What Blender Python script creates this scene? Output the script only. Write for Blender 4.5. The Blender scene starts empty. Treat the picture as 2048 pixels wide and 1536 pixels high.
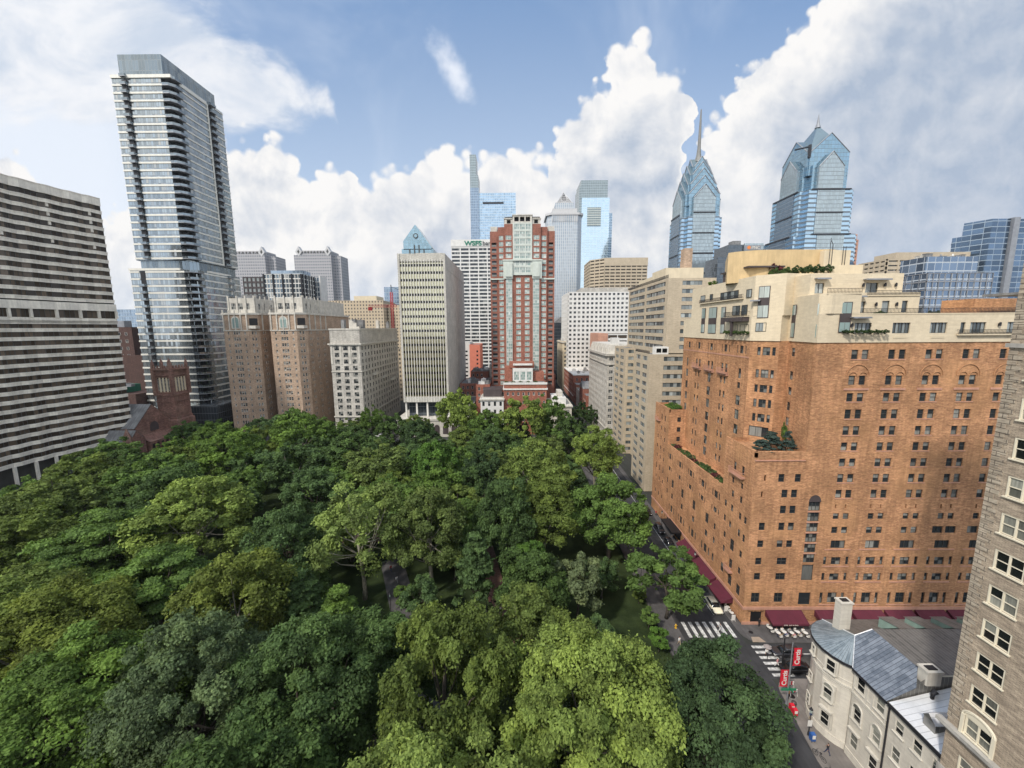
import bpy, math, random
import numpy as np
from mathutils import Matrix, Vector

# ------------------------------------------------------------------ camera, sky, sun
SC = bpy.context.scene
COL = SC.collection
R = math.radians
CAM_Z = 55.0
cam_d = bpy.data.cameras.new("camera")
cam = bpy.data.objects.new("camera", cam_d)
COL.objects.link(cam)
cam_d.sensor_width = 36.0
cam_d.lens = 790.0 / 2048.0 * 36.0
cam_d.clip_start = 0.5
cam_d.clip_end = 20000.0
cam.matrix_world = (Matrix.Translation((0, 0, CAM_Z)) @ Matrix.Rotation(R(0.44), 4, 'Z')
                    @ Matrix.Rotation(R(90 - 8.08), 4, 'X') @ Matrix.Rotation(R(-0.37), 4, 'Z'))
# the small roll turns the camera about its own axis, clockwise positive
SC.camera = cam
SC.render.resolution_x = 1024
SC.render.resolution_y = 768
SC.view_settings.view_transform = 'Standard'
SC.view_settings.look = 'None'
SC.view_settings.exposure = 0.58
SC.view_settings.gamma = 1.0

SUN_AZ = Vector((-0.66, -0.75)).normalized()      # towards the sun, in the south-west
SUN_EL = R(46)
sun_d = bpy.data.lights.new("sun", 'SUN')
sun = bpy.data.objects.new("sun", sun_d)
COL.objects.link(sun)
sun_d.energy = 2.5
sun_d.angle = R(4)
sun_d.color = (1.0, 0.93, 0.84)
to_sun = Vector((SUN_AZ.x * math.cos(SUN_EL), SUN_AZ.y * math.cos(SUN_EL), math.sin(SUN_EL)))
sun.rotation_euler = to_sun.to_track_quat('Z', 'Y').to_euler()
sun.location = (0, 0, 300)


class NT:
    """small helper for building node trees"""
    def __init__(self, tree):
        self.t = tree
        self.n = tree.nodes
        self.l = tree.links

    def node(self, typ, **kw):
        n = self.n.new(typ)
        for k, v in kw.items():
            setattr(n, k, v)
        return n

    def put(self, sock, val):
        if val is None:
            return
        if isinstance(val, bpy.types.NodeSocket):
            self.l.new(val, sock)
        elif isinstance(val, (tuple, list)):
            v = tuple(val)
            if sock.type == 'RGBA' and len(v) == 3:
                v = v + (1.0,)
            sock.default_value = v
        else:
            sock.default_value = val

    def math(self, op, a, b=None, c=None, clamp=False):
        n = self.node('ShaderNodeMath', operation=op)
        n.use_clamp = clamp
        self.put(n.inputs[0], a)
        self.put(n.inputs[1], b)
        if c is not None:
            self.put(n.inputs[2], c)
        return n.outputs[0]

    def vmath(self, op, a, b=None):
        n = self.node('ShaderNodeVectorMath', operation=op)
        self.put(n.inputs[0], a)
        if b is not None:
            if op == 'SCALE':
                self.put(n.inputs[3], b)
            else:
                self.put(n.inputs[1], b)
        return n.outputs['Value'] if op in ('DOT_PRODUCT', 'LENGTH') else n.outputs[0]

    def mix(self, f, a, b, blend='MIX'):
        n = self.node('ShaderNodeMix', data_type='RGBA', blend_type=blend)
        self.put(n.inputs[0], f)
        self.put(n.inputs[6], a)
        self.put(n.inputs[7], b)
        return n.outputs[2]

    def comb(self, x, y, z=0.0):
        n = self.node('ShaderNodeCombineXYZ')
        for i, v in enumerate((x, y, z)):
            self.put(n.inputs[i], v)
        return n.outputs[0]

    def sep(self, v):
        n = self.node('ShaderNodeSeparateXYZ')
        self.put(n.inputs[0], v)
        return n.outputs

    def noise(self, vec, scale, detail=4.0, rough=0.55, dist=0.0, dims='3D'):
        n = self.node('ShaderNodeTexNoise', noise_dimensions=dims)
        self.put(n.inputs['Vector'], vec)
        n.inputs['Scale'].default_value = scale
        n.inputs['Detail'].default_value = detail
        n.inputs['Roughness'].default_value = rough
        n.inputs['Distortion'].default_value = dist
        return n.outputs[0]

    def smooth(self, v, a, b, lo=0.0, hi=1.0):
        n = self.node('ShaderNodeMapRange', interpolation_type='SMOOTHSTEP')
        self.put(n.inputs[0], v)
        n.inputs[1].default_value = a
        n.inputs[2].default_value = b
        n.inputs[3].default_value = lo
        n.inputs[4].default_value = hi
        return n.outputs[0]

    def curve(self, v, x0, x1, pts, ymax=1.5):
        """float curve through (x, y) points, x in x0..x1"""
        u = self.math('DIVIDE', self.math('SUBTRACT', v, x0), x1 - x0, clamp=True)
        n = self.node('ShaderNodeFloatCurve')
        c = n.mapping.curves[0]
        n.mapping.use_clip = False
        for i, (px, py) in enumerate(pts):
            q = ((px - x0) / (x1 - x0), py / ymax)
            if i < 2:
                p = c.points[0 if i == 0 else len(c.points) - 1]
                p.location = q
            else:
                p = c.points.new(*q)
        for p in c.points:
            p.handle_type = 'VECTOR'
        n.mapping.update()
        self.put(n.inputs['Value'], u)
        return self.math('MULTIPLY', n.outputs[0], ymax)


def make_world():
    w = bpy.data.worlds.new("World")
    SC.world = w
    w.use_nodes = True
    t = NT(w.node_tree)
    t.n.clear()
    out = t.node('ShaderNodeOutputWorld')
    bg = t.node('ShaderNodeBackground')
    bg.inputs[1].default_value = 0.1
    t.l.new(bg.outputs[0], out.inputs[0])
    sky = t.node('ShaderNodeTexSky', sky_type='NISHITA')
    sky.sun_disc = False
    sky.sun_elevation = SUN_EL
    sky.sun_rotation = math.atan2(SUN_AZ.x, SUN_AZ.y)
    sky.air_density = 1.0
    sky.dust_density = 1.4
    tc = t.node('ShaderNodeTexCoord')
    d = tc.outputs['Generated']
    dx, dy, dz = t.sep(d)
    # direction as bearing / height over the northern horizon
    yy = t.math('MAXIMUM', t.math('ABSOLUTE', dy), 0.12)
    gx = t.math('DIVIDE', dx, yy)
    gz = t.math('DIVIDE', dz, yy)
    P = t.comb(gx, gz, t.math('MULTIPLY', t.math('SIGN', dy), 3.0))
    wob = t.math('SUBTRACT', t.noise(P, 2.6, 2.0, 0.5), 0.5)
    n1 = t.math('SUBTRACT', t.noise(P, 5.5, 8.0, 0.62), 0.5)
    vor = t.node('ShaderNodeTexVoronoi', feature='SMOOTH_F1')
    t.put(vor.inputs['Vector'], t.vmath('ADD', P, t.vmath('SCALE', t.comb(n1, wob, 0.0), 0.12)))
    vor.inputs['Scale'].default_value = 15.0
    vor.inputs['Smoothness'].default_value = 0.35
    puff = t.math('SUBTRACT', 0.42, vor.outputs['Distance'])
    vor2 = t.node('ShaderNodeTexVoronoi', feature='SMOOTH_F1')
    t.put(vor2.inputs['Vector'], P)
    vor2.inputs['Scale'].default_value = 37.0
    vor2.inputs['Smoothness'].default_value = 0.4
    puff2 = t.math('SUBTRACT', 0.42, vor2.outputs['Distance'])
    gxw = t.math('ADD', gx, t.math('ADD', t.math('MULTIPLY', n1, 0.07), t.math('ADD', t.math('MULTIPLY', t.math('SUBTRACT', puff, 0.1), -0.07), t.math('MULTIPLY', puff2, 0.02))))
    # skyline of the cumulus bank
    top = t.curve(gxw, -1.5, 1.5, CLOUD_LOW, 1.6)
    rough = t.math('ADD', t.math('MULTIPLY', puff, 0.075), t.math('ADD', t.math('MULTIPLY', puff2, 0.045), t.math('MULTIPLY', n1, 0.09)))
    base = t.math('SUBTRACT', top, gz)
    rough = t.math('MULTIPLY', rough, t.smooth(base, -0.075, -0.03))
    depth = t.math('ADD', base, rough)
    depth = t.math('SUBTRACT', depth, t.smooth(base, -0.02, -0.07, 0.0, 0.1))
    soft = t.math('ADD', depth, 0.0)
    m_low = t.smooth(soft, 0.0, 0.026)
    # higher, softer cloud on the left
    top2 = t.curve(gx, -1.5, 1.5, CLOUD_HI_TOP, 1.6)
    bot2 = t.curve(gx, -1.5, 1.5, CLOUD_HI_BOT, 1.6)
    n3 = t.math('SUBTRACT', t.noise(t.comb(t.math('MULTIPLY', gx, 0.8), t.math('MULTIPLY', gz, 1.5), 7.0), 4.0, 7.0, 0.6, 0.4), 0.5)
    d2 = t.math('ADD', t.math('MINIMUM', t.math('SUBTRACT', top2, gz), t.math('SUBTRACT', gz, bot2)), t.math('MULTIPLY', n3, 0.26))
    m_hi = t.smooth(t.math('ADD', d2, t.math('MULTIPLY', puff, 0.04)), -0.04, 0.04)
    # the small wisp of cloud in the blue and faint veils
    wx = t.math('DIVIDE', t.math('SUBTRACT', t.math('ADD', gx, t.math('MULTIPLY', gz, 0.45)), 0.125), 0.045)
    wz = t.math('DIVIDE', t.math('SUBTRACT', gz, 0.595), 0.075)
    wr = t.math('SQRT', t.math('ADD', t.math('POWER', wx, 2.0), t.math('POWER', wz, 2.0)))
    m_w = t.smooth(t.math('ADD', t.math('MULTIPLY', wr, -1.0), t.math('ADD', 1.0, t.math('MULTIPLY', n1, 3.2))), 0.0, 1.1, 0.0, 0.75)
    veil = t.math('MULTIPLY', t.smooth(t.noise(P, 1.7, 5.0, 0.6, 0.6), 0.5, 0.75), 0.28)
    # colours
    east = t.smooth(gx, 0.30, 0.95)
    big = t.noise(t.vmath('ADD', P, (3.1, 1.7, 0)), 2.3, 4.0, 0.5, 0.3)
    PW = P
    relief = t.math('SUBTRACT', t.noise(t.vmath('ADD', PW, (-0.03, 0.035, 0)), 6.5, 8.0, 0.60, 0.25), t.noise(PW, 6.5, 8.0, 0.60, 0.25))
    lit = t.math('ADD', t.math('MULTIPLY', relief, t.math('ADD', -3.2, t.math('MULTIPLY', east, 1.3))), t.math('ADD', t.math('MULTIPLY', puff, t.math('SUBTRACT', 0.50, t.math('MULTIPLY', east, 0.5))), t.math('MULTIPLY', puff2, t.math('SUBTRACT', 0.26, t.math('MULTIPLY', east, 0.26)))))
    inner = t.smooth(depth, 0.02, 0.30)
    shade = t.math('MULTIPLY', inner, t.smooth(t.math('ADD', big, t.math('MULTIPLY', east, 0.22)), 0.30, 0.60))
    shade = t.math('ADD', t.math('MULTIPLY', shade, t.math('ADD', 0.62, t.math('MULTIPLY', east, 0.25))), t.math('MULTIPLY', lit, -0.62), clamp=True)
    white = (6.6, 6.5, 6.4)
    grey = (2.9, 3.45, 4.35)
    c_low = t.mix(shade, white, grey)
    c_hi = t.mix(t.math('ADD', t.smooth(n3, -0.16, 0.10, 0.1, 0.8), t.math('MULTIPLY', relief, 0.6), clamp=True), (3.9, 4.5, 5.4), (6.8, 6.75, 6.8))
    skyc = t.vmath('MULTIPLY', sky.outputs[0], (0.80, 0.95, 1.15))
    skyc = t.vmath('SCALE', skyc, SKY_GAIN)
    blue = t.mix(t.smooth(gz, 0.0, 0.9), (5.0, 5.8, 6.7), (1.45, 2.5, 4.35))
    skyc = t.mix(0.75, skyc, blue)
    west = t.smooth(gx, -0.62, -1.0, 0.0, 0.86)
    c = t.mix(t.math('ADD', veil, west, clamp=True), skyc, (6.0, 6.35, 6.9))
    c = t.mix(m_w, c, (7.0, 7.1, 7.4))
    c = t.mix(t.math('MULTIPLY', m_hi, 0.93), c, c_hi)
    c = t.mix(m_low, c, c_low)
    # thin pale air towards the horizon
    c = t.mix(t.smooth(dz, 0.20, 0.0, 0.0, 0.35), c, (6.6, 6.9, 7.3))
    # the half sky behind the camera is a plain bright overcast
    c = t.mix(t.smooth(dy, 0.1, -0.15), c, t.mix(t.smooth(big, 0.4, 0.65), (7.0, 8.0, 9.4), (10.5, 10.4, 10.2)))
    t.put(bg.inputs[0], c)
    w.cycles.sampling_method = 'MANUAL'
    w.cycles.sample_map_resolution = 512


SKY_GAIN = 0.9
# skyline of the near cumulus: bearing (x/y), height (z/y)
CLOUD_LOW = [(-1.5, 0.5), (1.5, 1.5), (-1.222, 0.45), (-1.156, 0.41), (-1.097, 0.33), (-1.014, 0.24), (-0.95, 0.3), (-0.8, 0.36), (-0.69, 0.464), (-0.62, 0.465), (-0.584, 0.47), (-0.551, 0.445), (-0.53, 0.42), (-0.503, 0.381), (-0.489, 0.364), (-0.463, 0.353), (-0.443, 0.392), (-0.412, 0.402), (-0.39, 0.397), (-0.376, 0.345), (-0.344, 0.345), (-0.3, 0.38), (-0.246, 0.39), (-0.221, 0.428), (-0.185, 0.456), (-0.15, 0.428), (-0.115, 0.416), (-0.032, 0.427), (0.095, 0.423), (0.108, 0.48), (0.131, 0.506), (0.188, 0.551), (0.205, 0.575), (0.216, 0.63), (0.235, 0.662), (0.262, 0.674), (0.29, 0.668), (0.312, 0.648), (0.335, 0.602), (0.36, 0.596), (0.402, 0.592), (0.422, 0.565), (0.43, 0.52), (0.424, 0.45), (0.432, 0.38), (0.445, 0.38), (0.453, 0.44), (0.461, 0.492), (0.484, 0.513), (0.511, 0.54), (0.52, 0.571), (0.573, 0.622), (0.614, 0.662), (0.687, 0.717), (0.747, 0.78), (0.9, 0.95)]
CLOUD_HI_TOP = [(-1.5, 1.4), (1.5, 0.0), (-1.124, 1.1), (-0.924, 0.86), (-0.786, 0.76), (-0.708, 0.727), (-0.656, 0.676), (-0.582, 0.619), (-0.494, 0.558), (-0.433, 0.522), (-0.4, 0.4), (-0.36, 0.0)]
CLOUD_HI_BOT = [(-1.5, 0.55), (1.5, 0.6), (-1.087, 0.5), (-0.974, 0.479), (-0.701, 0.47), (-0.619, 0.46), (-0.5, 0.485), (-0.434, 0.517)]
make_world()

# ------------------------------------------------------------------ scene helpers


def tag(o, label=None, cat=None, group=None, kind=None):
    if label:
        o['label'] = label
    if cat:
        o['category'] = cat
    if group:
        o['group'] = group
    if kind:
        o['kind'] = kind
    return o


def empty(name, loc, label=None, cat=None, group=None, rz=0.0):
    o = bpy.data.objects.new(name, None)
    COL.objects.link(o)
    o.location = loc
    o.rotation_euler = (0, 0, rz)
    o.empty_display_size = 0.5
    return tag(o, label, cat, group)


def child(o, parent):
    """parent without moving: children of things are built in world space"""
    o.parent = parent
    if parent is not None:
        o.matrix_parent_inverse = WORLD_INV(parent)
    return o


def WORLD_INV(p):
    m = Matrix.LocRotScale(p.location, p.rotation_euler, p.scale)
    q = p.parent
    if q is not None:
        # parts were themselves parented with an inverse, their world matrix is their own local matrix
        return m.inverted()
    return m.inverted()


SPLIT = {'stone_course', 'column', 'ledge', 'pilaster', 'window_moulding', 'floor_band', 'frame_line', 'balcony_recess', 'tower_trim', 'cornice', 'stone_crown',
         'pinnacle', 'window_slot', 'dark_pier', 'belt', 'mast', 'concrete_band', 'rib', 'stone_panel', 'stair_block', 'roof_pergola', 'roof_porch', 'podium', 'nave_wall', 'balcony_back', 'porch_arch', 'podium_arch', 'tan_crown', 'lobby', 'road_sign'}


class MB:
    def __init__(s):
        s.v = []
        s.f = []
        s.m = []

    def face(s, pts, m=0):
        i = len(s.v)
        s.v.extend([tuple(p) for p in pts])
        s.f.append(tuple(range(i, i + len(pts))))
        s.m.append(m)

    def box(s, x0, x1, y0, y1, z0, z1, m=0, bottom=True, top=True):
        i = len(s.v)
        s.v += [(x0, y0, z0), (x1, y0, z0), (x1, y1, z0), (x0, y1, z0), (x0, y0, z1), (x1, y0, z1), (x1, y1, z1), (x0, y1, z1)]
        fs = [(0, 1, 5, 4), (1, 2, 6, 5), (2, 3, 7, 6), (3, 0, 4, 7)]
        if bottom:
            fs.append((3, 2, 1, 0))
        if top:
            fs.append((4, 5, 6, 7))
        for f in fs:
            s.f.append(tuple(i + k for k in f))
            s.m.append(m)

    def fbox(s, F, a0, a1, d0, d1, z0, z1, m=0):
        """box in a facade frame: a along the wall, d into the wall, z up"""
        i = len(s.v)
        for z in (z0, z1):
            for a, d in ((a0, d0), (a1, d0), (a1, d1), (a0, d1)):
                s.v.append(F.p(a, d, z))
        for f in ((0, 1, 5, 4), (1, 2, 6, 5), (2, 3, 7, 6), (3, 0, 4, 7), (3, 2, 1, 0), (4, 5, 6, 7)):
            s.f.append(tuple(i + k for k in f))
            s.m.append(m)

    def prism(s, poly, z0, z1, m=0, mt=None, bottom=False):
        """poly counter-clockwise seen from above"""
        n = len(poly)
        for k in range(n):
            a, b = poly[k], poly[(k + 1) % n]
            s.face([(a[0], a[1], z0), (b[0], b[1], z0), (b[0], b[1], z1), (a[0], a[1], z1)], m)
        s.face([(p[0], p[1], z1) for p in poly], m if mt is None else mt)
        if bottom:
            s.face([(p[0], p[1], z0) for p in reversed(poly)], m)

    def tube(s, pts, rad, n=8, m=0, cap=True):
        pts = [Vector(p) for p in pts]
        if not isinstance(rad, (list, tuple)):
            rad = [rad] * len(pts)
        i0 = len(s.v)
        for k, p in enumerate(pts):
            a = pts[min(k + 1, len(pts) - 1)] - pts[max(k - 1, 0)]
            a.normalize()
            q = a.to_track_quat('Z', 'Y')
            for j in range(n):
                t = 2 * math.pi * j / n
                s.v.append(tuple(p + q @ Vector((math.cos(t) * rad[k], math.sin(t) * rad[k], 0))))
        for k in range(len(pts) - 1):
            for j in range(n):
                a, b = i0 + k * n + j, i0 + k * n + (j + 1) % n
                s.f.append((a, b, b + n, a + n))
                s.m.append(m)
        if cap:
            s.f.append(tuple(i0 + j for j in reversed(range(n))))
            s.m.append(m)
            e = i0 + (len(pts) - 1) * n
            s.f.append(tuple(e + j for j in range(n)))
            s.m.append(m)

    def sphere(s, c, r, m=0, nu=10, nv=6, sq=(1, 1, 1)):
        i0 = len(s.v)
        for a in range(1, nv):
            t = math.pi * a / nv
            for b in range(nu):
                u = 2 * math.pi * b / nu
                s.v.append((c[0] + r * sq[0] * math.sin(t) * math.cos(u), c[1] + r * sq[1] * math.sin(t) * math.sin(u), c[2] + r * sq[2] * math.cos(t)))
        s.v.append((c[0], c[1], c[2] + r * sq[2]))
        s.v.append((c[0], c[1], c[2] - r * sq[2]))
        T, B = len(s.v) - 2, len(s.v) - 1
        for a in range(nv - 2):
            for b in range(nu):
                p, q = i0 + a * nu + b, i0 + a * nu + (b + 1) % nu
                s.f.append((p, p + nu, q + nu, q))
                s.m.append(m)
        for b in range(nu):
            s.f.append((T, i0 + b, i0 + (b + 1) % nu))
            s.m.append(m)
            e = i0 + (nv - 2) * nu
            s.f.append((B, e + (b + 1) % nu, e + b))
            s.m.append(m)

    def facade(s, F, W, z0, z1, holes, depth=0.25, m=0, mr=None, d0=0.0):
        """wall sheet with rectangular openings and their reveals. holes: (a, z, w, h)"""
        mr = m if mr is None else mr
        holes = [(max(a, 0.0), z, w, h) for a, z, w, h in holes if a < W and a + w > 0 and z < z1 and z + h > z0]
        zs = sorted(set([z0, z1] + [round(h[1], 4) for h in holes] + [round(h[1] + h[3], 4) for h in holes]))
        zs = [z for z in zs if z0 <= z <= z1]
        for za, zb in zip(zs[:-1], zs[1:]):
            if zb - za < 1e-4:
                continue
            zc = (za + zb) / 2
            cut = sorted([(h[0], h[0] + h[2]) for h in holes if h[1] < zc < h[1] + h[3]])
            a = 0.0
            for c0, c1 in cut + [(W, W)]:
                if c0 > a + 1e-4:
                    s.face([F.p(a, d0, za), F.p(c0, d0, za), F.p(c0, d0, zb), F.p(a, d0, zb)], m)
                a = max(a, c1)
        for a, z, w, h in holes:
            b, t = a + w, z + h
            s.face([F.p(a, d0, z), F.p(b, d0, z), F.p(b, d0 + depth, z), F.p(a, d0 + depth, z)], mr)
            s.face([F.p(a, d0 + depth, t), F.p(b, d0 + depth, t), F.p(b, d0, t), F.p(a, d0, t)], mr)
            s.face([F.p(a, d0, z), F.p(a, d0 + depth, z), F.p(a, d0 + depth, t), F.p(a, d0, t)], mr)
            s.face([F.p(b, d0 + depth, z), F.p(b, d0, z), F.p(b, d0, t), F.p(b, d0 + depth, t)], mr)

    def lattice(s, F, W, z0, z1, nx, nz, pw, bh, dp=0.3, m=0, edge=True):
        """proud grid of nx bays by nz storeys: piers pw wide, bands bh high"""
        for k in range(nx + 1):
            if pw <= 0 or (not edge and k in (0, nx)):
                continue
            a = W * k / nx
            s.fbox(F, max(0, a - pw / 2), min(W, a + pw / 2), -dp, 0.0, z0, z1, m)
        for k in range(nz + 1):
            if bh <= 0:
                continue
            z = z0 + (z1 - z0) * k / nz
            s.fbox(F, 0.0, W, -dp * 0.8, 0.0, max(z0, z - bh / 2), min(z1, z + bh / 2), m)

    def pieces(s):
        par = list(range(len(s.v)))

        def find(i):
            while par[i] != i:
                par[i] = par[par[i]]
                i = par[i]
            return i
        for f in s.f:
            r0 = find(f[0])
            for i in f[1:]:
                par[find(i)] = r0
        out = {}
        for f, m in zip(s.f, s.m):
            out.setdefault(find(f[0]), []).append((f, m))
        return list(out.values())

    def build(s, name, mats, parent=None, smooth=False, label=None, kind=None):
        if name in SPLIT and kind is None:
            ps = s.pieces()
            if 1 < len(ps) <= 99 and min(len(p) for p in ps) >= 4:
                for p in ps:
                    q = MB()
                    ids = {}
                    for f, m in p:
                        for i in f:
                            if i not in ids:
                                ids[i] = len(q.v)
                                q.v.append(s.v[i])
                        q.f.append(tuple(ids[i] for i in f))
                        q.m.append(m)
                    o = q._build(name, mats, parent, smooth, label, kind)
                return o
        return s._build(name, mats, parent, smooth, label, kind)

    def _build(s, name, mats, parent=None, smooth=False, label=None, kind=None):
        me = bpy.data.meshes.new(name)
        if not isinstance(mats, (list, tuple)):
            mats = [mats]
        me.from_pydata(s.v, [], s.f)
        for m in mats:
            me.materials.append(m)
        if len(mats) > 1:
            me.polygons.foreach_set('material_index', s.m)
        if smooth:
            me.polygons.foreach_set('use_smooth', [True] * len(s.f))
        me.update()
        o = bpy.data.objects.new(name, me)
        COL.objects.link(o)
        if parent is not None:
            child(o, parent)
        if label:
            o['label'] = label
        if kind:
            o['kind'] = kind
        return o


class Fr:
    """facade frame: o = left end of the wall seen from outside, direction u, into-wall n"""
    def __init__(s, x, y, ux, uy):
        L = math.hypot(ux, uy)
        s.x, s.y, s.ux, s.uy = x, y, ux / L, uy / L
        s.nx, s.ny = -s.uy, s.ux

    def p(s, a, d, z):
        return (s.x + s.ux * a + s.nx * d, s.y + s.uy * a + s.ny * d, z)

    @property
    def ang(s):
        return math.atan2(s.uy, s.ux)


def S_(x, y):
    return Fr(x, y, 1, 0)      # south-facing wall, a runs east


def W_(x, y):
    return Fr(x, y, 0, -1)     # west-facing wall, a runs south (o = north end)


def E_(x, y):
    return Fr(x, y, 0, 1)      # east-facing wall, a runs north (o = south end)


# ------------------------------------------------------------------ windows
WIN_CACHE = {}


def win_arrays(w, h, nx, nz, fr, bar):
    """window in local space: x along, y into the wall, z up; frame (0) and panes (1)"""
    mb = MB()
    fd = 0.07

    def b(x0, x1, z0, z1, y1=fd):
        mb.box(x0, x1, -0.02, y1, z0, z1, 0)
    b(0, w, 0, fr)
    b(0, w, h - fr, h)
    b(0, fr, fr, h - fr)
    b(w - fr, w, fr, h - fr)
    xs = [fr + (w - 2 * fr) * k / nx for k in range(nx + 1)]
    zs = [fr + (h - 2 * fr) * k / nz for k in range(nz + 1)]
    for k in range(1, nx):
        b(xs[k] - bar / 2, xs[k] + bar / 2, fr, h - fr)
    for k in range(1, nz):
        b(fr, w - fr, zs[k] - bar / 2, zs[k] + bar / 2, fd * 0.9)
    for i in range(nx):
        for j in range(nz):
            mb.face([(xs[i], 0.05, zs[j]), (xs[i + 1], 0.05, zs[j]), (xs[i + 1], 0.05, zs[j + 1]), (xs[i], 0.05, zs[j + 1])], 1)
    return mb


def windows(root, items, mats, name='window', fr=0.07, bar=0.06, limit=100, group=None):
    """items: (frame, a, d, z, w, h, nx, nz). The largest in the photo are parts of their own, the rest one part."""
    def size(it):
        p = Vector(it[0].p(it[1], 0, it[3]))
        return it[4] * it[5] / max(1.0, (p - Vector((0, 0, CAM_Z))).length_squared)
    items = sorted(items, key=size, reverse=True)
    for it in items[:limit]:
        F, a, d, z, w, h, nx, nz = it
        key = (round(w, 2), round(h, 2), nx, nz, fr, bar, tuple(m.name for m in mats))
        me = WIN_CACHE.get(key)
        if me is None:
            o = win_arrays(w, h, nx, nz, fr, bar).build(name, mats)
            me = WIN_CACHE[key] = o.data
        else:
            o = bpy.data.objects.new(name, me)
            COL.objects.link(o)
        o.location = F.p(a, d, z)
        o.rotation_euler = (0, 0, F.ang)
        child(o, root)
    rest = items[limit:]
    if rest:
        mb = MB()
        for F, a, d, z, w, h, nx, nz in rest:
            wa = win_arrays(w, h, nx, nz, fr, bar)
            i = len(mb.v)
            for x, y, zz in wa.v:
                mb.v.append(F.p(a + x, d + y, z + zz))
            mb.f += [tuple(i + k for k in f) for f in wa.f]
            mb.m += wa.m
        mb.build('other_' + name + 's', mats, root, kind='stuff')


# ------------------------------------------------------------------ materials
def new_mat(name):
    m = bpy.data.materials.new(name)
    m.use_nodes = True
    t = NT(m.node_tree)
    bsdf = next(n for n in t.n if n.type == 'BSDF_PRINCIPLED')
    return m, t, bsdf


_wc = bpy.data.node_groups.new('wall_coordinates', 'ShaderNodeTree')
_wc.interface.new_socket('uv', in_out='OUTPUT', socket_type='NodeSocketVector')


def _make_wc():
    t = NT(_wc)
    go = t.node('NodeGroupOutput')
    g = t.node('ShaderNodeNewGeometry')
    px, py, pz = t.sep(g.outputs['Position'])
    nx, ny, nz = t.sep(g.outputs['True Normal'])
    L = t.math('MAXIMUM', t.math('SQRT', t.math('ADD', t.math('MULTIPLY', nx, nx), t.math('MULTIPLY', ny, ny))), 0.001)
    u = t.math('DIVIDE', t.math('SUBTRACT', t.math('MULTIPLY', py, nx), t.math('MULTIPLY', px, ny)), L)
    flat = t.math('GREATER_THAN', t.math('ABSOLUTE', nz), 0.75)
    n = t.node('ShaderNodeMix', data_type='VECTOR')
    t.put(n.inputs[0], flat)
    t.put(n.inputs[4], t.comb(u, pz, 0.0))
    t.put(n.inputs[5], t.comb(px, py, 0.0))
    t.l.new(n.outputs[1], go.inputs[0])


_make_wc()


def wc(t):
    n = t.node('ShaderNodeGroup')
    n.node_tree = _wc
    return n.outputs[0]


def dirt(t, col, amt=0.25, scale=0.35):
    """weathering: broad blotches and vertical runs"""
    uv = wc(t)
    a = t.noise(uv, scale, 5.0, 0.6)
    b = t.noise(t.vmath('MULTIPLY', uv, (1.6, 0.12, 1.0)), 1.0, 4.0, 0.6)
    f = t.smooth(t.math('ADD', t.math('MULTIPLY', a, 0.6), t.math('MULTIPLY', b, 0.4)), 0.38, 0.66, 1.0 - amt, 1.0 + amt * 0.35)
    return t.vmath('SCALE', col, f)


def plain(name, col, rough=0.7, metal=0.0, var=0.2, scale=0.4, spec=0.4, bump=0.0):
    m, t, b = new_mat(name)
    rgb = t.node('ShaderNodeRGB')
    rgb.outputs[0].default_value = (*col, 1)
    c = dirt(t, rgb.outputs[0], var, scale)
    t.put(b.inputs['Base Color'], c)
    b.inputs['Roughness'].default_value = rough
    b.inputs['Metallic'].default_value = metal
    b.inputs['Specular IOR Level'].default_value = spec
    if bump:
        bn = t.node('ShaderNodeBump')
        bn.inputs['Strength'].default_value = bump
        bn.inputs['Distance'].default_value = 0.1
        t.put(bn.inputs['Height'], t.noise(wc(t), 3.0, 5.0, 0.6))
        t.l.new(bn.outputs[0], b.inputs['Normal'])
    return m


def brick(name, c1, c2, mortar, bw=0.42, bh=0.15, ms=0.02, var=0.25, bump=0.3, rough=0.85, big=None, run=0.34):
    m, t, b = new_mat(name)
    uv = wc(t)
    bt = t.node('ShaderNodeTexBrick')
    t.put(bt.inputs['Vector'], t.vmath('ADD', uv, t.vmath('SCALE', t.comb(t.noise(uv, 3.0, 2.0), t.noise(uv, 2.6, 2.0), 0.0), 0.02)))
    bt.inputs['Color1'].default_value = (*c1, 1)
    bt.inputs['Color2'].default_value = (*c2, 1)
    bt.inputs['Mortar'].default_value = (*mortar, 1)
    bt.inputs['Scale'].default_value = 1.0
    bt.inputs['Brick Width'].default_value = bw
    bt.inputs['Row Height'].default_value = bh
    bt.inputs['Mortar Size'].default_value = ms
    bt.inputs['Bias'].default_value = 0.0
    c = bt.outputs['Color']
    # runs of lighter and darker bricks seen from afar
    n = t.noise(t.vmath('MULTIPLY', uv, (0.9, 3.2, 1.0)), 0.9, 6.0, 0.75)
    c = t.vmath('SCALE', c, t.smooth(n, 0.30, 0.70, 1.0 - run, 1.0 + run))
    if big:
        c = t.mix(t.smooth(t.noise(uv, 0.12, 3.0), 0.45, 0.7, 0.0, 0.5), c, big)
    c = dirt(t, c, var, 0.2)
    t.put(b.inputs['Base Color'], c)
    b.inputs['Roughness'].default_value = rough
    b.inputs['Specular IOR Level'].default_value = 0.25
    if bump:
        bn = t.node('ShaderNodeBump')
        bn.inputs['Strength'].default_value = bump
        bn.inputs['Distance'].default_value = 0.03
        t.put(bn.inputs['Height'], t.math('ADD', t.math('MULTIPLY', bt.outputs['Fac'], -1.0), t.math('MULTIPLY', n, 1.2)))
        t.l.new(bn.outputs[0], b.inputs['Normal'])
    return m


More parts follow.
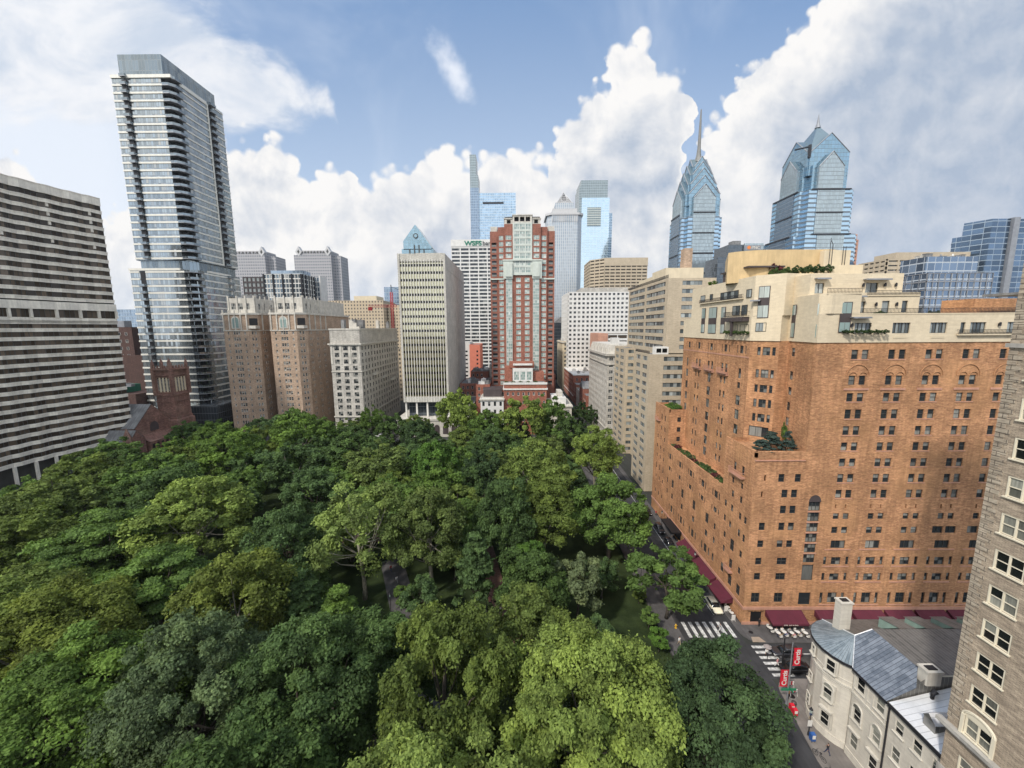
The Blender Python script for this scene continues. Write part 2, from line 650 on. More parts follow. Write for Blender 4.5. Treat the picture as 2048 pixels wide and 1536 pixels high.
def glass(name, dark=(0.02, 0.025, 0.03), light=(0.30, 0.30, 0.28), share=0.35, metal=0.0, rough=0.08, spec=0.6, mid=0.0, wob=0.0):
    """opaque window panes: some show blinds, some a dark room; every pane differs"""
    m, t, b = new_mat(name)
    g = t.node('ShaderNodeNewGeometry')
    oi = t.node('ShaderNodeObjectInfo')
    r = t.math('FRACT', t.math('ADD', g.outputs['Random Per Island'], t.math('MULTIPLY', oi.outputs['Random'], 7.31)))
    r2 = t.math('FRACT', t.math('MULTIPLY', r, 13.7))
    r3 = t.math('FRACT', t.math('MULTIPLY', r, 57.3))
    f = t.math('MULTIPLY', t.math('LESS_THAN', r, share), t.math('ADD', 0.35, t.math('MULTIPLY', r2, 0.65)))
    f = t.math('MAXIMUM', f, mid)
    lit = t.vmath('SCALE', t.comb(*[c for c in light]), t.math('ADD', 0.6, t.math('MULTIPLY', r3, 0.5)))
    uv = wc(t)
    fold = t.noise(t.vmath('MULTIPLY', uv, (7.0, 0.4, 1.0)), 1.0, 2.0)
    lit = t.vmath('SCALE', lit, t.smooth(fold, 0.3, 0.7, 0.75, 1.1))
    c = t.mix(f, dark, lit)
    t.put(b.inputs['Base Color'], c)
    b.inputs['Roughness'].default_value = rough
    b.inputs['Metallic'].default_value = metal
    b.inputs['Specular IOR Level'].default_value = spec
    if wob:
        bn = t.node('ShaderNodeBump')
        bn.inputs['Strength'].default_value = wob
        bn.inputs['Distance'].default_value = 0.2
        t.put(bn.inputs['Height'], t.noise(uv, 0.35, 2.0))
        t.l.new(bn.outputs[0], b.inputs['Normal'])
    return m


def curtain(name, glassc, frame, fw, fh, lw=0.12, lh=0.25, sp=0.0, spc=None, metal=0.75, rough=0.12, var=0.35, off=(0, 0), tilt=0.04, blind=0.0, blindc=(0.4, 0.42, 0.42)):
    """curtain wall skin: panes fw x fh metres with frame lines, spandrel share sp"""
    m, t, b = new_mat(name)
    uv = t.vmath('ADD', wc(t), (off[0] + 500.0 * fw, off[1] + 0.001, 0.0))
    u, v, _ = t.sep(uv)
    cu, cv = t.math('DIVIDE', u, fw), t.math('DIVIDE', v, fh)
    fu, fv = t.math('FRACT', cu), t.math('FRACT', cv)
    cell = t.comb(t.math('FLOOR', cu), t.math('FLOOR', cv), 0.0)
    wn = t.node('ShaderNodeTexWhiteNoise', noise_dimensions='2D')
    t.put(wn.inputs['Vector'], cell)
    rnd = wn.outputs[0]
    line = t.math('MAXIMUM', t.math('LESS_THAN', fu, lw / fw), t.math('LESS_THAN', fv, lh / fh))
    g = t.vmath('SCALE', t.comb(*glassc), t.math('ADD', 1.0 - var / 2, t.math('MULTIPLY', rnd, var)))
    c = g
    if blind:
        c = t.mix(t.math('LESS_THAN', rnd, blind), g, blindc)
    if sp:
        c = t.mix(t.math('LESS_THAN', fv, sp), c, spc)
    c = t.mix(line, c, frame)
    t.put(b.inputs['Base Color'], c)
    met = t.math('MULTIPLY', t.math('SUBTRACT', 1.0, line), metal)
    if sp:
        met = t.math('MULTIPLY', met, t.math('SUBTRACT', 1.0, t.math('MULTIPLY', t.math('LESS_THAN', fv, sp), 0.7)))
    t.put(b.inputs['Metallic'], met)
    t.put(b.inputs['Roughness'], t.math('ADD', rough, t.math('MULTIPLY', line, 0.4)))
    if tilt:
        ge = t.node('ShaderNodeNewGeometry')
        off_ = t.vmath('SCALE', t.vmath('SUBTRACT', wn.outputs[1], (0.5, 0.5, 0.5)), tilt)
        t.put(b.inputs['Normal'], t.vmath('NORMALIZE', t.vmath('ADD', ge.outputs['Normal'], off_)))
    return m


M = {}
M['brick_orange'] = brick('orange brick', (0.57, 0.295, 0.145), (0.39, 0.180, 0.090), (0.42, 0.28, 0.17), 0.38, 0.14, 0.012, 0.32, big=(0.47, 0.255, 0.12), run=0.30)
M['brick_pink'] = plain('pink terracotta', (0.50, 0.27, 0.19), 0.8)
M['cream'] = brick('cream brick', (0.67, 0.575, 0.42), (0.62, 0.53, 0.385), (0.59, 0.50, 0.365), 0.9, 0.45, 0.012, 0.07, bump=0.05, run=0.06)
M['cream_plain'] = plain('cream stucco', (0.62, 0.53, 0.38), 0.85, var=0.1)
M['ochre'] = plain('ochre stucco', (0.58, 0.43, 0.235), 0.85, var=0.15)
M['dark_panel'] = plain('dark bronze panel', (0.07, 0.055, 0.055), 0.5)
M['frame_dark'] = plain('dark window frame', (0.06, 0.06, 0.055), 0.5)
M['frame_white'] = plain('white window frame', (0.70, 0.69, 0.65), 0.6, var=0.1)
M['frame_cream'] = plain('cream window frame', (0.70, 0.64, 0.50), 0.55, var=0.1)
M['frame_grey'] = plain('grey window frame', (0.20, 0.20, 0.19), 0.5)
M['glass'] = glass('window glass', (0.025, 0.03, 0.034), (0.36, 0.36, 0.33), 0.5)
M['glass_dark'] = glass('dark window glass', share=0.12)
M['glass_tan'] = glass('apartment glass', (0.06, 0.075, 0.08), (0.42, 0.46, 0.45), 0.6)
M['glass_pale'] = glass('pale window glass', (0.22, 0.30, 0.28), (0.55, 0.60, 0.56), 0.55)
M['roof_dark'] = plain('dark roof', (0.06, 0.06, 0.062), 0.9, var=0.4)
M['roof_grey'] = plain('grey roof', (0.22, 0.22, 0.22), 0.9, var=0.4)
M['white'] = plain('white masonry', (0.66, 0.65, 0.62), 0.75, var=0.12)
M['stone_pale'] = plain('pale stone', (0.56, 0.53, 0.47), 0.8, var=0.25, bump=0.1)
M['metal_dark'] = plain('dark metal', (0.035, 0.035, 0.04), 0.45, 0.3)
M['metal_grey'] = plain('grey metal', (0.30, 0.31, 0.33), 0.45, 0.4)
M['awning'] = plain('burgundy canvas', (0.095, 0.014, 0.028), 0.85, var=0.2)
M['letters_pale'] = plain('pale lettering', (0.65, 0.60, 0.52), 0.7, var=0.0)
M['black'] = plain('black', (0.012, 0.012, 0.014), 0.5, var=0.1)


def thing(name, label, cat, group=None, loc=(0, 0, 0)):
    return empty(name, loc, label, cat, group)

# ------------------------------------------------------------------ ground, streets, park
def mat_grass():
    m, t, b = new_mat('lawn')
    uv = wc(t)
    n = t.noise(uv, 0.25, 6.0, 0.65)
    f = t.noise(uv, 6.0, 4.0, 0.7)
    c = t.mix(t.smooth(n, 0.35, 0.65), (0.018, 0.028, 0.010), (0.034, 0.050, 0.018))
    c = t.vmath('SCALE', c, t.smooth(f, 0.2, 0.8, 0.6, 1.4))
    t.put(b.inputs['Base Color'], c)
    b.inputs['Roughness'].default_value = 0.95
    b.inputs['Specular IOR Level'].default_value = 0.1
    return m


M['grass'] = mat_grass()
M['asphalt'] = plain('asphalt', (0.045, 0.045, 0.048), 0.85, var=0.35, scale=0.3)
M['walk'] = plain('sidewalk concrete', (0.20, 0.18, 0.165), 0.9, var=0.3, scale=0.5)
M['walk_dark'] = plain('dark paving', (0.095, 0.09, 0.09), 0.9, var=0.3, scale=0.5)
M['brickpath'] = brick('brick path', (0.17, 0.085, 0.062), (0.13, 0.065, 0.05), (0.13, 0.10, 0.085), 0.4, 0.2, 0.02, 0.3, bump=0.05)
M['kerb'] = plain('kerb granite', (0.30, 0.29, 0.28), 0.8)
M['paint'] = plain('road paint', (0.66, 0.66, 0.64), 0.7, var=0.55, scale=1.6)
M['city_ground'] = plain('city ground', (0.045, 0.048, 0.043), 0.95, var=0.4, scale=0.02)


def sheet(name, polys, z, mat, kind='structure', label=None, cat=None):
    mb = MB()
    for poly in polys:
        mb.face([(x, y, z) for x, y in poly])
    o = mb.build(name, mat)
    o['kind'] = kind
    tag(o, label, cat)
    return o


def rect(x0, x1, y0, y1):
    return [(x0, y0), (x1, y0), (x1, y1), (x0, y1)]


sheet('ground', [rect(-4000, 4000, -2500, 6500)], -0.16, M['city_ground'])
# park lawn: the square between the streets
sheet('park_lawn', [rect(-144, 26.5, 2, 188)], 0.02, M['grass'])
sheet('road', [rect(30, 40.3, -60, 900), rect(40.3, 200, 55.5, 62.5), rect(-400, 30, 191, 199), rect(40.3, 400, 191, 199)], -0.12, M['asphalt'])


def slab(name, rects, mat, z1=0.0):
    mb = MB()
    for r in rects:
        mb.prism(r, -0.15, z1)
    o = mb.build(name, mat)
    o['kind'] = 'structure'
    return o


def corner(cx, cy, r, a0, a1, n=6):
    return [(cx + r * math.cos(R(a0 + (a1 - a0) * k / n)), cy + r * math.sin(R(a0 + (a1 - a0) * k / n))) for k in range(n + 1)]


# pavement in front of the brick hotel (rounded at the crossing) and the conservatory corner
slab('pavement', [[(200, 62.6), (200, 67.2), (42.0, 67.2), (42.0, 190), (40.4, 190)] + corner(43.4, 65.6, 3.0, 180, 270)], M['walk_dark'])
slab('sidewalk', [[(37.6, -40), (60, -40), (60, 55.4)] + corner(42.8, 52.6, 2.8, 90, 180) + [(38.4, 43.5)]], M['walk'])
slab('park_sidewalk', [rect(26.5, 29.9, 2, 190)], M['walk_dark'], 0.0)
slab('north_sidewalk', [rect(-144, 29.9, 188, 190.9), rect(-400, 29.9, 199.1, 204), rect(40.4, 60, 199.1, 204)], M['walk_dark'])


def ribbon(pts, w):
    out = []
    for (x0, y0), (x1, y1) in zip(pts[:-1], pts[1:]):
        L = math.hypot(x1 - x0, y1 - y0)
        nx, ny = -(y1 - y0) / L * w / 2, (x1 - x0) / L * w / 2
        out.append([(x0 - nx, y0 - ny), (x1 - nx, y1 - ny), (x1 + nx, y1 + ny), (x0 + nx, y0 + ny)])
    return out


pp = ribbon([(3, 58), (-3.5, 74), (-9, 100), (-11.5, 150), (-9, 188)], 3.6)
for k, q in enumerate(pp):
    sheet('path', [q], 0.05 + 0.004 * k, M['brickpath'])
for k, q in enumerate(ribbon([(-20, 66), (-30, 88), (-22, 104)], 5.0) + ribbon([(-75, 84), (-50, 96), (-20, 100)], 4.0)):
    sheet('path', [q], 0.07 + 0.004 * k, M['walk_dark'] if k < 2 else M['brickpath'])
sheet('path', ribbon([(-22, 34), (-13, 52)], 7), 0.10, M['walk'])
# painted markings
lines = MB()


def mark(x0, x1, y0, y1, z=-0.114):
    lines.face([(x0, y0, z), (x1, y0, z), (x1, y1, z), (x0, y1, z)])


for k in range(7):                      # crossing over the avenue beside the park
    x = 31.0 + k * 1.32
    mark(x, x + 0.62, 63.9, 67.7)
for k in range(6):                      # crossing over the side street
    y = 55.9 + k * 1.12
    mark(40.9, 44.3, y, y + 0.55)
mark(45.4, 90, 60.2, 60.36)
mark(45.4, 90, 57.2, 57.32)
mark(38.1, 38.22, 69.5, 190)
mark(35.2, 35.32, 200, 600)
o = lines.build('road_markings', M['paint'])
o['kind'] = 'structure'
# low iron railing / hedge line at the park's east edge
mb = MB()
mb.box(26.2, 26.45, 20, 186, 0, 0.55)
tag(mb.build('park_border_wall', M['walk_dark']), 'low dark stone edging along the park sidewalk', 'wall')

# ------------------------------------------------------------------ trees
def mat_leaf():
    m, t, b = new_mat('leaves')
    oi = t.node('ShaderNodeObjectInfo')
    g = t.node('ShaderNodeNewGeometry')
    at = t.node('ShaderNodeAttribute', attribute_name='clump')
    base = oi.outputs['Color']
    r = g.outputs['Random Per Island']
    f = t.math('ADD', t.math('MULTIPLY', t.smooth(r, 0, 1, 0.74, 1.26), 1.0), t.math('MULTIPLY', t.math('SUBTRACT', at.outputs['Fac'], 0.5), 0.7))
    c = t.vmath('SCALE', base, f)
    # some clumps lean to yellow, some to a cooler green
    c = t.mix(t.smooth(at.outputs['Fac'], 0.55, 1.0, 0.0, 0.30), c, t.vmath('MULTIPLY', c, (1.22, 1.10, 0.8)))
    c = t.mix(t.smooth(r, 0.93, 1.0, 0.0, 0.3), c, t.vmath('MULTIPLY', c, (1.5, 1.35, 1.1)))
    b.inputs['Roughness'].default_value = 0.7
    b.inputs['Specular IOR Level'].default_value = 0.14
    t.put(b.inputs['Base Color'], c)
    tr = t.node('ShaderNodeBsdfTranslucent')
    t.put(tr.inputs[0], t.vmath('MULTIPLY', c, (1.25, 1.25, 0.6)))
    mx = t.node('ShaderNodeMixShader')
    mx.inputs[0].default_value = 0.28
    t.l.new(b.outputs[0], mx.inputs[1])
    t.l.new(tr.outputs[0], mx.inputs[2])
    out = next(n for n in t.n if n.type == 'OUTPUT_MATERIAL')
    t.l.new(mx.outputs[0], out.inputs[0])
    return m


M['leaf'] = mat_leaf()
M['bark'] = plain('bark', (0.085, 0.07, 0.055), 0.9, var=0.5, scale=2.0)
M['bark_pale'] = plain('plane tree bark', (0.24, 0.225, 0.175), 0.9, var=0.5, scale=1.2)


def crown(seed, Rr, H, zb, nclump, nleaf, leaf, rc=(0.20, 0.32), style='round', flat=1.0):
    """crown mesh in local space (tree base at origin) and the clump centres"""
    rs = np.random.RandomState(seed)
    cz = zb + H * 0.48
    cen, rad = [], []
    for i in range(nclump):
        while True:
            d = rs.normal(size=3)
            d /= np.linalg.norm(d)
            if d[2] > -0.55 or rs.rand() < 0.12:
                break
        k = rs.rand()
        f = (0.50 + 0.42 * k ** 0.55)
        lob = 1.0 + 0.16 * math.sin(3 * math.atan2(d[1], d[0]) + seed) + rs.normal() * 0.08
        if style == 'cone':
            zf = (d[2] + 1) / 2
            w = (1 - zf) ** 0.8 * 0.95 + 0.08
            a = math.atan2(d[1], d[0])
            p = np.array([math.cos(a) * Rr * w * (0.55 + 0.45 * k), math.sin(a) * Rr * w * (0.55 + 0.45 * k), zb + H * zf])
        else:
            p = np.array([d[0] * Rr * f * lob, d[1] * Rr * f * lob, cz + d[2] * H * 0.5 * f * (1.0 + rs.normal() * 0.06)])
            if style == 'layer':
                p[2] = round(p[2] / 1.5) * 1.5 + rs.normal() * 0.15
        cen.append(p)
        rad.append(Rr * (rc[0] * 0.6 + (rc[1] - rc[0] * 0.6) * rs.rand() ** 1.3) * (0.85 if d[2] > 0.5 else 1.0))
    cen, rad = np.array(cen), np.array(rad)
    per = max(8, nleaf // nclump)
    C = np.repeat(cen, per, axis=0)
    RR = np.repeat(rad, per)
    n = len(C)
    d = rs.normal(size=(n, 3))
    out = C - np.array([0, 0, cz - H * 0.15])
    out /= np.linalg.norm(out, axis=1)[:, None] + 1e-6
    d = d / np.linalg.norm(d, axis=1)[:, None] + out * 0.55 + np.array([0, 0, 0.25])
    d /= np.linalg.norm(d, axis=1)[:, None]
    # lumpy clumps: radius varies with direction
    ph = np.repeat(rs.rand(nclump, 3) * 6.28, per, axis=0)
    lump = 1 + 0.22 * np.sin(d[:, 0] * 5 + ph[:, 0]) * np.sin(d[:, 1] * 5 + ph[:, 1]) + 0.15 * np.sin(d[:, 2] * 7 + ph[:, 2])
    rr = RR * (1 - 0.42 * rs.rand(n) ** 1.8) * lump * np.where(rs.rand(n) < 0.10, 1.0 + 0.45 * rs.rand(n), 1.0)
    sc = np.array([1, 1, 0.34 if style == 'layer' else (0.30 if style == 'cone' else 0.78)])
    if style == 'weep':
        sc = np.array([0.8, 0.8, 1.25])
    P = C + d * rr[:, None] * sc
    nrm = d * 0.7 + rs.normal(size=(n, 3)) * 0.55 + np.array([0, 0, 0.55])
    nrm /= np.linalg.norm(nrm, axis=1)[:, None]
    t1 = np.cross(nrm, rs.normal(size=(n, 3)))
    if style == 'weep':
        t1 = np.cross(nrm, np.cross(nrm, np.array([0, 0, 1.0])) + rs.normal(size=(n, 3)) * 0.3)
    t1 /= np.linalg.norm(t1, axis=1)[:, None] + 1e-6
    t2 = np.cross(nrm, t1)
    s = leaf * rs.uniform(0.6, 1.35, n)
    a, b = t1 * s[:, None], t2 * (s * rs.uniform(0.45, 0.75, n))[:, None]
    bend = nrm * (s * 0.18)[:, None]
    V = np.stack([P - a, P + b - bend, P + a, P - b - bend], axis=1).reshape(-1, 3)
    me = bpy.data.meshes.new('crown')
    me.vertices.add(4 * n)
    me.vertices.foreach_set('co', V.astype(np.float32).ravel())
    me.loops.add(4 * n)
    me.loops.foreach_set('vertex_index', np.arange(4 * n, dtype=np.int32))
    me.polygons.add(n)
    me.polygons.foreach_set('loop_start', np.arange(0, 4 * n, 4, dtype=np.int32))
    me.materials.append(M['leaf'])
    at = me.attributes.new('clump', 'FLOAT', 'POINT')
    at.data.foreach_set('value', np.repeat(np.repeat(rs.rand(nclump), per), 4).astype(np.float32))
    me.update()
    return me, cen


def trunk(seed, cen, zb, H, r0, mat, limbs=9, lean=0.6):
    rnd = random.Random(seed)
    mb = MB()
    x = y = 0.0
    pts = []
    top = zb + H * 0.35
    for k in range(6):
        t = k / 5
        pts.append((lean * math.sin(t * 2 + seed) * t, lean * math.cos(t * 2.4 + seed) * t, top * t))
    mb.tube(pts, [r0 * 1.25, r0, r0 * 0.9, r0 * 0.8, r0 * 0.7, r0 * 0.55], 9)
    order = sorted(range(len(cen)), key=lambda i: rnd.random())[:limbs * 2]
    for j, i in enumerate(order):
        c = cen[i]
        st = pts[3 + j % 3]
        a, e = Vector(st), Vector(c)
        mid = a.lerp(e, 0.5) + Vector((rnd.uniform(-.5, .5), rnd.uniform(-.5, .5), -abs(e.z - a.z) * 0.10))
        r = r0 * (0.42 if j < limbs else 0.2)
        mb.tube([a, a.lerp(mid, 0.5), mid, e], [r, r * 0.8, r * 0.55, r * 0.15], 6)
    me = mb.build('trunk', mat)
    m = me.data
    bpy.data.objects.remove(me)
    for p in m.polygons:
        p.use_smooth = True
    return m


PROTO = {}


def proto(key, seed, Rr, H, zb, nc, nl, leaf, r0, mat='bark', style='round', rc=(0.20, 0.32), limbs=9):
    me, cen = crown(seed, Rr, H, zb, nc, nl, leaf, rc, style)
    PROTO.setdefault(key, []).append((me, trunk(seed, cen, zb, H, r0, M[mat], limbs), Rr, zb + H))


proto('bigplane', 1, 9.0, 19, 3.5, 170, 105000, 0.185, 0.55, 'bark_pale', rc=(0.15, 0.25), limbs=12)
proto('bigplane', 2, 9.0, 19, 3.5, 160, 100000, 0.19, 0.55, 'bark_pale', rc=(0.15, 0.26), limbs=12)
proto('bigmaple', 3, 9.0, 18, 2.5, 170, 95000, 0.185, 0.5, 'bark', rc=(0.14, 0.24))
proto('bigmaple', 4, 9.0, 18, 2.5, 160, 95000, 0.185, 0.5, 'bark', rc=(0.15, 0.25))
proto('weep', 5, 8.5, 16, 4, 150, 84000, 0.19, 0.6, 'bark', style='weep', rc=(0.13, 0.22))
proto('layer', 6, 8.5, 14, 5, 130, 60000, 0.24, 0.5, 'bark', style='layer', rc=(0.18, 0.30))
proto('plane', 7, 8.5, 17, 6, 110, 42000, 0.26, 0.5, 'bark_pale', rc=(0.15, 0.27))
proto('plane', 8, 8.5, 18, 5, 115, 42000, 0.26, 0.5, 'bark_pale', rc=(0.15, 0.27))
proto('open', 9, 8.5, 19, 5, 64, 24000, 0.26, 0.42, 'bark_pale', rc=(0.16, 0.28), limbs=11)
proto('tree', 10, 8.0, 17, 2, 120, 46000, 0.26, 0.45, 'bark', rc=(0.16, 0.28))
proto('tree', 11, 8.0, 17, 2, 125, 46000, 0.26, 0.45, 'bark', rc=(0.15, 0.26))
proto('far', 12, 8.0, 15, 4, 85, 22000, 0.36, 0.45, 'bark', rc=(0.14, 0.26))
proto('far', 13, 8.0, 16, 3, 85, 22000, 0.36, 0.45, 'bark', rc=(0.14, 0.26))
proto('far', 14, 8.0, 17, 4, 90, 22000, 0.36, 0.45, 'bark_pale', rc=(0.14, 0.26))
proto('small', 15, 4.0, 9, 2.5, 42, 16000, 0.22, 0.2, 'bark', rc=(0.20, 0.32))
proto('street', 16, 4.5, 9.8, 2.6, 46, 16000, 0.26, 0.2, 'bark', rc=(0.18, 0.30))
proto('cone', 17, 5.0, 14, 1.5, 90, 20000, 0.30, 0.3, 'bark', style='cone', rc=(0.16, 0.30))
LEAFCOL = {
    'bright': (0.171, 0.230, 0.051), 'dark': (0.051, 0.087, 0.033), 'deep': (0.073, 0.122, 0.041), 'olive': (0.116, 0.160, 0.042),
    'grey': (0.086, 0.124, 0.053), 'green': (0.099, 0.163, 0.040), 'yellow': (0.127, 0.163, 0.040), 'pale': (0.160, 0.218, 0.057),
    'fresh': (0.086, 0.165, 0.035), 'silver': (0.121, 0.156, 0.073)}
COLWORD = {'bright': 'bright yellow green', 'dark': 'very dark green', 'deep': 'deep green', 'olive': 'olive green', 'grey': 'grey green',
           'green': 'mid green', 'yellow': 'mustard green', 'pale': 'pale green', 'fresh': 'fresh green', 'silver': 'silvery green'}
rt = random.Random(5)
TREES = []


def plant(kind, x, y, ztop, rad, col, label, group='trees of the park', name='park_tree', variant=None, rz=None, zbase=0.0):
    ps = PROTO[kind]
    me, tr, R0, Z0 = ps[(len(TREES) if variant is None else variant) % len(ps)]
    root = empty(name, (x, y, zbase), label, 'tree', group, rz if rz is not None else rt.uniform(0, 6.28))
    sx, sz = rad / R0, (ztop - zbase) / Z0
    c = LEAFCOL[col]
    k = rt.uniform(0.9, 1.1)
    for nm, m in (('crown', me), ('trunk', tr)):
        o = bpy.data.objects.new(nm, m)
        COL.objects.link(o)
        o.parent = root
        o.scale = (sx, sx, sz)
        if nm == 'crown':
            o.color = (c[0] * k, c[1] * k, c[2] * k * rt.uniform(0.85, 1.15), 1)
    TREES.append((x, y, rad))
    return root


# (kind, x, y, top, radius, colour, label)
LIST = [
    ('bigplane', 7.6, 36.5, 24, 8.7, 'bright', 'broad bright yellow green tree, brightest crown at the bottom middle of the view'),
    ('bigmaple', 21.2, 37.6, 20.6, 7.6, 'dark', 'very dark green tree beside the street, facing the curved white stone building'),
    ('bigplane', -7.2, 24.5, 24, 8.6, 'bright', 'yellow green tree with lobed crown cut by the bottom edge, left of the brightest tree'),
    ('bigmaple', -25.0, 25.5, 22, 9.5, 'deep', 'deep green tree at the bottom edge, just right of the lower left corner'),
    ('bigmaple', -24.0, 40.0, 22, 9.0, 'deep', 'deep green full tree left of the olive drooping tree'),
    ('weep', -8.5, 41.0, 22, 8.6, 'olive', 'drooping olive green tree with dark forked trunk showing below its crown'),
    ('bigmaple', -38.5, 40.5, 22, 8.4, 'grey', 'dull grey green rounded tree between the deep green and the mid green maple'),
    ('bigmaple', -50.5, 39.0, 20, 9.5, 'green', 'mid green tree with fanned clumps near the lower left corner'),
    ('bigplane', -62.5, 47.5, 22, 9.5, 'yellow', 'mustard green wide tree behind the mid green tree of the lower left corner'),
    ('plane', -42.0, 54.0, 22, 7.6, 'yellow', 'mustard green tree above the grey green rounded tree'),
    ('plane', -74.0, 52.5, 20, 8.5, 'olive', 'olive green tree cut by the left edge of the view, low down'),
    ('layer', -82.0, 73.0, 20, 9.5, 'green', 'green tree with flat layered clumps like shelves, left of the tall pale plane tree'),
    ('layer', -62.0, 62.0, 18, 8.0, 'green', 'lower layered green tree in front of the shelf like tree'),
    ('plane', -67.5, 79.0, 24.5, 10.2, 'pale', 'tall pale green plane tree with its bare trunk showing by the brick path'),
    ('tree', -97.0, 72.0, 20, 9.5, 'olive', 'olive tree at the left edge below the banded tower'),
    ('tree', -112.0, 84.0, 19, 8.5, 'olive', 'olive tree at the left edge one row behind the lower olive one'),
    ('far', -129.0, 111.0, 20, 9.5, 'olive', 'rounded olive tree at the foot of the banded tower'),
    ('far', -106.0, 110.0, 21, 9.5, 'green', 'green tree in front of the brownstone church'),
    ('far', -115.0, 92.0, 20, 9.0, 'olive', 'spreading olive tree with a dark stem, below the foot of the banded tower'),
    ('far', -98.5, 131.0, 22.5, 10, 'green', 'broad green tree in front of the dark balconied tower'),
    ('far', -81.0, 146.0, 24, 10, 'green', 'tall green tree in front of the twin brown brick apartment house'),
    ('far', -92.0, 160.0, 23, 8, 'green', 'green tree just behind the tall one at the brown apartment house'),
    ('far', -118.0, 150.0, 20, 9, 'green', 'green tree at the foot of the glass tower with the white base'),
    ('far', -70.0, 120.0, 21, 9, 'deep', 'dark tree left of the bare limbed gap'),
    ('far', -58.0, 134.0, 20, 8, 'deep', 'dark tree right of the bare limbed gap'),
    ('tree', -46.5, 74.5, 20, 6.8, 'deep', 'dark rounded tree left of the pale trunked plane tree'),
    ('open', -31.0, 74.0, 25.5, 9.0, 'pale', 'pale plane tree with open crown and long white trunk in the middle of the park'),
    ('plane', -17.5, 75.5, 23.5, 7.4, 'olive', 'olive plane tree right beside the white trunked one'),
    ('tree', -2.5, 84.0, 22.5, 6.4, 'deep', 'dark green pointed tree in front of the big pale plane tree'),
    ('cone', -7.5, 68.5, 17, 4.6, 'deep', 'small dark tree with drooping leaves by the brick path'),
    ('plane', 5.5, 100.5, 26, 9.6, 'pale', 'large pale green plane tree with domed crown in the park centre'),
    ('plane', 6.5, 88.0, 20, 8.0, 'olive', 'olive tree under the large domed plane tree'),
    ('plane', 25.5, 122.0, 24.5, 7.4, 'pale', 'pale green tree before the light stone apartment house by the avenue'),
    ('tree', 22.3, 88.5, 21, 8.6, 'green', 'full green tree beside the avenue, right of the park centre'),
    ('small', 11.2, 66.5, 14.5, 4.6, 'silver', 'small silvery green tree at the edge of the dark lawn'),
    ('small', 3.4, 76.5, 11.5, 3.6, 'fresh', 'small fresh green tree between dark trunks and the silvery tree'),
    ('far', -25.5, 174.0, 28.5, 8.6, 'pale', 'tall tree standing before the white ribbed tower base'),
    ('far', 3.0, 164.0, 27.5, 10.0, 'pale', 'tall rounded tree before the brick clubhouse'),
    ('far', 14.5, 172.0, 26.5, 8.0, 'green', 'tall green tree right beside the rounded one before the clubhouse'),
    ('far', -12.0, 163.0, 21.5, 7.5, 'green', 'green tree before the white town house, left of the rounded tree at the clubhouse'),
    ('far', 23.0, 166.0, 19.0, 6.0, 'deep', 'deep green tree before the cream corner mansion'),
    ('far', -43.5, 117.0, 21, 9.0, 'olive', 'wide olive tree in the middle distance, below the white ribbed tower'),
    ('far', -25.0, 118.0, 21, 7.0, 'fresh', 'fresh green tree right of the wide olive one'),
    ('far', -22.0, 104.0, 19, 7.0, 'green', 'green tree in front of the fresh green one'),
    ('far', -66.0, 176.0, 21, 5.5, 'green', 'thin green tree before the pale stone apartment house'),
    ('far', -40.0, 158.0, 18.5, 7.0, 'dark', 'very dark tree before the base of the white ribbed tower'),
    ('far', -52.0, 165.0, 20.0, 7.0, 'deep', 'dark tree left of the darkest one before the ribbed tower'),
    ('far', -10.5, 120.0, 18.5, 6.0, 'dark', 'very dark tree in the shade left of the domed plane tree'),
    ('far', -9.0, 146.0, 19.0, 6.5, 'deep', 'dark tree behind the shaded one, below the small white house'),
    ('cone', -36.5, 60.0, 15, 6.0, 'deep', 'feathery dark green tree with pointed sprays, left of the bottom middle'),
    ('cone', -28.5, 57.5, 14, 5.0, 'green', 'feathery green tree with pointed sprays beside the white trunk'),
    ('small', -22.5, 56.0, 9.5, 2.6, 'green', 'little green tree beside the paved path in the middle'),
    ('small', -17.5, 57.5, 9.0, 2.2, 'pale', 'little pale tree beside the paved path in the middle'),
    ('plane', 1.5, 50.5, 19, 6.0, 'olive', 'olive green tree tucked behind the brightest tree'),
    ('tree', -88.0, 96.0, 21, 8.5, 'deep', 'deep green tree left behind the tall pale plane tree'),
    ('tree', -54.0, 100.0, 19, 8.0, 'deep', 'deep green tree right behind the tall pale plane tree'),
    ('bigplane', -62.0, 30.0, 20, 8.0, 'olive', 'olive tree cut by the left edge at the lower left corner'),
    ('bigmaple', -40.0, 22.0, 17, 7.0, 'dark', 'very dark low tree at the lower left corner'),
    ('far', -140.0, 130.0, 19, 8.5, 'green', 'green tree under the right end of the banded tower'),
    ('far', -131.0, 166.0, 17, 8.0, 'green', 'low green tree before the brownstone church doors'),
    ('far', -105.0, 176.0, 18, 8.0, 'deep', 'dark tree at the foot of the left brown brick wing'),
]
for kd, x, y, z, r_, c, lb in LIST:
    plant(kd, x, y, z, r_, c, lb)
SEEN = {}
ORDN = ['', 'second ', 'third ', 'fourth ', 'fifth ']


def filler_label(x, y):
    best = min(LIST, key=lambda r: (r[1] - x) ** 2 + (r[2] - y) ** 2)
    dx, dy = x - best[1], y - best[2]
    side = ('behind' if dy > 0 else 'in front of') if abs(dy) > abs(dx) else ('right of' if dx > 0 else 'left of')
    lb = 'lower filler tree ' + side + ' the ' + ' '.join(best[6].split(',')[0].split()[:8])
    k = SEEN.get(lb, 0)
    SEEN[lb] = k + 1
    return ORDN[k] + lb


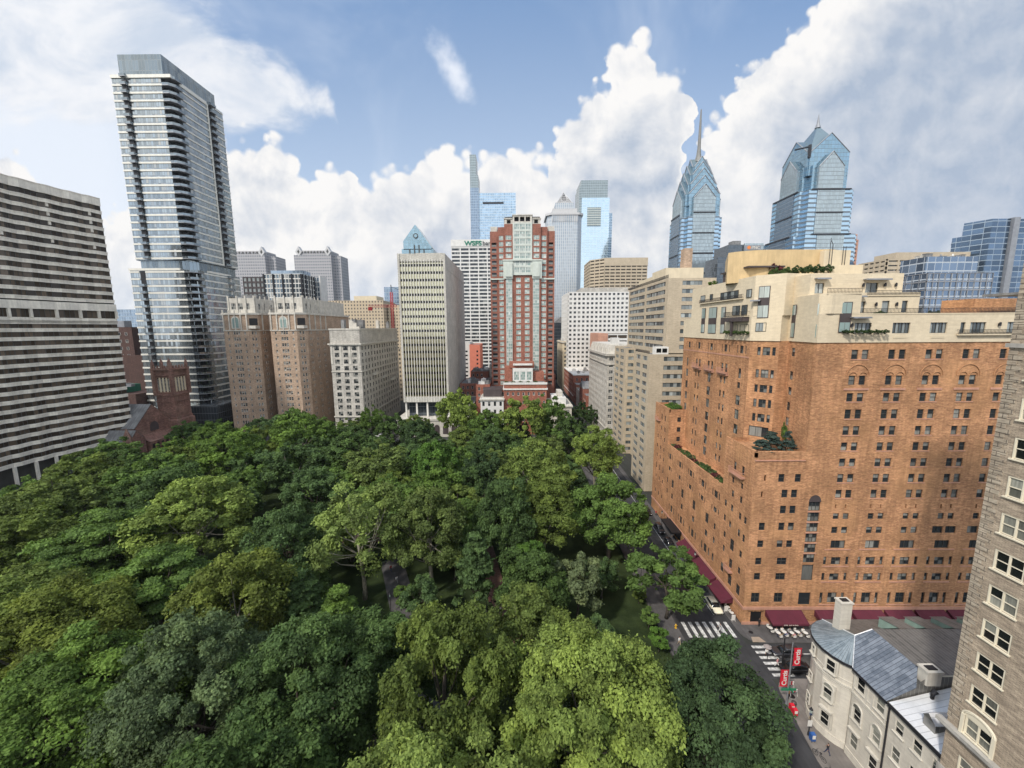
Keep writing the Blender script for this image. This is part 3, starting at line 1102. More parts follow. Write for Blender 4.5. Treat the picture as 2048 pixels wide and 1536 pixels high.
# trees between: under and behind the ones above
rf = random.Random(11)
WORDS = []
yy = 12.0
row = 0
while yy < 186:
    xx = -138.0 + (row % 2) * 8
    while xx < 24:
        x, y = xx + rf.uniform(-3.5, 3.5), yy + rf.uniform(-3.5, 3.5)
        ok = all((x - a) ** 2 + (y - b) ** 2 > (4.5 + 0.55 * c) ** 2 for a, b, c in TREES)
        if 55 < y < 95 and x > 7:
            ok = False
        if -9 < x < 1 and 56 < y < 78:
            ok = False
        if -28 < x < -20 and 64 < y < 82:
            ok = False
        if -66 < x < -52 and 84 < y < 91:
            ok = False
        if 0.97 * abs(x) > 1.45 * y + 14:
            ok = False
        if ok:
            kd = 'far' if y > 95 else 'tree'
            plant(kd, x, y, rf.uniform(14, 17.5), rf.uniform(6, 7.5), rf.choice(['green', 'deep', 'olive', 'deep']),
                  filler_label(x, y), 'lower trees between the tall park trees')
        xx += 14
    yy += 12.5
    row += 1
for i, (x, y, z, r_, c) in enumerate(((-38.5, 67.0, 12, 4.2, 'deep'), (-34.0, 65.0, 9, 3.4, 'green'), (-17.6, 66.5, 10, 3.4, 'deep'), (-13.5, 80.0, 12, 4.2, 'deep'), (13.5, 58.0, 8, 3.2, 'deep'), (17.5, 74.0, 9, 3.4, 'deep'), (-22.3, 71.5, 5, 2.0, 'green'), (24.4, 66.0, 4.2, 1.6, 'green'), (24.6, 72.5, 3.4, 1.4, 'olive'), (24.3, 60.5, 4.6, 1.7, 'fresh'))):
    plant('small', x, y, z, r_, c, 'small understorey tree ' + ('left of the white trunked plane tree', 'just left of the long white trunk', 'right of the grey paved path', 'under the olive plane tree in the centre', 'at the near edge of the dark lawn', 'at the far side of the dark lawn', 'at the right edge of the grey paved path', 'on the lawn edge beside the park sidewalk', 'on the lawn edge opposite the street tree', 'on the lawn edge near the yellow hydrant')[i], 'small understorey trees of the park')
# street trees on the avenue
plant('street', 28.6, 68.5, 14.6, 6.3, 'green', 'round street tree opposite the burgundy awnings, by the parked pale car', 'street trees')
for k, (x, y, z, r_) in enumerate([(29.0, 176, 13, 5), (31.5, 205, 14, 5), (41.5, 208, 13, 4.5), (41.8, 222, 12, 4), (29.5, 150, 15, 5), (41.6, 240, 11, 3.6)]):
    plant('street', x, y, z, r_, 'dark' if k != 4 else 'deep',
          ('dark street tree on the left kerb where the avenue meets the cross street', 'dark street tree in the roadway gap north of the cross street', 'dark street tree before the south end of the light grey apartment house', 'dark street tree before the middle of the light grey apartment house', 'deep green tree on the park sidewalk opposite the tan apartment house', 'dark street tree before the small rust row house')[k], 'dark street trees along the avenue')

# ------------------------------------------------------------------ the orange brick hotel
def poly_walls(mb, poly, z0, z1, holes=None, depth=0.25, m=0, mr=None, closed=True):
    """walls along a counter-clockwise plan; holes: {edge index: [(a, z, w, h)]}"""
    n = len(poly)
    for k in range(n if closed else n - 1):
        a, b = poly[k], poly[(k + 1) % n]
        L = math.hypot(b[0] - a[0], b[1] - a[1])
        F = Fr(a[0], a[1], b[0] - a[0], b[1] - a[1])
        mb.facade(F, L, z0, z1, (holes or {}).get(k, []), depth, m, mr)


def edge(poly, k):
    a, b = poly[k], poly[(k + 1) % len(poly)]
    return Fr(a[0], a[1], b[0] - a[0], b[1] - a[1]), math.hypot(b[0] - a[0], b[1] - a[1])


HOTEL = thing('brick_hotel', 'orange brick hotel with cream stepped penthouse floors and burgundy street awnings', 'hotel', loc=(62, 92, 0))
P_UP = [(50.8, 67.0), (92, 67.0), (92, 118), (46.7, 110), (46.7, 79.0), (50.2, 75.6), (52.2, 75.7)]
ROWS = [(49.4, 1.6), (45.0, 1.6), (42.1, 1.5), (39.1, 1.65), (36.2, 1.6), (33.4, 1.5), (30.5, 1.5), (27.6, 1.55), (24.7, 1.55)]
holes = {k: [] for k in range(8)}
wins = []


def addw(k, poly, a, z, w, h, nx=1, nz=2, store=None, wl=None, depth=0.25):
    store = holes if store is None else store
    wl = wins if wl is None else wl
    F, L = edge(poly, k)
    store[k].append((a, z, w, h))
    if nx:
        wl.append((F, a, depth - 0.08, z, w, h, nx, nz))


X0 = 50.8
for c in range(6):
    cx = 58.15 + 6.2 * c - X0
    for z, h in ROWS:
        addw(0, P_UP, cx - 1.42, z, 1.12, h)
        addw(0, P_UP, cx + 0.33, z, 1.12, h)
    for dx in (-1.35, 0.40):                      # little slots
        holes[0].append((cx - 0.25 + dx + 0.35, 22.75, 0.28, 0.75))
    if c in (3, 4):
        addw(0, P_UP, cx - 2.05, 18.0, 1.9, 1.35, 2, 1)
        addw(0, P_UP, cx + 0.25, 18.0, 1.9, 1.35, 2, 1)
    else:
        addw(0, P_UP, cx - 1.42, 18.0, 1.12, 1.25)
        addw(0, P_UP, cx + 0.33, 18.0, 1.12, 1.25)
    addw(0, P_UP, cx - 1.42, 20.7, 1.05, 1.15)
    addw(0, P_UP, cx + 0.33, 20.7, 1.05, 1.15)
    addw(0, P_UP, cx - 1.25, 15.1, 2.6, 1.55, 3, 1)
    for z, h in ((11.9, 1.5), (8.8, 1.4)):
        addw(0, P_UP, cx - 0.85, z, 1.75, h, 2, 2)
        addw(0, P_UP, cx - 2.25, z, 0.6, h + 0.1)
        addw(0, P_UP, cx + 1.75, z, 0.6, h + 0.1)
    addw(0, P_UP, cx - 0.75, 4.3, 1.7, 2.1, 2, 2)
    addw(0, P_UP, cx - 2.2, 4.2, 0.6, 2.2)
    addw(0, P_UP, cx + 1.7, 4.2, 0.6, 2.2)
    holes[0].append((cx - 1.6, 0.1, 4.6, 2.4))
    wins.append((edge(P_UP, 0)[0], cx - 1.6, 0.2, 0.1, 4.6, 2.4, 4, 1))
# tall arched strip of brown windows
for z in (12.3, 14.3, 16.3, 18.3, 20.3, 22.3):
    addw(0, P_UP, 52.2 - X0, z, 2.1, 1.75, 3, 2)
addw(0, P_UP, 52.2 - X0, 8.8, 2.1, 3.1, 1, 1)
addw(0, P_UP, 52.1 - X0, 3.9, 2.2, 2.5, 1, 1)
# notch faces
for z, h in ROWS[:5]:
    addw(5, P_UP, 0.7, z, 1.3, h, 2, 2)
    F, L = edge(P_UP, 4)
    addw(4, P_UP, L - 3.55, z, 0.55, h)
    addw(4, P_UP, L - 2.65, z, 1.25, h, 2, 2)
    addw(4, P_UP, L - 1.05, z, 0.55, h)
    F, L = edge(P_UP, 6)
    addw(6, P_UP, 0.9, z, 1.25, h)
holes[5] = []
wins = [w for w in wins if not (abs(w[0].x - 50.2) < .01 and abs(w[0].y - 75.6) < .01)]
holes[4].append((0.9, 33.1, 3.4, 2.1))
wins.append((edge(P_UP, 4)[0], 0.9, 0.2, 33.1, 3.4, 2.1, 3, 1))
# upper west face, a runs south from y=118
F3, L3 = edge(P_UP, 3)


def uw(yc, z, w, h, nx=1, nz=2):
    addw(3, P_UP, 110 - yc - w / 2, z, w, h, nx, nz)


for yc in (106.4, 100.8, 94.5, 88.1, 81.9):
    uw(yc, 49.5, 1.3, 1.6, 2, 2)
    if yc > 80:
        uw(yc + 1.5, 49.5, 0.5, 1.6)
        uw(yc - 1.5, 49.5, 0.5, 1.6)
for yc in (107.0,):
    uw(yc, 44.6, 1.0, 2.2)
for yc in (100.8, 94.5, 88.2):
    for dy in (-0.85, 0.85):
        uw(yc + dy, 45.0, 1.0, 1.9)
uw(82.0, 44.3, 1.1, 2.1, 1, 2)
for z in (41.8, 38.6, 35.6, 32.4, 29.4, 26.4, 23.6):
    uw(107.0, z, 1.5, 2.0, 2, 2)
    uw(94.8, z, 1.7, 2.1, 2, 2)
    if z < 40:
        uw(82.1, z, 1.7, 2.1, 2, 2)
uw(82.1, 42.2, 1.2, 1.3)
for z in (42.4, 39.2, 36.1, 33.0, 29.9, 26.9, 24.2):
    for yc in (101.0, 88.5):
        uw(yc - 0.8, z, 0.85, 1.5)
        uw(yc + 0.8, z, 0.85, 1.5)
mb = MB()
poly_walls(mb, P_UP, 0.0, 52.2, holes, 0.26)
mb.face([(x, y, 52.2) for x, y in P_UP])
mb.build('wall', M['brick_orange'], HOTEL)
windows(HOTEL, wins, [M['frame_dark'], M['glass']], limit=100)

# low wings along the avenue: corner tower, long terrace, north tower
P_SW = [(42.1, 67.0), (50.8, 67.0), (52.3, 76.5), (46.7, 76.8), (42.1, 76.8)]
P_MID = [(42.1, 76.8), (46.7, 76.8), (46.7, 106.0), (42.1, 106.0)]
P_NT = [(42.1, 106.0), (46.7, 106.0), (46.7, 116.4), (42.1, 116.4)]
hs = {k: [] for k in range(5)}
ws = []
for x, z, w, h, nx in [(46.4, 27.7, 1.1, 1.5, 1), (49.3, 27.7, 1.1, 1.5, 1), (47.2, 24.8, 1.1, 1.5, 1), (48.9, 24.8, 1.1, 1.5, 1), (47.2, 21.8, 1.1, 1.5, 1), (48.9, 21.8, 1.1, 1.5, 1),
                       (43.7, 18.6, 1.1, 1.5, 1), (47.2, 18.6, 1.1, 1.5, 1), (48.9, 18.6, 1.1, 1.5, 1), (43.7, 15.3, 1.1, 1.4, 1), (47.2, 15.3, 1.1, 1.4, 1), (48.9, 15.3, 1.1, 1.4, 1),
                       (43.6, 11.9, 1.15, 1.4, 1), (47.5, 11.9, 1.8, 1.4, 2), (43.6, 8.9, 1.15, 1.4, 1), (47.5, 8.9, 1.8, 1.4, 2), (43.4, 4.4, 1.55, 1.95, 2), (47.6, 4.4, 1.6, 1.95, 2)]:
    addw(0, P_SW, x - 42.1, z, w, h, nx, 2, hs, ws)
hs[0] += [(1.8, 27.9, 0.35, 1.1), (1.5, 24.9, 0.35, 1.1)]
hs[0] += [(1.45, 0.1, 2.0, 2.45)]
# west face of the corner tower; a runs south from y=76.8
for y, z, w, h, nx in [(73.1, 27.7, 0.9, 1.7, 1), (70.4, 27.7, 0.9, 1.7, 1), (73.4, 25.0, 0.8, 1.2, 1), (70.4, 25.0, 0.8, 1.2, 1), (73.2, 22.2, 0.9, 1.4, 1), (70.4, 22.2, 0.9, 1.4, 1), (75.4, 19.3, 0.9, 1.4, 1), (73.1, 19.3, 0.9, 1.4, 1),
                       (70.3, 19.0, 0.9, 1.4, 1), (68.6, 19.0, 0.9, 1.4, 1), (75.4, 16.2, 0.9, 1.4, 1), (73.4, 15.8, 0.9, 1.4, 1), (70.3, 15.6, 0.9, 1.5, 1), (68.7, 15.4, 0.9, 1.5, 1),
                       (75.0, 12.8, 0.9, 1.4, 1), (72.2, 11.6, 1.4, 2.4, 2), (69.2, 12.0, 0.9, 1.4, 1), (75.0, 9.8, 0.9, 1.4, 1), (72.2, 7.9, 1.2, 2.0, 2), (69.3, 8.6, 0.9, 1.4, 1), (75.1, 5.3, 1.2, 2.0, 1), (72.1, 4.4, 1.4, 2.2, 2), (69.2, 4.4, 1.3, 2.1, 2)]:
    addw(4, P_SW, 76.8 - y - w / 2, z, w, h, nx, 2, hs, ws) if False else None
    F = W_(42.1, 76.8)
    hs.setdefault('w', []).append((76.8 - y - w / 2, z, w, h))
    ws.append((F, 76.8 - y - w / 2, 0.17, z, w, h, nx, 2))
mb = MB()
mb.facade(S_(42.1, 67.0), 8.7, 0.0, 33.1, hs[0], 0.25)
mb.facade(W_(42.1, 76.8), 9.8, 0.0, 33.1, hs['w'], 0.25)
mb.face([(46.7, 76.8, 22), (42.1, 76.8, 22), (42.1, 76.8, 33.1), (46.7, 76.8, 33.1)])
# parapet round the terrace
for F, L in ((S_(42.1, 67.0), 8.7), (W_(42.1, 76.8), 9.8)):
    mb.fbox(F, 0, L, 0.003, 0.4, 32.2, 33.3)
mb.face([(x, y, 32.3) for x, y in P_SW])
mb.build('corner_wing_wall', M['brick_orange'], HOTEL)
# long wing
hm = []
for yc in (104, 97.5, 91.3, 85.2, 79.3):
    for z, h in ((19.3, 1.6), (16.1, 1.2)):
        for dy, w in ((1.35, 0.6), (0, 1.5), (-1.35, 0.6)):
            hm.append((yc + dy, z, w, h))
for yc in (101.5, 95.3, 88.8, 82.4):
    hm.append((yc, 12.1, 1.5, 2.3))
    hm.append((yc, 9.0, 1.3, 1.5))
    for dy in (1.6, -1.6):
        hm.append((yc + dy, 5.2, 0.7, 2.0))
    hm.append((yc, 5.2, 1.4, 2.0))
hm += [(79.0, 12.3, 0.9, 1.5), (79.0, 9.2, 0.9, 1.5), (79.0, 5.2, 0.9, 1.8), (105, 12.3, 0.9, 1.5), (105, 9.2, 0.9, 1.5)]
F = W_(42.1, 106.0)
ho = [(106 - y - w / 2, z, w, h) for y, z, w, h in hm]
ws += [(F, a, 0.17, z, w, h, 2 if w > 1.2 else 1, 2) for a, z, w, h in ho]
shops = [(1.5 + 5.6 * k, 0.3, 4.2, 2.5) for k in range(5)]
mb = MB()
mb.facade(F, 29.2, 0.0, 22.9, ho + shops, 0.25)
ws += [(F, a, 0.2, z, w, h, 4, 1) for a, z, w, h in shops]
mb.fbox(F, 0, 29.2, 0.003, 0.4, 22.0, 23.1)
mb.face([(x, y, 22.1) for x, y in P_MID])
mb.build('long_wing_wall', M['brick_orange'], HOTEL)
# north tower
hn = []
for z, h in ((28.6, 1.8), (25.6, 1.3), (22.7, 1.2), (19.8, 1.2), (16.9, 1.2), (13.4, 1.9), (10.4, 1.2), (5.8, 1.4)):
    for yc in (108.7, 111.2, 113.7):
        if z > 24 and yc > 113:
            continue
        hn.append((yc, z, 0.9, h))
ho = [(116.4 - y - w / 2, z, w, h) for y, z, w, h in hn]
F = W_(42.1, 116.4)
ws += [(F, a, 0.17, z, w, h, 1, 2) for a, z, w, h in ho]
mb = MB()
mb.facade(F, 10.4, 0.0, 32.7, ho, 0.25)
hh = [(2.3, z, 1.0, 1.3) for z in (29.2, 26.4, 23.7)]
mb.facade(S_(42.1, 106.0), 4.6, 22.1, 32.7, hh, 0.25)
ws += [(S_(42.1, 106.0), a, 0.17, z, w, h, 1, 2) for a, z, w, h in hh]
mb.face([(46.7, 116.4, 0), (42.1, 116.4, 0), (42.1, 116.4, 32.7), (46.7, 116.4, 32.7)])
mb.face([(x, y, 31.9) for x, y in P_NT])
mb.fbox(F, 0, 10.4, 0.003, 0.35, 31.8, 32.9)
mb.build('north_wing_wall', M['brick_orange'], HOTEL)
windows(HOTEL, ws, [M['frame_dark'], M['glass_dark']], name='wing_window', limit=99)
# belt courses and sills
mb = MB()
for F, L, z, t in ((S_(42.1, 67.0), 49.9, 3.0, 0.55), (W_(42.1, 116.4), 49.4, 3.0, 0.55), (S_(55, 67.0), 30, 33.0, 0.0), (S_(42.1, 67.0), 8.7, 31.6, 0.18), (S_(42.1, 67.0), 49.9, 0.0, 0.5)):
    if t:
        mb.fbox(F, -0.12 if F.ux else 0, L, -0.14, -0.003, z, z + t)
for c in range(6):
    cx = 58.15 + 6.2 * c - X0
    mb.fbox(S_(X0, 67.0), cx - 2.1, cx + 2.1, -0.12, -0.003, 44.1, 44.45)
    for z, h in ROWS[:1] + ROWS[2:]:
        for dx in (-1.5,):
            mb.fbox(S_(X0, 67.0), cx + dx, cx + 1.53, -0.07, -0.003, z - 0.16, z - 0.02)
    for z in (15.0, 11.7, 8.6, 4.05):
        mb.fbox(S_(X0, 67.0), cx - 2.3, cx + 2.4, -0.08, -0.003, z - 0.18, z)
for z in (14.1, 16.1, 18.1, 20.1, 22.1):
    mb.fbox(S_(X0, 67.0), 1.3, 3.6, -0.05, -0.003, z - 0.06, z + 0.16)
for yc in (100.8, 94.5, 88.2):
    mb.fbox(W_(46.7, 110), 110 - yc - 2, 110 - yc + 2, -0.5, -0.003, 44.3, 44.6)
mb.fbox(W_(46.7, 110), 0, 30.9, -0.06, -0.003, 48.7, 48.95)
mb.build('stone_course', M['brick_pink'], HOTEL)
for c in range(5):                                  # twin arches over the second row
    cx = 58.15 + 6.2 * c
    mb = MB()
    for xc, r_, zc in ((cx - 0.86, 0.72, 46.5), (cx + 0.89, 0.72, 46.5), (cx, 1.95, 46.6)):
        pts = [(xc + r_ * math.cos(math.pi * k / 12), 66.93, zc + r_ * math.sin(math.pi * k / 12) * 0.95) for k in range(13)]
        mb.tube(pts, 0.06, 6)
    mb.build('arch_moulding', M['brick_orange'], HOTEL)
mb = MB()
pts = [(53.25 + 1.1 * math.cos(math.pi * k / 12), 67.02, 24.0 + 1.3 * math.sin(math.pi * k / 12)) for k in range(13)]
for a, b in zip(pts[:-1], pts[1:]):
    mb.face([(53.25, 66.97, 24.0), (a[0], 66.97, a[2]), (b[0], 66.97, b[2])])
mb.build('arch_window', M['dark_panel'], HOTEL)


def balcony(root, F, a0, a1, z, depth=0.9, h=0.9, mat=None, floor=None, name='balcony'):
    mb = MB()
    mb.fbox(F, a0, a1, -depth, -0.003, z - 0.2, z, 1)
    for zz in (z + 0.12, z + h):
        mb.fbox(F, a0, a1, -depth, -depth + 0.05, zz, zz + 0.06)
        for a in (a0, a1 - 0.05):
            mb.fbox(F, a, a + 0.05, -depth + 0.052, -0.003, zz, zz + 0.06)
    n = max(3, int((a1 - a0) / 0.22))
    for k in range(n + 1):
        a = a0 + (a1 - a0 - 0.04) * k / n
        mb.fbox(F, a, a + 0.04, -depth + 0.005, -depth + 0.045, z, z + h)
    return mb.build(name, [mat or M['metal_dark'], floor or M['cream_plain']], root)


for yc in (100.8, 94.5, 88.2):
    balcony(HOTEL, W_(46.7, 110), 110 - yc - 1.9, 110 - yc + 1.9, 44.9, 0.8, 0.9, M['brick_pink'], M['brick_pink'])
balcony(HOTEL, W_(42.1, 76.8), 2.9, 7.2, 27.4, 0.8, 0.9, M['brick_pink'], M['brick_pink'])
balcony(HOTEL, W_(42.1, 76.8), 3.6, 5.6, 7.6, 0.8, 0.9, M['brick_pink'], M['brick_pink'])
balcony(HOTEL, W_(42.1, 116.4), 1.5, 4.5, 28.3, 0.7, 0.9, M['brick_pink'], M['brick_pink'])

# cream penthouse floors
CR = M['cream']
ch = {}
cw = []


def cream_box(name, poly, z0, z1, holes, top=True, parapet=0.0):
    mb = MB()
    poly_walls(mb, poly, z0, z1, holes, 0.3)
    if top:
        mb.face([(x, y, z1 - parapet) for x, y in poly])
    return mb.build(name, CR, HOTEL)


# lowest cream storey, a hand proud of the brick
P1 = [(53.6, 66.85), (92.2, 66.85), (92.2, 118.2), (46.5, 110.2), (46.5, 78.9), (50.1, 75.4), (52.1, 76.3), (50.6, 66.85)]
h1 = {k: [] for k in range(8)}
for x0, x1, nx in ((56.6, 59.4, 4), (62.9, 65.8, 5), (69.1, 71.9, 5), (75.7, 78.3, 4), (81.8, 84.6, 4)):
    h1[0].append((x0 - 53.6, 53.7, x1 - x0, 1.75))
    cw.append((S_(53.6, 66.85), x0 - 53.6, 0.2, 53.7, x1 - x0, 1.75, nx, 1))
h1[0].append((74.1 - 53.6, 53.7, 0.8, 1.75))
cw.append((S_(53.6, 66.85), 74.1 - 53.6, 0.2, 53.7, 0.8, 1.75, 1, 1))
cream_box('cream_storey', P1, 52.2, 57.0, h1, True, 0.9)
# terrace block two and three on the south side
h2 = {k: [] for k in range(5)}
P2 = [(53.7, 69.5), (69.4, 69.5), (69.4, 80), (53.7, 80)]
for x0, x1, z, h, nx in ((56.2, 57.4, 57.2, 1.9, 1), (58.0, 60.2, 57.2, 1.9, 3), (63.1, 64.4, 57.2, 2.0, 1), (66.5, 67.5, 57.2, 2.0, 1)):
    h2[0].append((x0 - 53.7, z, x1 - x0, h))
    cw.append((S_(53.7, 69.5), x0 - 53.7, 0.2, z, x1 - x0, h, nx, 1))
cream_box('cream_second_terrace', P2, 56.1, 60.6, h2, True, 0.5)
P3 = [(52.3, 72.0), (68.6, 72.0), (68.6, 84), (52.3, 84)]
h3 = {0: [(9.8, 60.7, 2.2, 1.8), (0.9, 60.7, 1.6, 1.8)]}
cw.append((S_(52.3, 72.0), 9.8, 0.2, 60.7, 2.2, 1.8, 2, 1))
cw.append((S_(52.3, 72.0), 0.9, 0.2, 60.7, 1.6, 1.8, 2, 1))
cream_box('cream_third_terrace', P3, 60.0, 64.1, h3)
# corner bay with tall windows and a rail
PB = [(50.7, 66.8), (53.59, 66.8), (53.69, 76.0), (52.35, 76.0)]
mb = MB()
nn = 8
arc = [(50.75, 67.5)] + [(52.3 + 1.55 * math.cos(R(200 + 90 * k / nn)), 67.9 + 1.3 * math.sin(R(200 + 90 * k / nn))) for k in range(nn + 1)] + [(57.2, 66.8), (57.2, 72.0), (52.3, 76.2)]
mb.prism(arc, 57.003, 60.3)
mb.build('corner_bay', CR, HOTEL)
Fd = Fr(52.1, 76.3, 50.6 - 52.1, 66.85 - 76.3)


def tall_window(F, a, w, z0, zs, z1, d=-0.02):
    mb = MB()
    mb.fbox(F, a, a + w, d - 0.06, 0.0, z0, z1, 0)
    for (p, q) in ((z0 + 0.12, zs - 0.75), (zs + 0.75, z1 - 0.12)):
        n = 2 if w > 1 else 1
        for k in range(n):
            aa = a + 0.08 + (w - 0.16) * k / n
            bb = a - 0.0 + 0.02 + (w - 0.16) * (k + 1) / n
            mb.face([F.p(aa, d - 0.066, p), F.p(bb, d - 0.066, p), F.p(bb, d - 0.066, q), F.p(aa, d - 0.066, q)], 1)
    return mb.build('tall_window', [M['dark_panel'], M['glass_pale']], HOTEL)


tall_window(Fd, 1.0, 1.3, 52.9, 56.3, 58.9)
tall_window(Fr(50.72, 67.4, 0.9, -0.42), 0.0, 0.01, 53, 56, 58.8)
tall_window(S_(50.6, 66.8), 3.3, 1.9, 53.9, 56.3, 58.9)
# west block
PW = [(50.3, 75.3), (52.5, 76.0), (62.0, 76.0), (62, 106), (46.6, 106), (46.6, 78.7)]
hw = {k: [] for k in range(6)}
cream_box('west_penthouse', PW, 57.003, 64.7, hw)
Fw = W_(46.5, 110.2)


def low_window(F, a, w, z, h, nx, nz=1):
    mb = win_arrays(w, h, nx, nz, 0.08, 0.07)
    o = mb.build('window', [M['frame_dark'], M['glass_tan']], None)
    o.location = F.p(a, -0.03, z)
    o.rotation_euler = (0, 0, F.ang)
    child(o, HOTEL)


for y0, y1, z0, z1, nx in ((98.7, 101.0, 61.2, 62.6, 1), (95.0, 96.3, 61.3, 62.6, 1), (84.2, 91.4, 60.9, 62.5, 5), (79.5, 81.3, 60.7, 62.3, 2)):
    low_window(Fw, 110.2 - y1, y1 - y0, z0, z1 - z0, nx)
for y0, y1, z0, z1 in ((98.0, 99.8, 53.5, 59.5), (92.5, 96.2, 53.4, 59.5), (88.7, 90.5, 53.5, 59.3)):
    tall_window(Fw, 110.2 - y1, y1 - y0, z0, (z0 + z1) / 2 - 0.2, z1)
Fc = Fr(46.6, 78.7, 50.3 - 46.6, 75.3 - 78.7)
tall_window(Fc, 0.7, 1.9, 56.6, 59.7, 62.6)
low_window(Fc, 0.6, 1.8, 54.0, 1.7, 3)
low_window(Fc, 0.2, 0.9, 57.2, 0.4, 1) if False else None
for y0, y1, z in ((83.2, 86.0, 57.3), (80.6, 82.6, 57.3), (83.5, 86.5, 53.4), (79.6, 82.6, 53.4)):
    low_window(Fw, 110.2 - y1, y1 - y0, z, 2.0, 2)
# dark balcony of the west block
mb = MB()
mb.fbox(Fw, 23.0, 30.6, -1.3, -0.05, 56.0, 56.9, 0)
mb.fbox(Fw, 25.9, 26.4, -1.2, -0.8, 53.0, 56.0, 0)
mb.build('balcony', [M['dark_panel']], HOTEL)
balcony(HOTEL, Fw, 23.0, 30.6, 56.95, 1.25, 1.0)
balcony(HOTEL, W_(46.5, 110.2), 9.2, 28.0, 60.75, 0.35, 0.7)
balcony(HOTEL, S_(53.7, 66.85), 0.1, 36, 57.0, 0.05, 0.75, name='terrace_rail')
balcony(HOTEL, S_(52.3, 69.4), 8.0, 17.0, 60.2, 0.05, 0.7, name='terrace_rail')
balcony(HOTEL, S_(50.8, 66.75), 0.6, 6.3, 60.35, 0.05, 0.7, name='terrace_rail')
balcony(HOTEL, S_(73.6, 66.80), 0.0, 13.5, 53.5, 0.35, 0.7)
# folded awnings and wall lamps
for F, a0, a1, z in ((S_(53.6, 66.85), 2.0, 5.0, 56.3), (S_(53.7, 69.5), 3.0, 6.0, 59.9), (S_(52.3, 72.0), 9.2, 13.6, 63.0), (S_(52.3, 72), 0.6, 3.0, 63.2), (Fc, -0.5, 1.2, 59.9)):
    mb = MB()
    mb.fbox(F, a0, a1, -0.75, -0.05, z, z + 0.16)
    mb.fbox(F, a0, a1, -0.9, -0.7, z - 0.12, z + 0.1)
    mb.build('folded_awning', M['metal_grey'], HOTEL)
for x, z, y in ((61.9, 58.5, 69.42), (65.4, 58.5, 69.42), (61.5, 62.0, 71.92), (65.3, 62.0, 71.92), (67.2, 62.0, 71.92), (80.3, 55.0, 66.8), (85.6, 55.0, 66.8), (56.0, 55.0, 66.8)):
    mb = MB()
    mb.box(x - 0.14, x + 0.14, y - 0.28, y, z - 0.2, z + 0.25)
    mb.sphere((x, y - 0.2, z + 0.3), 0.16, 0, 8, 5)
    mb.build('wall_lamp', M['metal_dark'], HOTEL)
mb = MB()
for x in (57.0, 63.2, 69.4, 76.0, 82.2):
    mb.box(x, x + 2.2, 66.80, 66.84, 52.85, 53.2)
mb.build('stone_panel', M['cream_plain'], HOTEL)
# ochre upper penthouse with a curved wall
mb = MB()
arc = [(52.5 + 8 * math.cos(R(a)), 88 + 5 * math.sin(R(a))) for a in range(200, 285, 12)]
mb.prism([(50.5, 98)] + arc[::1] + [(64.0, 83.2), (66.6, 84.2), (66.6, 98)][::1], 64.0, 70.3)
mb.build('ochre_penthouse', M['ochre'], HOTEL)
mb = MB()
mb.prism([(61.8, 82.0), (67.0, 82.0), (67.0, 90), (61.8, 90)], 64.1, 69.9)
mb.box(61.2, 67.2, 79.0, 82.6, 64.1, 66.6)
mb.build('stair_block', M['cream_plain'], HOTEL)
mb = MB()
for x, y, h in ((62.6, 81.7, 72.2), (63.1, 81.7, 71.0), (65.4, 81.9, 70.6), (65.9, 81.9, 70.6)):
    mb.tube([(x, y, 66.6), (x, y, h)], 0.06, 6)
mb.tube([(62.6, 81.7, 71.8), (63.1, 81.7, 71.0)], 0.05, 5)
mb.build('mast', M['metal_dark'], HOTEL)
mb = MB()                                            # timber pergola on the roof
for x in (48.0, 51.0, 53.4):
    for y in (84, 92):
        mb.box(x, x + 0.5, y, y + 0.5, 64.7, 66.8)
mb.box(47.2, 54.6, 82.5, 93.5, 66.8, 67.1)
mb.box(47.6, 54.0, 90, 93, 64.7, 66.7)
mb.build('roof_pergola', M['dark_panel'], HOTEL)
# columns and orange roof house at the far right of the roof
mb = MB()
mb.box(88.5, 97, 78, 84, 57, 60.0, 0)
mb.build('roof_house', M['brick_orange'], HOTEL)
mb = MB()
for x in (88.2, 90.2):
    mb.tube([(x, 71, 56.1), (x, 71, 60.2)], 0.28, 10)
mb.box(87.4, 96, 70, 76, 60.2, 60.6)
mb.build('roof_porch', M['roof_grey'], HOTEL)
# street awnings


def street_awning(F, a0, a1, z=2.95, out=2.3, drop=1.15, text=None, val=0.32):
    mb = MB()
    n = max(4, int((a1 - a0) / 0.9))
    for k in range(n):                       # gently sagging canvas bays
        b0, b1 = a0 + (a1 - a0) * k / n, a0 + (a1 - a0) * (k + 1) / n
        bm_ = (b0 + b1) / 2
        for p, q in ((b0, bm_), (bm_, b1)):
            sp, sq = (0.0 if p == b0 else 0.05), (0.0 if q == b1 else 0.05)
            mb.face([F.p(p, -out, z - drop), F.p(q, -out, z - drop), F.p(q, -0.02, z), F.p(p, -0.02, z)])
    mb.fbox(F, a0, a1, -out - 0.03, -out, z - drop - val, z - drop)
    for a in (a0, a1):
        mb.face([F.p(a, -out, z - drop), F.p(a, -0.02, z), F.p(a, -0.02, z - drop - 0.05), F.p(a, -out, z - drop - 0.05)])
    for k in range(n + 1):
        a = a0 + (a1 - a0) * k / n
        mb.face([F.p(a - 0.025, -out, z - drop + 0.02), F.p(a + 0.025, -out, z - drop + 0.02), F.p(a + 0.025, -0.02, z + 0.02), F.p(a - 0.025, -0.02, z + 0.02)])
    aw = mb.build('awning', M['awning'], HOTEL)
    if text:
        t = text_mesh(text, 0.30, M['letters_pale'])
        w_ = max(v.co.x for v in t.data.vertices)
        t.location = F.p((a0 + a1) / 2 - w_ / 2, -out - 0.045, z - drop - val + 0.05)
        t.rotation_euler = (R(90), 0, F.ang)
        child(t, aw)
    return aw


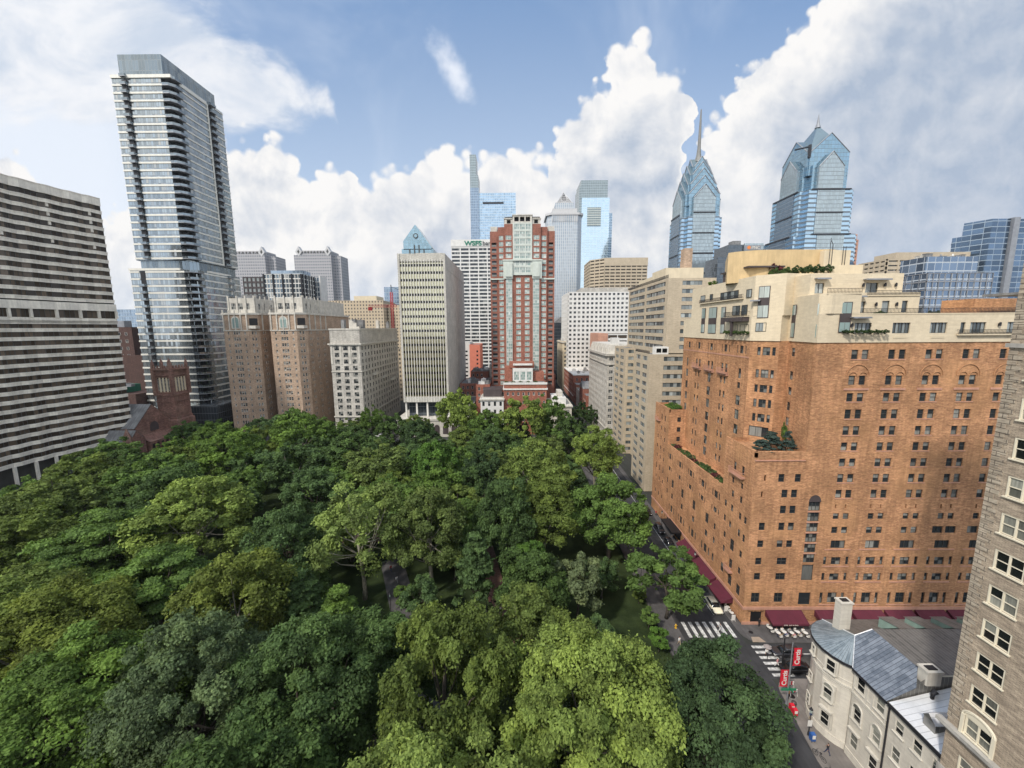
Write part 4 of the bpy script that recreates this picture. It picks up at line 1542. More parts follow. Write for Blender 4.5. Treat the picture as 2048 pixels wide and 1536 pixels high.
def text_mesh(s, size, mat, ext=0.01, name='lettering', space=1.0, bold=0.0):
    c = bpy.data.curves.new('t', 'FONT')
    c.body = s
    c.size = size
    c.extrude = ext
    c.offset = bold
    c.space_character = space
    o = bpy.data.objects.new('t', c)
    COL.objects.link(o)
    dg = bpy.context.evaluated_depsgraph_get()
    me = bpy.data.meshes.new_from_object(o.evaluated_get(dg))
    bpy.data.objects.remove(o)
    me.materials.clear()
    me.materials.append(mat)
    o = bpy.data.objects.new(name, me)
    COL.objects.link(o)
    return o


FS = S_(42.1, 67.0)
street_awning(FS, 4.1, 10.7, text='CAFE · BAR & VINO')
for a0, a1 in ((13.2, 19.2), (19.9, 25.4), (26.0, 31.0), (31.6, 36.9), (37.5, 43.0)):
    street_awning(FS, a0, a1)
FW = W_(42.1, 116.4)
for y1, y0 in ((92.0, 84.8), (84.2, 76.7), (76.0, 70.3)):
    street_awning(FW, 116.4 - y1, 116.4 - y0, out=2.2)
mb = MB()
mb.fbox(FW, 15, 22.5, -2.6, -0.02, 3.0, 3.5)
mb.build('entrance_canopy', M['black'], HOTEL)
mb = MB()
mb.fbox(FS, 1.3, 3.6, 0.05, 0.5, 0.1, 2.55)
mb.build('door', M['black'], HOTEL)
t = text_mesh('CAFE · BAR & VINO', 0.34, M['black'])
t.location = (43.0, 66.80, 2.62)
t.rotation_euler = (R(90), 0, 0)
child(t, HOTEL)

# ------------------------------------------------------------------ grey stone-brick tower at the right edge
M['brick_grey'] = brick('grey tan brick', (0.47, 0.385, 0.285), (0.33, 0.265, 0.20), (0.21, 0.175, 0.14), 0.42, 0.105, 0.014, 0.12, bump=0.5)
M['quoin'] = brick('corner stones', (0.42, 0.36, 0.28), (0.36, 0.30, 0.23), (0.12, 0.10, 0.08), 1.1, 0.42, 0.03, 0.18, bump=0.6)
M['ledge'] = plain('ledge stone', (0.42, 0.40, 0.36), 0.8, var=0.35)
GT = thing('apartment_tower', 'grey tan brick apartment tower with cream framed double windows at the right edge', 'apartment building', loc=(52, 22, 0))
mb = MB()
FG = W_(42.0, 33.85)
gh = []
gw = []
for k in range(14):
    z = 17.1 + 3.34 * k
    for a in (1.35, 8.0, 14.6):
        gh.append((a, z, 2.1, 1.8))
        gw.append((a, z))
for a in (1.35, 8.0):
    gh.append((a, 12.6, 2.1, 2.0))
mb.facade(FG, 22, 0.0, 80, gh, 0.16)
mb.face([(42, 33.85, 0), (42, 33.85, 80), (64, 33.85, 80), (64, 33.85, 0)])
mb.face([(64, 33.85, 0), (64, 33.85, 80), (64, 11.85, 80), (64, 11.85, 0)])
mb.face([(42, 11.85, 0), (64, 11.85, 0), (64, 11.85, 80), (42, 11.85, 80)])
mb.face([(42, 33.85, 80), (42, 11.85, 80), (64, 11.85, 80), (64, 33.85, 80)])
mb.build('wall', M['brick_grey'], GT)
mb = MB()
z = 17.4
k = 0
while z < 79:
    w = 0.95 if k % 2 else 0.6
    mb.box(41.955, 42.6, 33.86 - w, 33.9, z, z + 0.40)
    z += 0.45
    k += 1
mb.build('quoins', M['quoin'], GT)
mb = MB()
for z, o_, h in ((16.55, 0.55, 0.35), (16.25, 0.30, 0.297), (53.1, 0.22, 0.35), (10.6, 0.15, 0.3)):
    mb.box(42 - o_, 41.995, 11.9, 33.85 + o_, z, z + h)
mb.box(41.85, 41.995, 11.9, 34.0, 0, 12.0)
mb.build('ledge', M['ledge'], GT)


def sash_window(root, F, a, z, w, h, lights=2, mats=None, deep=0.10, sill=True, arch=False, name='window'):
    """double hung window: glass with frame, sashes and sill as sub-parts"""
    fm, gm = mats
    mb = MB()
    lw = (w - 0.1 - 0.1 * (lights - 1) - 0.1) / lights
    cells = []
    for i in range(lights):
        x0 = 0.1 + i * (lw + 0.1)
        cells.append((x0, x0 + lw))
    for x0, x1 in cells:
        mid = h / 2
        for zz0, zz1, dd in ((0.1, mid, 0.09), (mid, h - 0.08, 0.06)):
            mb.face([(x0, dd, zz0), (x1, dd, zz0), (x1, dd, zz1), (x0, dd, zz1)])
    g = mb.build(name, gm)
    g.location = F.p(a, deep - 0.1, z)
    g.rotation_euler = (0, 0, F.ang)
    child(g, root)
    mb = MB()
    b = lambda x0, x1, y0, y1, z0, z1: mb.box(x0, x1, y0, y1, z0, z1)
    b(-0.02, w + 0.02, -0.04, 0.12, h - 0.1, h + 0.02)
    b(-0.02, 0.1, -0.04, 0.12, 0.0, h - 0.1)
    b(w - 0.1, w + 0.02, -0.04, 0.12, 0.0, h - 0.1)
    for x0, x1 in cells[:-1]:
        b(x1, x1 + 0.1, -0.03, 0.12, 0.0, h - 0.1)
    for x0, x1 in cells:
        b(x0, x1, 0.02, 0.11, 0.02, 0.10)
        b(x0, x1, 0.0, 0.11, h / 2 - 0.035, h / 2 + 0.035)
        b(x0, x0 + 0.04, 0.01, 0.11, 0.1, h - 0.1)
        b(x1 - 0.04, x1, 0.01, 0.11, 0.1, h - 0.1)
    f = mb.build('frame', fm)
    f.location = g.location
    f.rotation_euler = g.rotation_euler
    child(f, g)
    if sill:
        mb = MB()
        mb.box(-0.12, w + 0.12, -0.20, 0.12, -0.12, -0.003)
        s_ = mb.build('sill', fm)
        s_.location = g.location
        s_.rotation_euler = g.rotation_euler
        child(s_, g)
    return g


M['glass_near'] = glass('near window glass', (0.012, 0.014, 0.014), (0.34, 0.34, 0.29), 0.5, rough=0.06)
for a, z in gw:
    if a > 12:
        continue
    sash_window(GT, FG, a, z, 2.1, 1.8, 2, (M['frame_cream'], M['glass_near']), 0.14)
for a in (1.35, 8.0):
    sash_window(GT, FG, a, 12.6, 2.1, 2.0, 2, (M['frame_cream'], M['glass_near']), 0.14)
windows(GT, [(FG, a, 0.08, z, 2.1, 1.8, 2, 2) for a, z in gw if a > 12], [M['frame_cream'], M['glass_near']], name='rear_window')
# arched hood over the lowest window above the ledge
mb = MB()
for a in (1.35,):
    yc = 33.85 - a - 1.05
    for rr, t in ((1.28, 0.09), (1.1, 0.07)):
        pts = [(41.93, yc + rr * math.cos(math.pi * k / 14), 18.9 + 0.62 * rr * math.sin(math.pi * k / 14)) for k in range(15)]
        mb.tube(pts, t, 6)
    fan = [(41.97, yc + 1.1 * math.cos(math.pi * k / 14), 18.9 + 0.62 * 1.1 * math.sin(math.pi * k / 14)) for k in range(15)]
    mb.face(fan)
    for s in (-1, 1):
        mb.box(41.85, 41.995, yc + s * 1.2 - 0.12, yc + s * 1.2 + 0.12, 16.92, 18.95)
mb.build('arched_hood', M['frame_cream'], GT)

# ------------------------------------------------------------------ curved white stone corner building
M['lime'] = brick('pale limestone', (0.60, 0.56, 0.48), (0.55, 0.51, 0.44), (0.50, 0.465, 0.40), 1.3, 0.55, 0.012, 0.12, bump=0.04, run=0.07)
M['lime_plain'] = plain('pale limestone trim', (0.60, 0.565, 0.49), 0.75, var=0.2)


def mat_slate(name, c1, c2, seam, sw, radial=None):
    m, t, b = new_mat(name)
    g = t.node('ShaderNodeNewGeometry')
    x, y, z = t.sep(g.outputs['Position'])
    if radial:
        ang = t.math('ARCTAN2', t.math('SUBTRACT', y, radial[1]), t.math('SUBTRACT', x, radial[0]))
        s = t.math('MULTIPLY', ang, 3.2)
    else:
        s = y if sw > 0 else x
    sw = abs(sw)
    f = t.math('FRACT', t.math('DIVIDE', t.math('ADD', s, 500.0), sw))
    line = t.math('LESS_THAN', f, 0.12)
    n = t.noise(g.outputs['Position'], 1.3, 6.0, 0.7)
    wn = t.node('ShaderNodeTexWhiteNoise', noise_dimensions='2D')
    t.put(wn.inputs['Vector'], t.comb(t.math('FLOOR', t.math('DIVIDE', t.math('ADD', s, 500.0), sw)), t.math('FLOOR', t.math('MULTIPLY', z, 1.3)), 0.0))
    c = t.mix(t.smooth(t.math('ADD', n, t.math('MULTIPLY', wn.outputs[0], 0.25)), 0.35, 0.85), c1, c2)
    c = t.mix(line, c, seam)
    t.put(b.inputs['Base Color'], c)
    b.inputs['Roughness'].default_value = 0.45
    b.inputs['Metallic'].default_value = 0.25
    return m


M['roof_blue'] = mat_slate('blue grey seam roof', (0.10, 0.12, 0.15), (0.24, 0.27, 0.31), (0.045, 0.05, 0.065), 0.42)
M['roof_fan'] = mat_slate('fan of seam roofing', (0.13, 0.165, 0.19), (0.28, 0.325, 0.35), (0.06, 0.075, 0.085), 0.30, (45.0, 47.6))
M['roof_old'] = mat_slate('old grey seam roof', (0.085, 0.085, 0.08), (0.17, 0.165, 0.155), (0.26, 0.25, 0.235), -0.45)
M['roof_white'] = mat_slate('white seam roof', (0.62, 0.63, 0.64), (0.74, 0.75, 0.76), (0.48, 0.49, 0.50), 0.62)
M['copper'] = plain('pale green copper', (0.24, 0.34, 0.29), 0.7)
CV = thing('corner_mansion', 'curved white stone corner mansion with blue grey seamed roof and arched windows', 'building', loc=(50, 46, 0))
bow = [(45.6 + 4.3 * math.cos(R(a)), 48.2 + 4.3 * math.sin(R(a))) for a in (96, 113, 128, 143, 158, 173, 188, 203, 218, 231)]
plan = [(66, 52.45), (44.9, 52.45)] + bow[1:] + [(42.7, 44.5), (42.75, 40.0)]
mb = MB()
chs = {}
cwin = []
for k in range(len(plan) - 1):
    a, b = plan[k], plan[k + 1]
    L = math.hypot(b[0] - a[0], b[1] - a[1])
    F = Fr(a[0], a[1], b[0] - a[0], b[1] - a[1])
    hs_ = []
    if k == len(plan) - 2:
        for aa in (0.45, 3.05):
            hs_ += [(aa - .1, 9.85, 1.2, 1.85), (aa - .1, 5.6, 1.2, 1.75), (aa - .1, 1.8, 1.2, 1.95)]
        cwin += [(F, aa - .1, z, 1.2, h) for aa in (0.45, 3.05) for z, h in ((9.85, 1.85), (5.6, 1.75), (1.8, 1.95))]
        hs_ += [(0.5, 0.2, 1.0, 0.5), (3.0, 0.2, 1.0, 0.5)]
    elif k in (7, 8):
        pass
    mb.facade(F, L, 0.0, 12.2, hs_, 0.3)
mb.face([(42.75, 40.0, 0), (66, 40, 0), (66, 40, 12.2), (42.75, 40.0, 12.2)])
mb.build('wall', M['lime'], CV)
# bow windows set into their own surrounds
Fb = Fr(45.6 + 4.34 * math.cos(R(191)), 48.2 + 4.34 * math.sin(R(191)), math.cos(R(290)), math.sin(R(290)))
for aa, z, h in ((0.15, 9.75, 1.8), (0.15, 5.6, 1.75), (0.15, 1.8, 1.95)):
    mb = MB()
    mb.fbox(Fb, aa - 0.22, aa + 1.42, -0.10, 0.25, z - 0.2, z + h + (0.75 if z == 5.6 else 0.22))
    mb.build('window_surround', M['lime_plain'], CV)
    cwin.append((Fr(Fb.x - Fb.nx * 0.26, Fb.y - Fb.ny * 0.26, Fb.ux, Fb.uy), aa, z, 1.2, h))
Fb2 = Fr(45.6 + 4.33 * math.cos(R(160)), 48.2 + 4.33 * math.sin(R(160)), math.cos(R(255)), math.sin(R(255)))
for z, h in ((9.9, 1.3), (5.8, 1.2), (2.1, 1.6)):
    cwin.append((Fr(Fb2.x - Fb2.nx * 0.24, Fb2.y - Fb2.ny * 0.24, Fb2.ux, Fb2.uy), -0.2, z, 0.9, h))
for F, a, z, w, h in cwin:
    sash_window(CV, F, a, z, w, h, 1, (M['lime_plain'], M['glass_near']), 0.12, sill=(z > 3))
# arches, window hoods, string courses
mb = MB()
FW2 = Fr(42.7, 44.5, 0.05, -4.5)
for F, aa in ((FW2, 0.45), (FW2, 3.05), (Fb, 0.25)):
    off = 0.06 if F is FW2 else 0.20
    cz, rr = 7.35, 0.66
    pts = [F.p(aa + 0.5 + rr * math.cos(math.pi * k / 10), -off, cz + rr * math.sin(math.pi * k / 10)) for k in range(11)]
    pts = [F.p(aa + 0.5 + rr, -off, 5.6)] + pts + [F.p(aa + 0.5 - rr, -off, 5.6)]
    mb.tube(pts, 0.10, 6)
    mb.fbox(F, aa - 0.25, aa + 1.3, -0.28 - off, -0.02, 4.05, 4.3)
    mb.fbox(F, aa - 0.3, aa + 1.35, -0.2, -0.02, 5.45, 5.62)
    g = MB()
    g.face([F.p(aa + 0.5 + 0.58 * math.cos(math.pi * k / 10), -off - 0.01, cz + 0.58 * math.sin(math.pi * k / 10)) for k in range(11)])
    g.build('arch_light', M['glass_near'], CV)
mb.build('window_moulding', M['lime_plain'], CV)


def course(poly, z0, z1, out, closed=False):
    """continuous band following an open plan whose outside lies to the left when walking the list backwards"""
    mb = MB()
    n = len(poly)
    offs = []
    for k, p in enumerate(poly):
        a, b = poly[max(0, k - 1)], poly[min(n - 1, k + 1)]
        dx, dy = b[0] - a[0], b[1] - a[1]
        L = math.hypot(dx, dy)
        offs.append((p[0] + dy / L * out, p[1] - dx / L * out))
    for k in range(n - 1):
        a, b, c, d = poly[k], poly[k + 1], offs[k + 1], offs[k]
        mb.face([(d[0], d[1], z0), (c[0], c[1], z0), (c[0], c[1], z1), (d[0], d[1], z1)])
        mb.face([(d[0], d[1], z1), (c[0], c[1], z1), (b[0], b[1], z1), (a[0], a[1], z1)])
        mb.face([(a[0], a[1], z0), (b[0], b[1], z0), (c[0], c[1], z0), (d[0], d[1], z0)])
    return mb, offs


for z0, z1, o_, nm, mt in ((8.9, 9.15, 0.16, 'string_course', 'lime_plain'), (8.6, 8.75, 0.10, 'string_course', 'lime_plain'), (0.0, 1.0, 0.10, 'plinth', 'lime'), (12.0, 12.35, 0.42, 'eaves', 'metal_dark'), (11.85, 12.0, 0.25, 'cornice', 'lime_plain'), (9.7, 9.8, 0.07, 'string_course', 'lime_plain')):
    course(plan, z0, z1, o_)[0].build(nm, M[mt], CV)
mb = MB()
for aa in (0.02, 1.75, 2.5, 4.2):
    mb.fbox(FW2, aa, aa + 0.22, -0.07, -0.003, 9.2, 11.85)
mb.build('pilaster', M['lime_plain'], CV)
# roofs
_, off = course(plan, 0, 1, 0.38)
rz_ = lambda x: 12.36 + (x - 42.3) * 0.70
apex = (45.0, 47.6, rz_(45.0))
mb = MB()
for k in range(1, len(off) - 2):
    a, b = off[k], off[k + 1]
    mb.face([(a[0], a[1], 12.36), (b[0], b[1], 12.36), apex])
mb.build('fan_roof', M['roof_fan'], CV)
mb = MB()
k = len(off) - 2
mb.face([(off[k][0], off[k][1], 12.36), (off[k + 1][0], off[k + 1][1], 12.36), (45.2, 39.7, rz_(45.2)), (46.8, 41.3, rz_(46.8)), (46.8, 43.9, rz_(46.8)), (46.8, 47.2, rz_(46.8)), apex])
mb.build('slate_roof', M['roof_blue'], CV)
mb = MB()
mb.face([(off[1][0], off[1][1], 12.36), apex, (46.8, 47.2, 15.5), (66, 47.2, 15.5), (66, 52.85, 12.36)])
mb.face([(46.8, 47.2, 15.5), (46.8, 40.2, 15.5), (66, 40.2, 15.5), (66, 47.2, 15.5)])
mb.face([(42.75, 40.0, 12.2), (66, 40.0, 12.2), (66, 40.0, 15.5), (46.8, 40.0, 15.5), (42.75, 40.0, 12.6)])
mb.build('rear_roof', M['roof_old'], CV)
mb = MB()
mb.tube([(off[1][0], off[1][1], 12.4), apex, (46.8, 47.2, 15.5)], 0.07, 6)
mb.tube([apex, (off[-2][0], off[-2][1], 12.4)], 0.05, 6)
mb.build('ridge', M['roof_white'], CV)
for x, y, z0, z1, w, d in ((44.4, 49.4, 13.0, 17.4, 1.5, 1.1), (46.4, 39.8, 14.5, 16.1, 1.6, 1.1)):
    mb = MB()
    mb.box(x, x + w, y, y + d, z0, z1)
    mb.box(x - 0.1, x + w + 0.1, y - 0.1, y + d + 0.1, z1, z1 + 0.2)
    mb.box(x + 0.3, x + w - 0.3, y + 0.25, y + d - 0.25, z1 + 0.2, z1 + 0.32, 1)
    mb.build('chimney', [M['lime'] if y > 45 else M['stone_pale'], M['black']], CV)
for x in (50.6, 54.2, 57.8, 61.4):
    mb = MB()
    mb.face([(x, 50.6, 14.6), (x + 2.2, 50.6, 14.6), (x + 2.2, 47.4, 15.38), (x, 47.4, 15.38)], 0)
    mb.face([(x + 0.1, 50.4, 12.9), (x + 0.1, 50.4, 14.58), (x + 0.1, 47.6, 15.3)], 1)
    mb.face([(x + 2.1, 50.4, 12.9), (x + 2.1, 50.4, 14.58), (x + 2.1, 47.6, 15.3)], 1)
    mb.face([(x + 0.1, 50.4, 12.9), (x + 2.1, 50.4, 12.9), (x + 2.1, 50.4, 14.58), (x + 0.1, 50.4, 14.58)], 1)
    mb.build('dormer', [M['roof_old'], M['copper']], CV)

# white-roofed house beside it
WH = thing('row_house', 'narrow stone house with bright white seamed roof beside the curved mansion', 'house', loc=(48, 37, 0))
FH = W_(42.7, 39.85)
hh = []
for a in (0.75, 2.75, 4.75):
    hh += [(a, 9.6, 1.1, 1.6), (a, 6.1, 1.1, 1.8), (a, 2.2, 1.1, 2.0)]
mb = MB()
mb.facade(FH, 5.98, 0, 12.0, hh, 0.25)
mb.build('wall', M['lime'], WH)
for a, z, w, h in hh:
    sash_window(WH, FH, a, z, w, h, 1, (M['lime_plain'], M['glass_near']), 0.12)
mb = MB()
mb.fbox(FH, 0, 5.98, -0.35, 0.25, 12.0, 12.4)
mb.fbox(FH, 0.02, 0.14, -0.16, -0.02, 0.0, 12.0)
mb.build('gutter', M['metal_dark'], WH)
mb = MB()
mb.face([(42.5, 39.85, 12.41), (42.5, 33.9, 12.41), (52.5, 33.9, 15.2), (52.5, 39.85, 15.2)])
mb.build('roof', M['roof_white'], WH)
mb = MB()
mb.box(43.6, 45.4, 36.0, 37.2, 12.2, 13.9, 0)
mb.face([(43.35, 35.8, 13.85), (43.35, 36.6, 14.6), (46.6, 36.6, 14.6), (46.6, 35.8, 13.85)], 1)
mb.face([(43.35, 36.6, 14.6), (43.35, 37.4, 13.85), (46.6, 37.4, 13.85), (46.6, 36.6, 14.6)], 1)
mb.face([(43.45, 36.0, 13.9), (43.45, 36.6, 14.5), (43.45, 37.2, 13.9)], 0)
mb.build('dormer', [M['roof_old'], M['roof_white']], WH)
mb = MB()
mb.tube([(46.6, 39.2, 13.3), (46.6, 39.2, 14.2), (46.9, 39.2, 14.5)], [0.22, 0.22, 0.3], 10)
mb.build('vent', M['metal_dark'], WH)

windows(HOTEL, cw, [M['frame_dark'], M['glass_tan']], name='penthouse_window', bar=0.09)


# ------------------------------------------------------------------ helpers for the blocks of the town
def shell(root, poly, z0, z1, mat, name='wall', holes=None, depth=0.3, roof=True):
    mb = MB()
    poly_walls(mb, poly, z0, z1, holes, depth)
    o = mb.build(name, mat, root)
    if roof:
        mb = MB()
        mb.face([(x, y, z1 - 0.5) for x, y in poly])
        mb.build('roof', M['roof_grey'], root)
        mb = MB()
        n = len(poly)
        cx, cy = sum(p[0] for p in poly) / n, sum(p[1] for p in poly) / n
        for k in range(n):
            a, b = poly[k], poly[(k + 1) % n]
            i = lambda p: (p[0] + (cx - p[0]) * 0.02, p[1] + (cy - p[1]) * 0.02)
            a2, b2 = i(a), i(b)
            mb.face([(a[0], a[1], z1), (b[0], b[1], z1), (b2[0], b2[1], z1), (a2[0], a2[1], z1)])
            mb.face([(a2[0], a2[1], z1), (b2[0], b2[1], z1), (b2[0], b2[1], z1 - 0.6), (a2[0], a2[1], z1 - 0.6)])
        mb.build('parapet', mat, root)
    return o


def pbox(root, x0, x1, y0, y1, z0, z1, mat, name='block', label=None):
    mb = MB()
    mb.box(x0, x1, y0, y1, z0, z1)
    return mb.build(name, mat, root, label=label)


def R4(x0, x1, y0, y1):
    return [(x0, y0), (x1, y0), (x1, y1), (x0, y1)]


def roof_gear(root, x0, x1, y0, y1, z, seed, n=6, hmax=2.5):
    rnd = random.Random(seed)
    for k in range(n):
        w, d, h = rnd.uniform(1.2, 4), rnd.uniform(1.2, 3.5), rnd.uniform(0.8, hmax)
        x, y = rnd.uniform(x0, max(x0 + .1, x1 - w)), rnd.uniform(y0, max(y0 + .1, y1 - d))
        mb = MB()
        mb.box(x, x + w, y, y + d, z, z + h)
        mb.box(x - 0.1, x + w + 0.1, y - 0.1, y + d + 0.1, z + h, z + h + 0.12)
        if k % 2:
            mb.tube([(x + w / 2, y + d / 2, z + h), (x + w / 2, y + d / 2, z + h + 0.9)], 0.3, 8)
        mb.build('roof_unit', M[rnd.choice(['roof_grey', 'metal_grey', 'white', 'stone_pale'])], root)


M['brick_tan'] = brick('tan brick', (0.50, 0.42, 0.31), (0.44, 0.37, 0.27), (0.42, 0.355, 0.27), 0.5, 0.2, 0.012, 0.12, bump=0.05, run=0.12)
M['brick_brown'] = brick('brown brick', (0.45, 0.33, 0.24), (0.38, 0.275, 0.20), (0.38, 0.29, 0.22), 0.5, 0.2, 0.012, 0.25, bump=0.05)
M['brick_red'] = brick('dark red brick', (0.31, 0.130, 0.092), (0.26, 0.105, 0.075), (0.27, 0.14, 0.11), 0.5, 0.2, 0.012, 0.25, bump=0.05)
M['brick_rust'] = brick('rust red brick', (0.33, 0.125, 0.085), (0.28, 0.105, 0.07), (0.30, 0.15, 0.11), 0.6, 0.25, 0.014, 0.2, bump=0.04)
M['stone_lt'] = brick('light grey limestone', (0.50, 0.47, 0.42), (0.46, 0.435, 0.39), (0.40, 0.38, 0.34), 1.2, 0.5, 0.012, 0.28, bump=0.03)
M['concrete'] = brick('pale concrete panels', (0.52, 0.50, 0.445), (0.49, 0.47, 0.42), (0.42, 0.40, 0.36), 2.4, 3.5, 0.03, 0.2, bump=0.03)
M['brownstone'] = brick('brownstone', (0.29, 0.155, 0.12), (0.17, 0.090, 0.072), (0.20, 0.12, 0.10), 0.9, 0.4, 0.03, 0.35, bump=0.3, big=(0.36, 0.25, 0.19))
M['brick_dark'] = brick('very dark brown brick', (0.11, 0.065, 0.055), (0.085, 0.05, 0.045), (0.10, 0.065, 0.055), 0.6, 0.25, 0.014, 0.2, bump=0.04)
M['dark_glassy'] = curtain('dark glass wall', (0.10, 0.12, 0.14), (0.10, 0.11, 0.12), 1.5, 3.6, 0.10, 0.3, metal=0.7)

# ------------------------------------------------------------------ tan apartment house by the avenue
TA = thing('apartment_building', 'tan brick apartment house with ribbon windows and stepped roof north of the orange hotel', 'apartment building', loc=(58, 150, 0))
wl = []
A1 = R4(43.4, 76, 127.5, 142.5)
h = {0: [], 3: []}
for k in range(16):
    z = 1.6 + 2.83 * k
    for a, w in ((1.2, 4.6), (8.2, 4.6)):
        h[3].append((a, z, w, 1.45))
        wl.append((W_(43.4, 142.5), a, 0.15, z, w, 1.45, 4, 1))
    for a, w in ((4.6, 7.0), (14.5, 7.0)):
        h[0].append((a, z, w, 1.45))
        wl.append((S_(43.4, 127.5), a, 0.15, z, w, 1.45, 6, 1))
shell(TA, A1, 0, 46.3, M['brick_tan'], 'tower_wall', h)
A2 = R4(47.0, 76, 168, 186)
h = {0: [], 3: []}
for k in range(16):
    z = 1.6 + 2.83 * k
    for a, w in ((1.5, 5.4), (9.5, 5.6)):
        h[3].append((a, z, w, 1.45))
        wl.append((W_(47.0, 186), a, 0.15, z, w, 1.45, 4, 1))
    h[0].append((1.2, z, 5.2, 1.45))
    wl.append((S_(47.0, 168), 1.2, 0.15, z, 5.2, 1.45, 4, 1))
shell(TA, A2, 0, 46.3, M['brick_tan'], 'rear_tower_wall', h)
A3 = R4(50.4, 76, 142.5, 168)
h = {3: []}
for k in range(16):
    z = 1.6 + 2.83 * k
    h[3].append((2.0, z, 21, 1.45))
    wl.append((W_(50.4, 168), 2.0, 0.15, z, 21, 1.45, 14, 1))
shell(TA, A3, 0, 46.25, M['brick_tan'], 'link_wall', h)
A4 = R4(50.4, 66, 133, 178)
h = {0: [], 3: []}
for k in range(9):
    z = 47.6 + 2.62 * k
    for a, w in ((1.5, 20.0), (23.5, 19.0)):
        h[3].append((a, z, w, 1.4))
        wl.append((W_(50.4, 178), a, 0.15, z, w, 1.4, 13, 1))
    h[0].append((4.6, z, 6.5, 1.4))
    wl.append((S_(50.4, 133), 4.6, 0.15, z, 6.5, 1.4, 5, 1))
shell(TA, A4, 46.25, 70.8, M['brick_tan'], 'upper_wall', h)
windows(TA, wl, [M['frame_grey'], M['glass_tan']], bar=0.08, limit=100)
pbox(TA, 50.8, 63.5, 137, 150, 70.3, 74.6, M['cream_plain'], 'roof_house')
pbox(TA, 51.5, 60, 150, 168, 70.3, 73.6, M['cream_plain'], 'roof_house')
pbox(TA, 58.0, 60.8, 140, 143, 74.6, 81.5, M['brick_brown'], 'chimney')
pbox(TA, 45.6, 49.8, 128.6, 131.5, 45.8, 48.6, M['frame_white'], 'sun_room')
balcony(TA, W_(43.45, 142.5), 0.2, 14.8, 46.4, 0.02, 0.9, name='roof_rail')
balcony(TA, W_(50.45, 178), 0.2, 44.8, 70.9, 0.02, 1.0, name='roof_rail')
windows(TA, [(S_(45.6, 128.55), 0.3, 0, 46.8, 1.5, 1.3, 2, 1), (S_(45.6, 128.55), 2.2, 0, 46.8, 1.5, 1.3, 2, 1)], [M['frame_dark'], M['glass_dark']], name='sun_room_window')

# ------------------------------------------------------------------ light grey classical apartment house
LG = thing('apartment_building', 'light grey classical apartment house with heavy cornice, behind the tan one on the avenue', 'apartment building', loc=(55, 208, 0))
h = {0: [], 3: []}
wl = []
for k in range(13):
    z = 2.0 + 3.1 * k
    for j in range(10):
        a = 1.4 + 4.4 * j
        for dx in (0, 1.6):
            h[3].append((a + dx, z, 1.0, 1.7))
            wl.append((W_(44, 233), a + dx, 0.15, z, 1.0, 1.7, 1, 2))
    for a in (0.9, 5.2):
        h[0].append((a, z, 1.9, 1.6))
        wl.append((S_(44, 188), a, 0.15, z, 1.9, 1.6, 2, 2))
shell(LG, R4(44, 64, 188, 233), 0, 42.2, M['stone_lt'], holes=h)
windows(LG, wl, [M['frame_white'], M['glass_dark']], limit=100)
mb = MB()
mb.box(43.0, 64, 187.2, 233.8, 41.5, 42.5)
mb.box(43.4, 64, 187.6, 233.4, 6.0, 6.5)
mb.box(43.5, 64, 187.6, 233.4, 37.3, 37.8)
mb.build('cornice', M['stone_lt'], LG)
mb = MB()
mb.face([(44, 188, 42.5), (44, 233, 42.5), (45.2, 232, 46.8), (45.2, 189, 46.8)])
mb.face([(44, 188, 42.5), (64, 188, 42.5), (64, 189, 46.8), (45.2, 189, 46.8)])
mb.face([(45.2, 189, 46.8), (64, 189, 46.8), (64, 232, 46.8), (45.2, 232, 46.8)])
for k in range(5):
    y = 191.5 + 9 * k
    mb.box(43.95, 46, y, y + 1.8, 42.5, 45.2)
mb.build('mansard_roof', M['stone_pale'], LG)
pbox(LG, 46.5, 50, 190, 194, 46.8, 50, M['white'], 'roof_house')

# ------------------------------------------------------------------ brick town blocks further up the avenue
RB = thing('brick_block', 'red brick block with white trim and a cluttered dark roof up the avenue', 'building', loc=(52, 310, 0))
h = {0: [], 3: []}
wl = []
for k in range(5):
    z = 1.5 + 3.6 * k
    for j in range(5):
        h[0].append((2 + 3.6 * j, z, 1.4, 2.0))
        wl.append((S_(43.2, 290), 2 + 3.6 * j, 0.15, z, 1.4, 2.0, 1, 2))
    for j in range(12):
        h[3].append((2 + 4.3 * j, z, 1.5, 2.0))
        wl.append((W_(43.2, 345), 2 + 4.3 * j, 0.15, z, 1.5, 2.0, 1, 2))
shell(RB, R4(43.2, 62, 290, 345), 0, 20.5, M['brick_rust'], holes=h)
windows(RB, wl, [M['frame_white'], M['glass_dark']], limit=85)
mb = MB()
mb.box(42.9, 62, 289.7, 345.3, 19.9, 20.6)
mb.box(42.9, 62, 289.7, 345.3, 4.6, 5.0)
mb.build('cornice', M['white'], RB)
roof_gear(RB, 45, 60, 292, 335, 20.0, 4, 8, 2.0)
